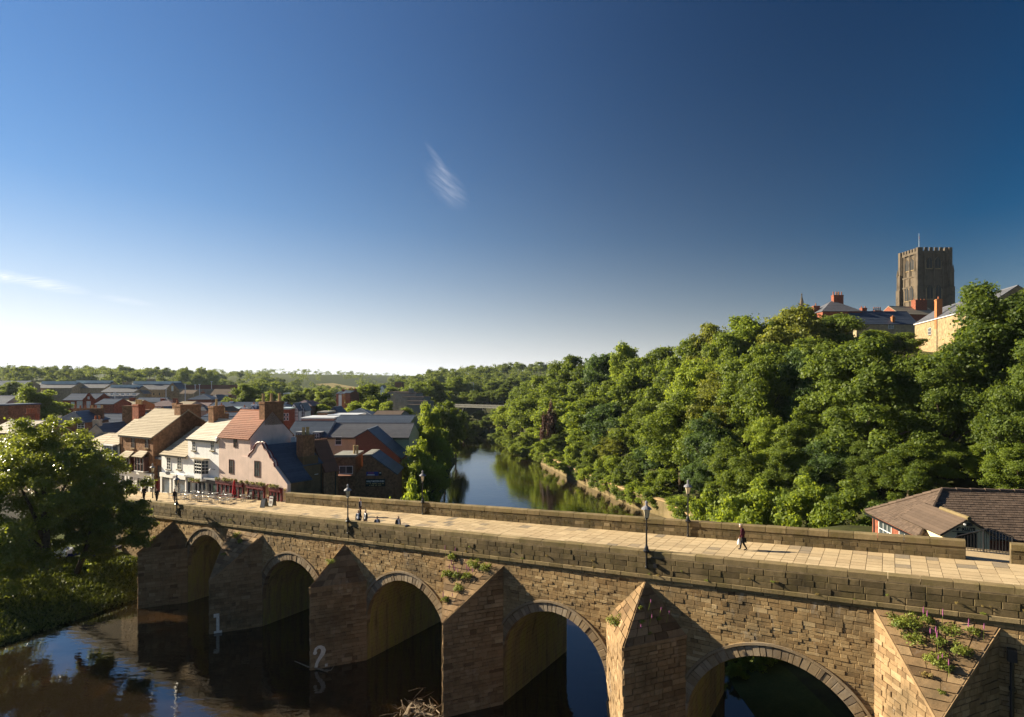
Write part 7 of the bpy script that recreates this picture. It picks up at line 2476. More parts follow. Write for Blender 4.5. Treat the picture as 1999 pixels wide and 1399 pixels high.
# ---- people
def skin_person(pose):
    """pose: dict of joint -> (x, y, z, r); returns evaluated mesh data (verts, faces)"""
    order = list(pose['pts'].keys())
    me = bpy.data.meshes.new('sk')
    me.from_pydata([pose['pts'][k][:3] for k in order], [(order.index(a), order.index(b)) for a, b in pose['edges']], [])
    o = bpy.data.objects.new('sk', me); COL.objects.link(o)
    o.modifiers.new('s', 'SKIN')
    if not me.skin_vertices: me.skin_vertices.new()
    for i, k in enumerate(order):
        r = pose['pts'][k][3]
        me.skin_vertices[0].data[i].radius = r if isinstance(r, tuple) else (r, r)
        me.skin_vertices[0].data[i].use_root = (k == 'pelvis')
    sb_ = o.modifiers.new('u', 'SUBSURF'); sb_.levels = 1; sb_.render_levels = 1
    bpy.context.view_layer.update()
    em = o.evaluated_get(bpy.context.evaluated_depsgraph_get()).to_mesh()
    V = [tuple(p.co) for p in em.vertices]; F = [tuple(p.vertices) for p in em.polygons]
    bpy.data.objects.remove(o); bpy.data.meshes.remove(me)
    return V, F


def person(label, loc, yaw, h=1.75, top='cloth_navy', legs='cloth_black', hair='hair_dark', shirt=None, stride=0.0, bow=0.0, arm=(0.0, 0.0), long_hair=False, group=None):
    st_ = stride
    P = {}
    P['pelvis'] = (0, 0, 0.96, (0.15, 0.12)); P['spine'] = (0, 0.01, 1.14, (0.15, 0.115)); P['chest'] = (0, 0.0 + bow * 0.25, 1.34, (0.185, 0.125)); P['neck'] = (0, 0.01 + bow * 0.5, 1.50, 0.062)
    P['head'] = (0, 0.03 + bow * 0.9, 1.60, (0.082, 0.092)); P['crown'] = (0, 0.035 + bow * 1.15, 1.70, (0.080, 0.092))
    E_ = [('pelvis', 'spine'), ('spine', 'chest'), ('chest', 'neck'), ('neck', 'head'), ('head', 'crown')]
    hands = {}
    for sd_, nm in ((-1, 'l'), (1, 'r')):
        sw_ = arm[0 if sd_ < 0 else 1]
        P['sh' + nm] = (0.185 * sd_, bow * 0.25, 1.42, 0.078); P['el' + nm] = (0.245 * sd_, bow * 0.2 - 0.02 + sw_ * 0.45, 1.15, 0.056); P['wr' + nm] = (0.235 * sd_, bow * 0.2 + 0.06 + sw_ * 0.9, 0.92 + abs(sw_) * 0.12, 0.040)
        hp = (0.235 * sd_, bow * 0.2 + 0.08 + sw_ * 1.0, 0.85 + abs(sw_) * 0.14, 0.042)
        P['hd' + nm] = hp; hands[nm] = hp
        E_ += [('chest', 'sh' + nm), ('sh' + nm, 'el' + nm), ('el' + nm, 'wr' + nm), ('wr' + nm, 'hd' + nm)]
        k_ = st_ * sd_
        P['hip' + nm] = (0.092 * sd_, 0, 0.88, 0.108); P['kn' + nm] = (0.10 * sd_, 0.03 + k_ * 0.5, 0.50 + abs(k_) * 0.02, 0.076); P['an' + nm] = (0.10 * sd_, -0.02 + k_ * 1.0 - (0.06 if k_ < 0 else 0), 0.085 + (0.09 if k_ < -0.05 else 0.0), 0.052); P['toe' + nm] = (0.11 * sd_, 0.13 + k_ * 1.0, 0.045 + (0.0 if k_ >= 0 else 0.02), 0.046)
        E_ += [('pelvis', 'hip' + nm), ('hip' + nm, 'kn' + nm), ('kn' + nm, 'an' + nm), ('an' + nm, 'toe' + nm)]
    V, F = skin_person({'pts': P, 'edges': E_})
    zmin = min(v[2] for v in V)
    mats = [M[top], M[legs], M['skin'], M['cloth_black'], M[shirt or top]]
    mb = MB()
    k = h / 1.78
    hx, hy, hz_ = P['head'][0], P['head'][1], P['head'][2]
    root = thing('person', label, 'person', loc, group)
    cy, sy = math.cos(yaw), math.sin(yaw)
    def W(p): return (loc[0] + k * (p[0] * cy - p[1] * sy), loc[1] + k * (p[0] * sy + p[1] * cy), loc[2] + k * (p[2] - zmin))
    VV = [W(p) for p in V]
    base = len(mb.v); mb.v += VV
    for f in F:
        c = [sum(V[i][j] for i in f) / len(f) for j in range(3)]
        m = 0
        if c[2] > 1.505: m = 2
        elif any((c[0] - hh[0]) ** 2 + (c[1] - hh[1]) ** 2 + (c[2] - hh[2]) ** 2 < 0.0075 for hh in hands.values()): m = 2
        elif c[2] < 0.11: m = 3
        elif c[2] < 0.93 and abs(c[0]) < 0.2: m = 1
        elif shirt and abs(c[0]) < 0.085 and c[1] > 0.03 and c[2] > 1.0: m = 4
        mb.f.append(tuple(base + i for i in f)); mb.m.append(m); mb.t.append(0.5)
    def tb(pts, r): mb.tube([W(p) for p in pts], [x * k for x in r], 5, 2)
    tb([(0, hy + 0.085, 1.655), (0, hy + 0.118, 1.625), (0, hy + 0.09, 1.612)], [0.010, 0.017, 0.010])       # nose
    for sd_, nm in ((-1, 'l'), (1, 'r')):
        tb([(sd_ * 0.083, hy - 0.01, 1.60), (sd_ * 0.098, hy - 0.015, 1.63), (sd_ * 0.085, hy - 0.01, 1.665)], [0.010, 0.018, 0.010])   # ear
        hh = hands[nm]
        for q, (fx, ln) in enumerate(((-0.026, 0.065), (-0.009, 0.078), (0.009, 0.073), (0.025, 0.058))):
            tb([(hh[0], hh[1] + fx, hh[2] - 0.02), (hh[0] - sd_ * 0.006, hh[1] + fx, hh[2] - 0.03 - ln * 0.55), (hh[0] - sd_ * 0.022, hh[1] + fx, hh[2] - 0.03 - ln)], [0.011, 0.010, 0.007])
        tb([(hh[0] - sd_ * 0.01, hh[1] + 0.03, hh[2] + 0.01), (hh[0] - sd_ * 0.022, hh[1] + 0.055, hh[2] - 0.02), (hh[0] - sd_ * 0.026, hh[1] + 0.058, hh[2] - 0.05)], [0.012, 0.011, 0.008])
    mb.build('body', mats, root, smooth=True)
    hm = MB()
    cyh = P['crown'][1]
    hv, hf = [], []
    nu, nv = 12, 6
    low_ = 1.2 if not long_hair else 1.9
    for j in range(nv + 1):
        th = low_ * j / nv
        for i in range(nu):
            ph = 2 * math.pi * i / nu
            fwd = math.sin(ph)
            cut = min(th, 0.85) if fwd > 0.3 else th
            hv.append(W((0.092 * math.sin(cut) * math.cos(ph) * 1.04, cyh - 0.012 + 0.106 * math.sin(cut) * fwd, 1.645 + 0.128 * math.cos(cut))))
    for j in range(nv):
        for i in range(nu):
            hf.append((j * nu + i, j * nu + (i + 1) % nu, (j + 1) * nu + (i + 1) % nu, (j + 1) * nu + i))
    hm.add(hv, hf); hm.build('hair', M[hair], root, smooth=True)
    ey = MB()
    for sd_ in (-1, 1):
        ey.add([W((sd_ * 0.033 + dx, hy + 0.0945, 1.652 + dz)) for dx, dz in ((-0.012, -0.006), (0.012, -0.006), (0.012, 0.006), (-0.012, 0.006))], [(0, 1, 2, 3)])
    ey.add([W((dx, hy + 0.093, 1.583 + dz)) for dx, dz in ((-0.022, -0.004), (0.022, -0.004), (0.022, 0.004), (-0.022, 0.004))], [(0, 1, 2, 3)])
    ey.build('eyes_and_mouth', M['cloth_black'], root)
    return root, W, hands


yaw_left = math.atan2(-(-BF.ua.x), -BF.ua.y)        # facing down the bridge, towards the houses
yaw_right = yaw_left + math.pi
v = deck_pt(1450, 1074)
p1_, W1, hd1 = person('white haired man in plum jumper walking along the deck with a white bag', v, yaw_left, 1.72, 'cloth_plum', 'cloth_black', 'hair_white', None, 0.20, 0.13, (0.08, -0.12))
bagm = MB()
hb = hd1['l']
bagm.lathe(0, 0, [(0.03, 0.0), (0.05, -0.06), (0.10, -0.2), (0.115, -0.36), (0.07, -0.42)], 8)
bv = [W1((hb[0] + q[0] * 0.5, hb[1] + 0.02 + q[1], hb[2] - 0.04 + q[2])) for q in bagm.v]
bm2 = MB(); bm2.add(bv, bagm.f); tag(bm2.build('carrier_bag', M['cloth_white'], smooth=True), 'white carrier bag held by the man walking on the deck', 'bag')
hb = hd1['r']
bm3 = MB()
bm3.add([W1((hb[0] + a_ * 0.05, hb[1] - 0.02 + b_, hb[2] - 0.06 + c_)) for (a_, b_, c_) in ((-1, -0.16, -0.30), (1, -0.16, -0.30), (1, 0.14, -0.30), (-1, 0.14, -0.30), (-1, -0.13, 0), (1, -0.13, 0), (1, 0.10, 0), (-1, 0.10, 0))], [(3, 2, 1, 0), (4, 5, 6, 7), (0, 1, 5, 4), (1, 2, 6, 5), (2, 3, 7, 6), (3, 0, 4, 7)])
tag(bm3.build('holdall', M['cloth_black']), 'dark holdall swinging behind the man walking on the deck', 'bag')
person('man in navy suit walking away beside the far parapet', deck_pt(703, 1009), yaw_right + 0.5, 1.78, 'cloth_navy', 'cloth_navy', 'hair_dark', 'cloth_white', 0.1)
person('dark suited man at left of the pair by the near lamp', deck_pt(700, 1036), -0.3 + math.pi, 1.76, 'cloth_navy', 'cloth_black', 'hair_brown', 'cloth_white', 0.06, 0.02)
person('grey haired man in open dark jacket showing a white shirt', deck_pt(714, 1036.5), -0.9 + math.pi, 1.80, 'cloth_black', 'cloth_black', 'hair_grey', 'cloth_white', 0.08)
person('brown haired woman in grey coat low behind the near parapet', deck_pt(736, 1045), 0.4 + math.pi, 1.56, 'cloth_grey', 'cloth_black', 'hair_brown', 'cloth_white', 0.0, 0.05, long_hair=True)
person('lone man in black jacket right of the woman behind the near parapet', deck_pt(777, 1049.5), 0.9 + math.pi, 1.72, 'cloth_black', 'cloth_black', 'hair_brown', 'cloth_white', 0.05, 0.02)
person('slim person in dark clothes walking past the white shopfront', deck_pt(281, 977), yaw_left, 1.72, 'cloth_black', 'cloth_black', 'hair_brown', None, 0.12)
person('stocky person in dark coat in front of the dark passage', deck_pt(306, 980), yaw_right, 1.62, 'cloth_black', 'cloth_black', 'hair_brown', None, 0.12, long_hair=True)
person('dark dressed person beside the third near lamp post', deck_pt(341, 983), yaw_left + 0.3, 1.72, 'cloth_black', 'cloth_grey', 'hair_dark', None, 0.1)

# ---- pavement cafe
def make_chair():
    t = thing('cafe_chair', 'grey metal cafe chair', 'chair', (0, 0, 0), 'cafe chairs outside the pub')
    mb = MB(); mb.box(WF, -0.22, 0.22, -0.22, 0.22, 0.43, 0.46); mb.build('seat', M['grey_metal'], t)
    bk = MB()
    bk.tube([(-0.22, -0.20, 0.46), (-0.23, -0.26, 0.68), (-0.21, -0.29, 0.86), (0.21, -0.29, 0.86), (0.23, -0.26, 0.68), (0.22, -0.20, 0.46)], 0.016, 5)
    for zz in (0.60, 0.70, 0.79): bk.box(WF, -0.21, 0.21, -0.285, -0.265, zz, zz + 0.045)
    bk.build('backrest', M['grey_metal'], t)
    for sx_ in (-1, 1):
        ar = MB(); ar.tube([(sx_ * 0.25, -0.25, 0.66), (sx_ * 0.27, 0.0, 0.67), (sx_ * 0.25, 0.2, 0.64), (sx_ * 0.23, 0.21, 0.45)], 0.014, 5); ar.build('armrest', M['grey_metal'], t)
        for sy_ in (-1, 1):
            lg_ = MB(); lg_.tube([(sx_ * 0.21, sy_ * 0.21, 0.45), (sx_ * 0.235, sy_ * 0.245, 0.0)], 0.015, 5); lg_.build('leg', M['grey_metal'], t)
    return t


def make_table():
    t = thing('cafe_table', 'round grey metal cafe table', 'table', (0, 0, 0), 'cafe tables outside the pub')
    mb = MB(); mb.lathe(0, 0, [(0.36, 0.70), (0.375, 0.715), (0.36, 0.73)], 16); mb.build('table_top', M['grey_metal'], t)
    mb = MB(); mb.tube([(0, 0, 0.03), (0, 0, 0.70)], 0.03, 8); mb.build('pedestal', M['grey_metal'], t)
    mb = MB(); mb.lathe(0, 0, [(0.24, 0.0), (0.23, 0.025), (0.05, 0.05)], 12); mb.build('base', M['black_metal'], t)
    return t


rc = random.Random(21)
ch0, tb0, first = make_chair(), make_table(), True
spots = []
for i in range(5):
    for j in range(2):
        spots.append((-47.6 + i * 2.35 + rc.uniform(-0.2, 0.2) + j * 0.5, 6.5 + j * 1.75 + rc.uniform(-0.15, 0.15)))
for n_i, (s_, w_) in enumerate(spots):
    q = BF.p(s_, w_, zdeck(s_) + 0.004)
    row, colm = n_i % 2, n_i // 2
    lab = 'round grey cafe table, %s of the %s row outside the pub' % (('first from left', 'second from left', 'middle one', 'second from right', 'rightmost')[colm], ('front', 'back')[row])
    if n_i == 0:
        tb0.location = q; tb0['label'] = lab
    else:
        copy_tree(tb0, q, 0, None, lab)
    for k_ in range(3 if row == 0 else 2):
        an = rc.uniform(0, 6.28) if k_ == 0 else an + 6.28 / 3
        c_ = Vector((q.x + 0.62 * math.cos(an), q.y + 0.62 * math.sin(an), q.z))
        s__ = (Vector((c_.x, c_.y)) - BF.o).dot(BF.ua)
        c_.z = zdeck(s__) + 0.004
        if first:
            ch0.location = c_; ch0.rotation_euler = (0, 0, an + math.pi / 2); ch0['label'] = 'grey metal armchair at the cafe tables outside the pub'; first = False
        else:
            copy_tree(ch0, c_, an + math.pi / 2, None, 'grey metal armchair at the cafe tables outside the pub')
# closed red parasol
v = deck_pt(457, 974)
pr_ = thing('parasol', 'closed red parasol standing among the cafe tables', 'parasol', v)
mb = MB(); mb.tube([(v.x, v.y, v.z), (v.x, v.y, v.z + 2.3)], 0.025, 6); mb.build('pole', M['black_metal'], pr_)
mb = MB(); mb.lathe(v.x, v.y, [(0.22, v.z + 0.55), (0.25, v.z + 0.7), (0.16, v.z + 1.3), (0.10, v.z + 1.9), (0.05, v.z + 2.25)], 9); mb.build('canopy', M['red_cloth'], pr_)
mb = MB(); mb.lathe(v.x, v.y, [(0.28, v.z + 0.004), (0.26, v.z + 0.1), (0.05, v.z + 0.12)], 10); mb.build('base', M['concrete'], pr_)
# pavement sign boards
for (x, y, mt, lb, hgt) in ((516, 990, 'navy', 'rounded dark blue pavement sign board at the cafe edge', 0.95), (531.5, 988, 'sign_white', 'tall white pavement sign board with dark frame by the pub door', 1.15)):
    v = deck_pt(x, y)
    ab = thing('pavement_sign', lb, 'sign board', v)
    fr = Frame(v.x, v.y, ua=(BF.ua.x * 0.9 + 0.3, BF.ua.y * 0.9))
    for sg in (-1, 1):
        mb = MB()
        p = [fr.p(-0.33, sg * 0.28, v.z), fr.p(0.33, sg * 0.28, v.z), fr.p(0.3, sg * 0.05, v.z + hgt), fr.p(-0.3, sg * 0.05, v.z + hgt)]
        p2 = [q + Vector((fr.ub.x, fr.ub.y, 0)) * (0.03 * sg) for q in p]
        mb.add(p + p2, [(0, 1, 2, 3), (4, 5, 6, 7), (0, 1, 5, 4), (1, 2, 6, 5), (2, 3, 7, 6), (3, 0, 4, 7)])
        bo = mb.build('frame', M['black_metal'], ab)
        mb = MB(); c_ = sum(p2, Vector()) / 4
        off = Vector((fr.ub.x, fr.ub.y, 0.25)).normalized() * (0.006 * sg)
        mb.add([c_.lerp(q, 0.84) + off for q in p2], [(0, 1, 2, 3)]); mb.build('panel', M[mt], bo)
    if mt == 'sign_white':
        mb = MB()
        n_ = Vector((fr.ub.x, fr.ub.y, 0))
        for (z0, z1, w_) in ((0.82, 0.94, 0.2), (0.55, 0.6, 0.18), (0.45, 0.5, 0.2), (0.35, 0.4, 0.15)):
            f0 = lambda z_: -(0.28 + 0.03 - 0.23 * z_ / hgt) - 0.012
            mb.quad(fr.p(-w_, f0(z0), v.z + z0), fr.p(w_, f0(z0), v.z + z0), fr.p(w_, f0(z1), v.z + z1), fr.p(-w_, f0(z1), v.z + z1))
        mb.build('print_lines', M['maroon'], ab, kind='stuff')

# ---- flower boxes and baskets
def flowers(name, label, a0, a1, w_, z_, n, seed, r=0.22, cat='flower box'):
    rng = np.random.default_rng(seed)
    c = BF.p((a0 + a1) / 2, w_, z_)
    root = thing(name, label, cat, c)
    mb = MB()
    if a1 - a0 > 0.8: mb.box(BF, a0, a1, w_ - 0.16, w_ + 0.12, z_ - 0.2, z_ - 0.02)
    else: mb.lathe(c.x, c.y, [(0.05, z_ - 0.35), (0.22, z_ - 0.2), (0.26, z_)], 10)
    mb.build('trough', M['brown_wood'], root)
    lob = [((BF.p(lerp(a0, a1, rng.random()), w_ + rng.normal(0, 0.06), 0).x - c.x), (BF.p(0, 0, 0).y * 0), rng.uniform(0.0, 0.16), r * rng.uniform(0.6, 1.1), rng.random()) for _ in range(n)]
    lob = []
    for _ in range(n):
        q = BF.p(lerp(a0, a1, rng.random()), w_ - 0.05 + rng.normal(0, 0.06), z_ + rng.uniform(0.0, 0.16)) - c
        lob.append((q.x, q.y, q.z, r * rng.uniform(0.6, 1.1), rng.random()))
    for nm, mt, cnt_, sz in (('foliage', 'leaf_weed', n * 60, 0.10), ('blossom', 'flower_pale', n * 26, 0.10), ('pink_blossom', 'flower_pink', n * 9, 0.09)):
        me = leaf_mesh(nm, rng, lob, cnt_, sz, [M[mt]])
        o = bpy.data.objects.new(nm, me); COL.objects.link(o); o.parent = root
    return root


fz = ZX(490, 944, W0)
for (xa, xb, lb, sdv) in ((428, 480, 'long overflowing flower box above the left maroon pub front', 1), (487, 523, 'overflowing flower box above the middle maroon pub front', 2), (532, 553, 'short flower box above the pub doorway', 3)):
    flowers('flower_box', lb, SX(xa, W0), SX(xb, W0), W0 - 0.42, fz + 0.12, int((xb - xa) / 2.2), sdv)
sc_ = SX(386, W0)
flowers('hanging_basket', 'yellow green hanging basket before the dark navy shopfront', sc_ - 0.3, sc_ + 1.6, W0 - 0.8, 9.7, 8, 5, 0.3, 'hanging basket')
bl = MB(); sc_ = SX(420, W0)
q = BF.p(sc_, W0, 0)
bl.tube([BF.p(sc_, W0, 11.2), BF.p(sc_ - 0.2, W0 - 0.5, 11.35), BF.p(sc_ - 0.25, W0 - 0.7, 11.1)], 0.03, 5)
tag(bl.build('wall_bracket', M['black_metal']), 'ornate black bracket on the white house corner by the pub', 'bracket')

# ---- weeds on the cutwaters
def weed_proto(seed, spikes, n, r):
    rng = np.random.default_rng(seed)
    lob = [(rng.normal(0, r * 0.6), rng.normal(0, r * 0.6), rng.uniform(0.05, r * 1.1), r * rng.uniform(0.35, 0.7), rng.random()) for _ in range(7)]
    lm = leaf_mesh('weed_leaves', rng, lob, n, 0.085, [M['leaf_weed']], 0.9)
    mb = MB(); fl = MB()
    for k_ in range(spikes):
        x, y = rng.normal(0, r * 0.7), rng.normal(0, r * 0.7); hgt = rng.uniform(0.5, 0.95)
        lx, ly = rng.normal(0, 0.05), rng.normal(0, 0.05)
        mb.tube([(x, y, -0.1), (x + lx, y + ly, hgt)], 0.012, 4)
        fl.lathe(x + lx, y + ly, [(0.010, hgt * 0.66), (0.032, hgt * 0.78), (0.026, hgt * 0.95), (0.006, hgt * 1.1)], 6)
    so_ = mb.build('x', M['leaf_weed']); sm = so_.data; bpy.data.objects.remove(so_)
    fm = None
    if spikes:
        fo_ = fl.build('x', M['flower_pink']); fm = fo_.data; bpy.data.objects.remove(fo_)
    return lm, (sm if spikes else None), fm


WP = [weed_proto(61, 0, 800, 0.46), weed_proto(62, 3, 520, 0.36), weed_proto(63, 1, 140, 0.15), weed_proto(64, 0, 420, 0.32)]


def weed(kind, loc, sc, label, group=None, mat_=None):
    lm, sm, fm = WP[kind]
    root = thing('weed_plant', label, 'weed', loc, group)
    root.rotation_euler = (0, 0, rc.uniform(0, 6.28)); root.scale = (sc, sc, sc)
    for nm, me in (('leaves', lm), ('stems', sm), ('flower_spikes', fm)):
        if me is None: continue
        o = bpy.data.objects.new(nm, me); COL.objects.link(o); o.parent = root
        if nm == 'leaves' and mat_:
            o.material_slots[0].link = 'OBJECT'; o.material_slots[0].material = M[mat_]
    return root


def pier_pt(i, f, g_):
    """point on a wedge roof: f across (0 left .. 1 right), g_ down towards the tip"""
    ps, kd, ze, zm = PIERS[i]
    a_ = BF.p(ps - PHW, 0, zm).lerp(BF.p(ps + PHW, 0, zm), f)
    return a_.lerp(BF.p(ps, -PPR, ze), g_)


G5 = 'weeds on the nearest cutwater roof'
for (f, g_, k_, sc, lb) in ((0.12, 0.16, 0, 1.15, 'leafy weed at the top left of the nearest cutwater roof'), (0.25, 0.12, 0, 1.2, 'bushy weed next to the top left one on nearest cutwater'), (0.42, 0.10, 1, 1.1, 'pink flowered weed at the top middle of nearest cutwater'),
                            (0.68, 0.14, 0, 1.0, 'leafy weed at the top right of the nearest cutwater roof'), (0.82, 0.12, 1, 0.9, 'spiky weed in the top right corner of nearest cutwater'),
                            (0.30, 0.30, 0, 1.2, 'broad weed left of the middle on nearest cutwater roof'), (0.52, 0.28, 1, 1.0, 'pink spiked weed in the middle of nearest cutwater roof'), (0.75, 0.32, 0, 1.0, 'leafy weed right of the middle on nearest cutwater roof'),
                            (0.50, 0.46, 0, 1.15, 'lone green shrubby weed lower down the nearest cutwater roof'), (0.62, 0.52, 1, 0.9, 'upright weed beside the shrubby one low on nearest cutwater'), (0.35, 0.62, 3, 0.7, 'dry brown tuft low on the nearest cutwater roof'), (0.55, 0.75, 3, 0.5, 'small tuft near the tip of the nearest cutwater roof')):
    weed(k_, pier_pt(5, f, g_), sc * 0.85, lb, G5, 'dry_grass' if 'dry' in lb else None)
G3 = 'weeds on the third numbered cutwater roof'
for (f, g_, k_, sc, lb) in ((0.15, 0.05, 1, 1.1, 'tall weed at the top left of the middle cutwater roof'), (0.55, 0.08, 0, 1.0, 'leafy tuft near the wall on the middle cutwater roof'), (0.80, 0.10, 0, 0.9, 'leafy tuft at the top right of the middle cutwater roof'),
                            (0.10, 0.35, 1, 1.2, 'tall pink stemmed weed at the left edge of middle cutwater roof'), (0.30, 0.35, 1, 1.15, 'pink flowered weed in the middle of middle cutwater roof'), (0.60, 0.32, 1, 1.1, 'pink flowered weed right of centre on middle cutwater roof'), (0.45, 0.50, 0, 0.9, 'dense green clump halfway down the middle cutwater roof'), (0.05, 0.72, 1, 0.9, 'straggly weed at the left side low on middle cutwater')):
    weed(k_, pier_pt(3, f, g_), sc * 0.9, lb, G3)
for (f, g_, k_, sc, lb) in ((0.35, 0.12, 0, 0.8, 'low green tuft at the top of the number one cutwater'), (0.55, 0.22, 3, 0.8, 'pale tuft right of centre on the number one cutwater'), (0.3, 0.5, 3, 0.6, 'small tuft halfway down the number one cutwater')):
    weed(k_, pier_pt(1, f, g_), sc, lb)
ps, kd, ze, zm = PIERS[4]
A3, T3, B3, M3 = BF.p(ps - PHW, 0, ze), BF.p(ps, -PPR, ze), BF.p(ps + PHW, 0, ze), BF.p(ps, 0, zm)
weed(0, A3.lerp(T3, 0.35).lerp(M3, 0.10), 1.0, 'bushy weed on the sunlit corner of the pyramid roofed cutwater')
for (t_, h_, lb) in ((0.22, 0.55, 'upper pink flower spike weed on the shaded pyramid cutwater roof'), (0.30, 0.32, 'left pink flower spike weed on the shaded pyramid cutwater roof'), (0.52, 0.38, 'middle pink flower spike weed on the shaded pyramid cutwater roof'), (0.70, 0.32, 'right pink flower spike weed on the shaded pyramid cutwater roof'), (0.42, 0.12, 'lowest pink flower spike weed on the shaded pyramid cutwater roof')):
    weed(2, T3.lerp(B3, t_).lerp(M3, h_), 1.0, lb)
ps, kd, ze, zm = PIERS[2]
weed(0, BF.p(ps, -PPR, ze).lerp(BF.p(ps, 0, zm), 0.55), 0.7, 'yellow green tuft on the ridge of the number two cutwater')
ps, kd, ze, zm = PIERS[0]
weed(3, BF.p(ps, -PPR, ze).lerp(BF.p(ps, 0, zm), 0.4), 0.9, 'straggly tuft on the furthest cutwater roof beside the leaning tree')
# dry tufts along the string course
for k_ in range(46):
    s_ = rc.uniform(-30, 31)
    weed(3, BF.p(s_, -0.14, ztop(s_) - 1.37 if rc.random() < 0.7 else ztop(s_) - 0.98), rc.uniform(0.14, 0.36), 'small tuft of dry grass rooted in the parapet ledge', 'grass tufts along the parapet ledges', 'dry_grass' if rc.random() < 0.6 else None)

# ---- driftwood at the piers
def twigs(label, c, n, spread_, ln, seed, rad=0.035, extra=()):
    rr = random.Random(seed); mb = MB()
    for k_ in range(n):
        p = Vector(c) + Vector((rr.gauss(0, spread_), rr.gauss(0, spread_), abs(rr.gauss(0, spread_ * 0.45)) - 0.05))
        d_ = Vector((rr.gauss(0, 1), rr.gauss(0, 1), rr.gauss(0, 0.45))).normalized() * ln * rr.uniform(0.4, 1.2)
        r_ = rad * rr.uniform(0.4, 1.6)
        mb.tube([p - d_ * 0.5, p + Vector((rr.gauss(0, 0.08), rr.gauss(0, 0.08), rr.gauss(0, 0.08))), p + d_ * 0.5], [r_, r_ * 0.8, r_ * 0.3], 5, 0, rr.uniform(0.2, 1))
    for pts, r_ in extra: mb.tube([Vector(p) for p in pts], r_, 6, 0, 0.8)
    o = mb.build('driftwood_pile', M['driftwood'])
    o['kind'] = 'stuff'
    return tag(o, label, 'driftwood')


c_ = gnd(815, 1392, 0.15)
twigs('tangle of bleached driftwood caught against the middle cutwater', c_, 80, 0.7, 1.1, 8, 0.03, [([gnd(792, 1399, 0.3), gnd(800, 1380, 0.5), gnd(806, 1372, 0.7)], [0.2, 0.16, 0.08]), ([gnd(795, 1385, 0.3), gnd(845, 1396, 0.5)], [0.12, 0.05])])
bl = MB()
bl.tube([gnd(575, 1290, 0.25), gnd(600, 1301, 0.12), gnd(625, 1306, 0.08), gnd(640, 1311, 0.04)], [0.03, 0.05, 0.07, 0.05], 6); bl.tube([gnd(634, 1309, 0.05), gnd(646, 1308, 0.25), gnd(652, 1300, 0.6)], [0.05, 0.04, 0.02], 6)
tag(bl.build('floating_branch', M['driftwood'], smooth=True), 'long bare branch floating against the number two cutwater', 'branch')

# ---- boats and a car under the trees on the left bank
def rowing_boat(label, x, y, yaw):
    z_ = ground(x, y) + 0.06
    root = thing('rowing_boat', label, 'boat', (x, y, z_), 'blue rowing boats drawn up on the bank')
    cy, sy = math.cos(yaw), math.sin(yaw)
    def W(a, b, c): return (x + a * cy - b * sy, y + a * sy + b * cy, z_ + c)
    mb = MB(); n_ = 9; rings = []
    for i in range(n_):
        t = i / (n_ - 1) * 2 - 1
        wd = 0.62 * (1 - abs(t) ** 2.6) + 0.04; kz = 0.05 + 0.22 * abs(t) ** 2.5; tz = 0.52 + 0.16 * t * t
        rings.append([W(t * 2.1, -wd, tz), W(t * 2.1, -wd * 0.72, kz + 0.16), W(t * 2.1, 0, kz - 0.05), W(t * 2.1, wd * 0.72, kz + 0.16), W(t * 2.1, wd, tz)])
    V = [p for r in rings for p in r]; F = []
    for i in range(n_ - 1):
        for k_ in range(4): F.append((i * 5 + k_, (i + 1) * 5 + k_, (i + 1) * 5 + k_ + 1, i * 5 + k_ + 1))
    mb.add(V, F); mb.build('hull', M['boat_blue'], root)
    gm = MB()
    for k_ in (0, 4): gm.tube([r[k_] for r in rings], 0.035, 5)
    gm.build('gunwale', M['white_wood'], root)
    for a_ in (-0.9, 0.0, 0.9):
        tm_ = MB(); tm_.add([W(a_ - 0.12, -0.5, 0.40), W(a_ + 0.12, -0.5, 0.40), W(a_ + 0.12, 0.5, 0.40), W(a_ - 0.12, 0.5, 0.40), W(a_ - 0.12, -0.5, 0.43), W(a_ + 0.12, -0.5, 0.43), W(a_ + 0.12, 0.5, 0.43), W(a_ - 0.12, 0.5, 0.43)], [(3, 2, 1, 0), (4, 5, 6, 7), (0, 1, 5, 4), (1, 2, 6, 5), (2, 3, 7, 6), (3, 0, 4, 7)]); tm_.build('thwart', M['driftwood'], root)


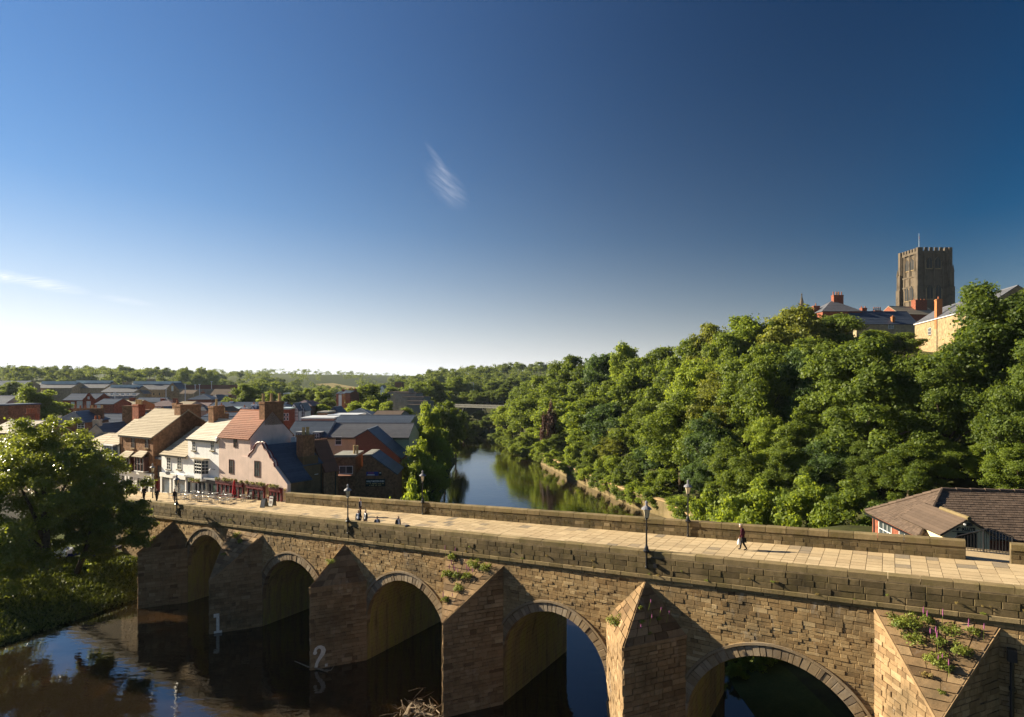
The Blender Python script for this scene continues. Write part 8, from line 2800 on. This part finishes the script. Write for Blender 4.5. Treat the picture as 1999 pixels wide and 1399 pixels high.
rowing_boat('blue rowing boat under the large tree, nearest the trunk', -46.2, 65.6, 1.0)
rowing_boat('blue rowing boat on the bank, the one closer to the bridge', -43.9, 66.0, 1.1)
cx_, cy_ = -48.6, 64.6
zc_ = ground(cx_, cy_) + 0.02
car = thing('parked_car', 'pale car half hidden under the large tree on the left bank', 'car', (cx_, cy_, zc_))
fc_ = Frame(cx_, cy_, 0.12)
mb = MB()
body = [(-2.0, 0.35), (-2.05, 0.7), (-1.9, 0.88), (-1.0, 0.95), (-0.45, 1.42), (0.9, 1.45), (1.6, 1.0), (2.0, 0.92), (2.08, 0.6), (2.0, 0.35)]
n = len(body)
V = [fc_.p(a_, -0.82 if 0.3 < z_ < 1.0 else -0.62, zc_ + z_) for a_, z_ in body] + [fc_.p(a_, 0.82 if 0.3 < z_ < 1.0 else 0.62, zc_ + z_) for a_, z_ in body]
mb.add(V, [tuple(range(n)), tuple(reversed(range(n, 2 * n)))] + [((i + 1) % n, i, i + n, (i + 1) % n + n) for i in range(n)]); mb.build('body', M['car_white'], car)
for (a0, a1) in ((-0.75, 0.1), (0.2, 1.1)):
    wm_ = MB(); wm_.quad(fc_.p(a0 - 0.12, -0.83, zc_ + 0.98), fc_.p(a1 + 0.12, -0.83, zc_ + 0.98), fc_.p(a1, -0.65, zc_ + 1.36), fc_.p(a0 + 0.2, -0.65, zc_ + 1.36)); wm_.build('window', M['glass'], car)
for a_ in (-1.3, 1.3):
    for b_ in (-0.80, 0.80):
        wm_ = MB(); wm_.tube([fc_.p(a_, b_ - 0.1, zc_ + 0.31), fc_.p(a_, b_ + 0.1, zc_ + 0.31)], 0.31, 14); wo = wm_.build('wheel', M['black_metal'], car)
        hm_ = MB(); hm_.tube([fc_.p(a_, b_ - 0.115, zc_ + 0.31), fc_.p(a_, b_ + 0.115, zc_ + 0.31)], 0.17, 10); hm_.build('rim', M['grey_metal'], wo)

# ================================================================== AIR
hz_mat = bpy.data.materials.new('thin summer haze')
hz_mat.use_nodes = True
hn, hl = hz_mat.node_tree.nodes, hz_mat.node_tree.links
hn.clear()
ho = hn.new('ShaderNodeOutputMaterial')
hv_ = hn.new('ShaderNodeVolumePrincipled')
hv_.inputs['Color'].default_value = (0.72, 0.86, 1.0, 1)
hv_.inputs['Density'].default_value = 0.000055
hv_.inputs['Anisotropy'].default_value = 0.2
hl.new(hv_.outputs[0], ho.inputs['Volume'])
hb_ = MB()
hb_.box(WF, -6000, 6000, -900, 7000, -8, 125)
hzo = hb_.build('haze', hz_mat)
hzo['kind'] = 'stuff'
hzo['label'] = 'thin pale haze softening the distant hills'
hzo['category'] = 'haze'
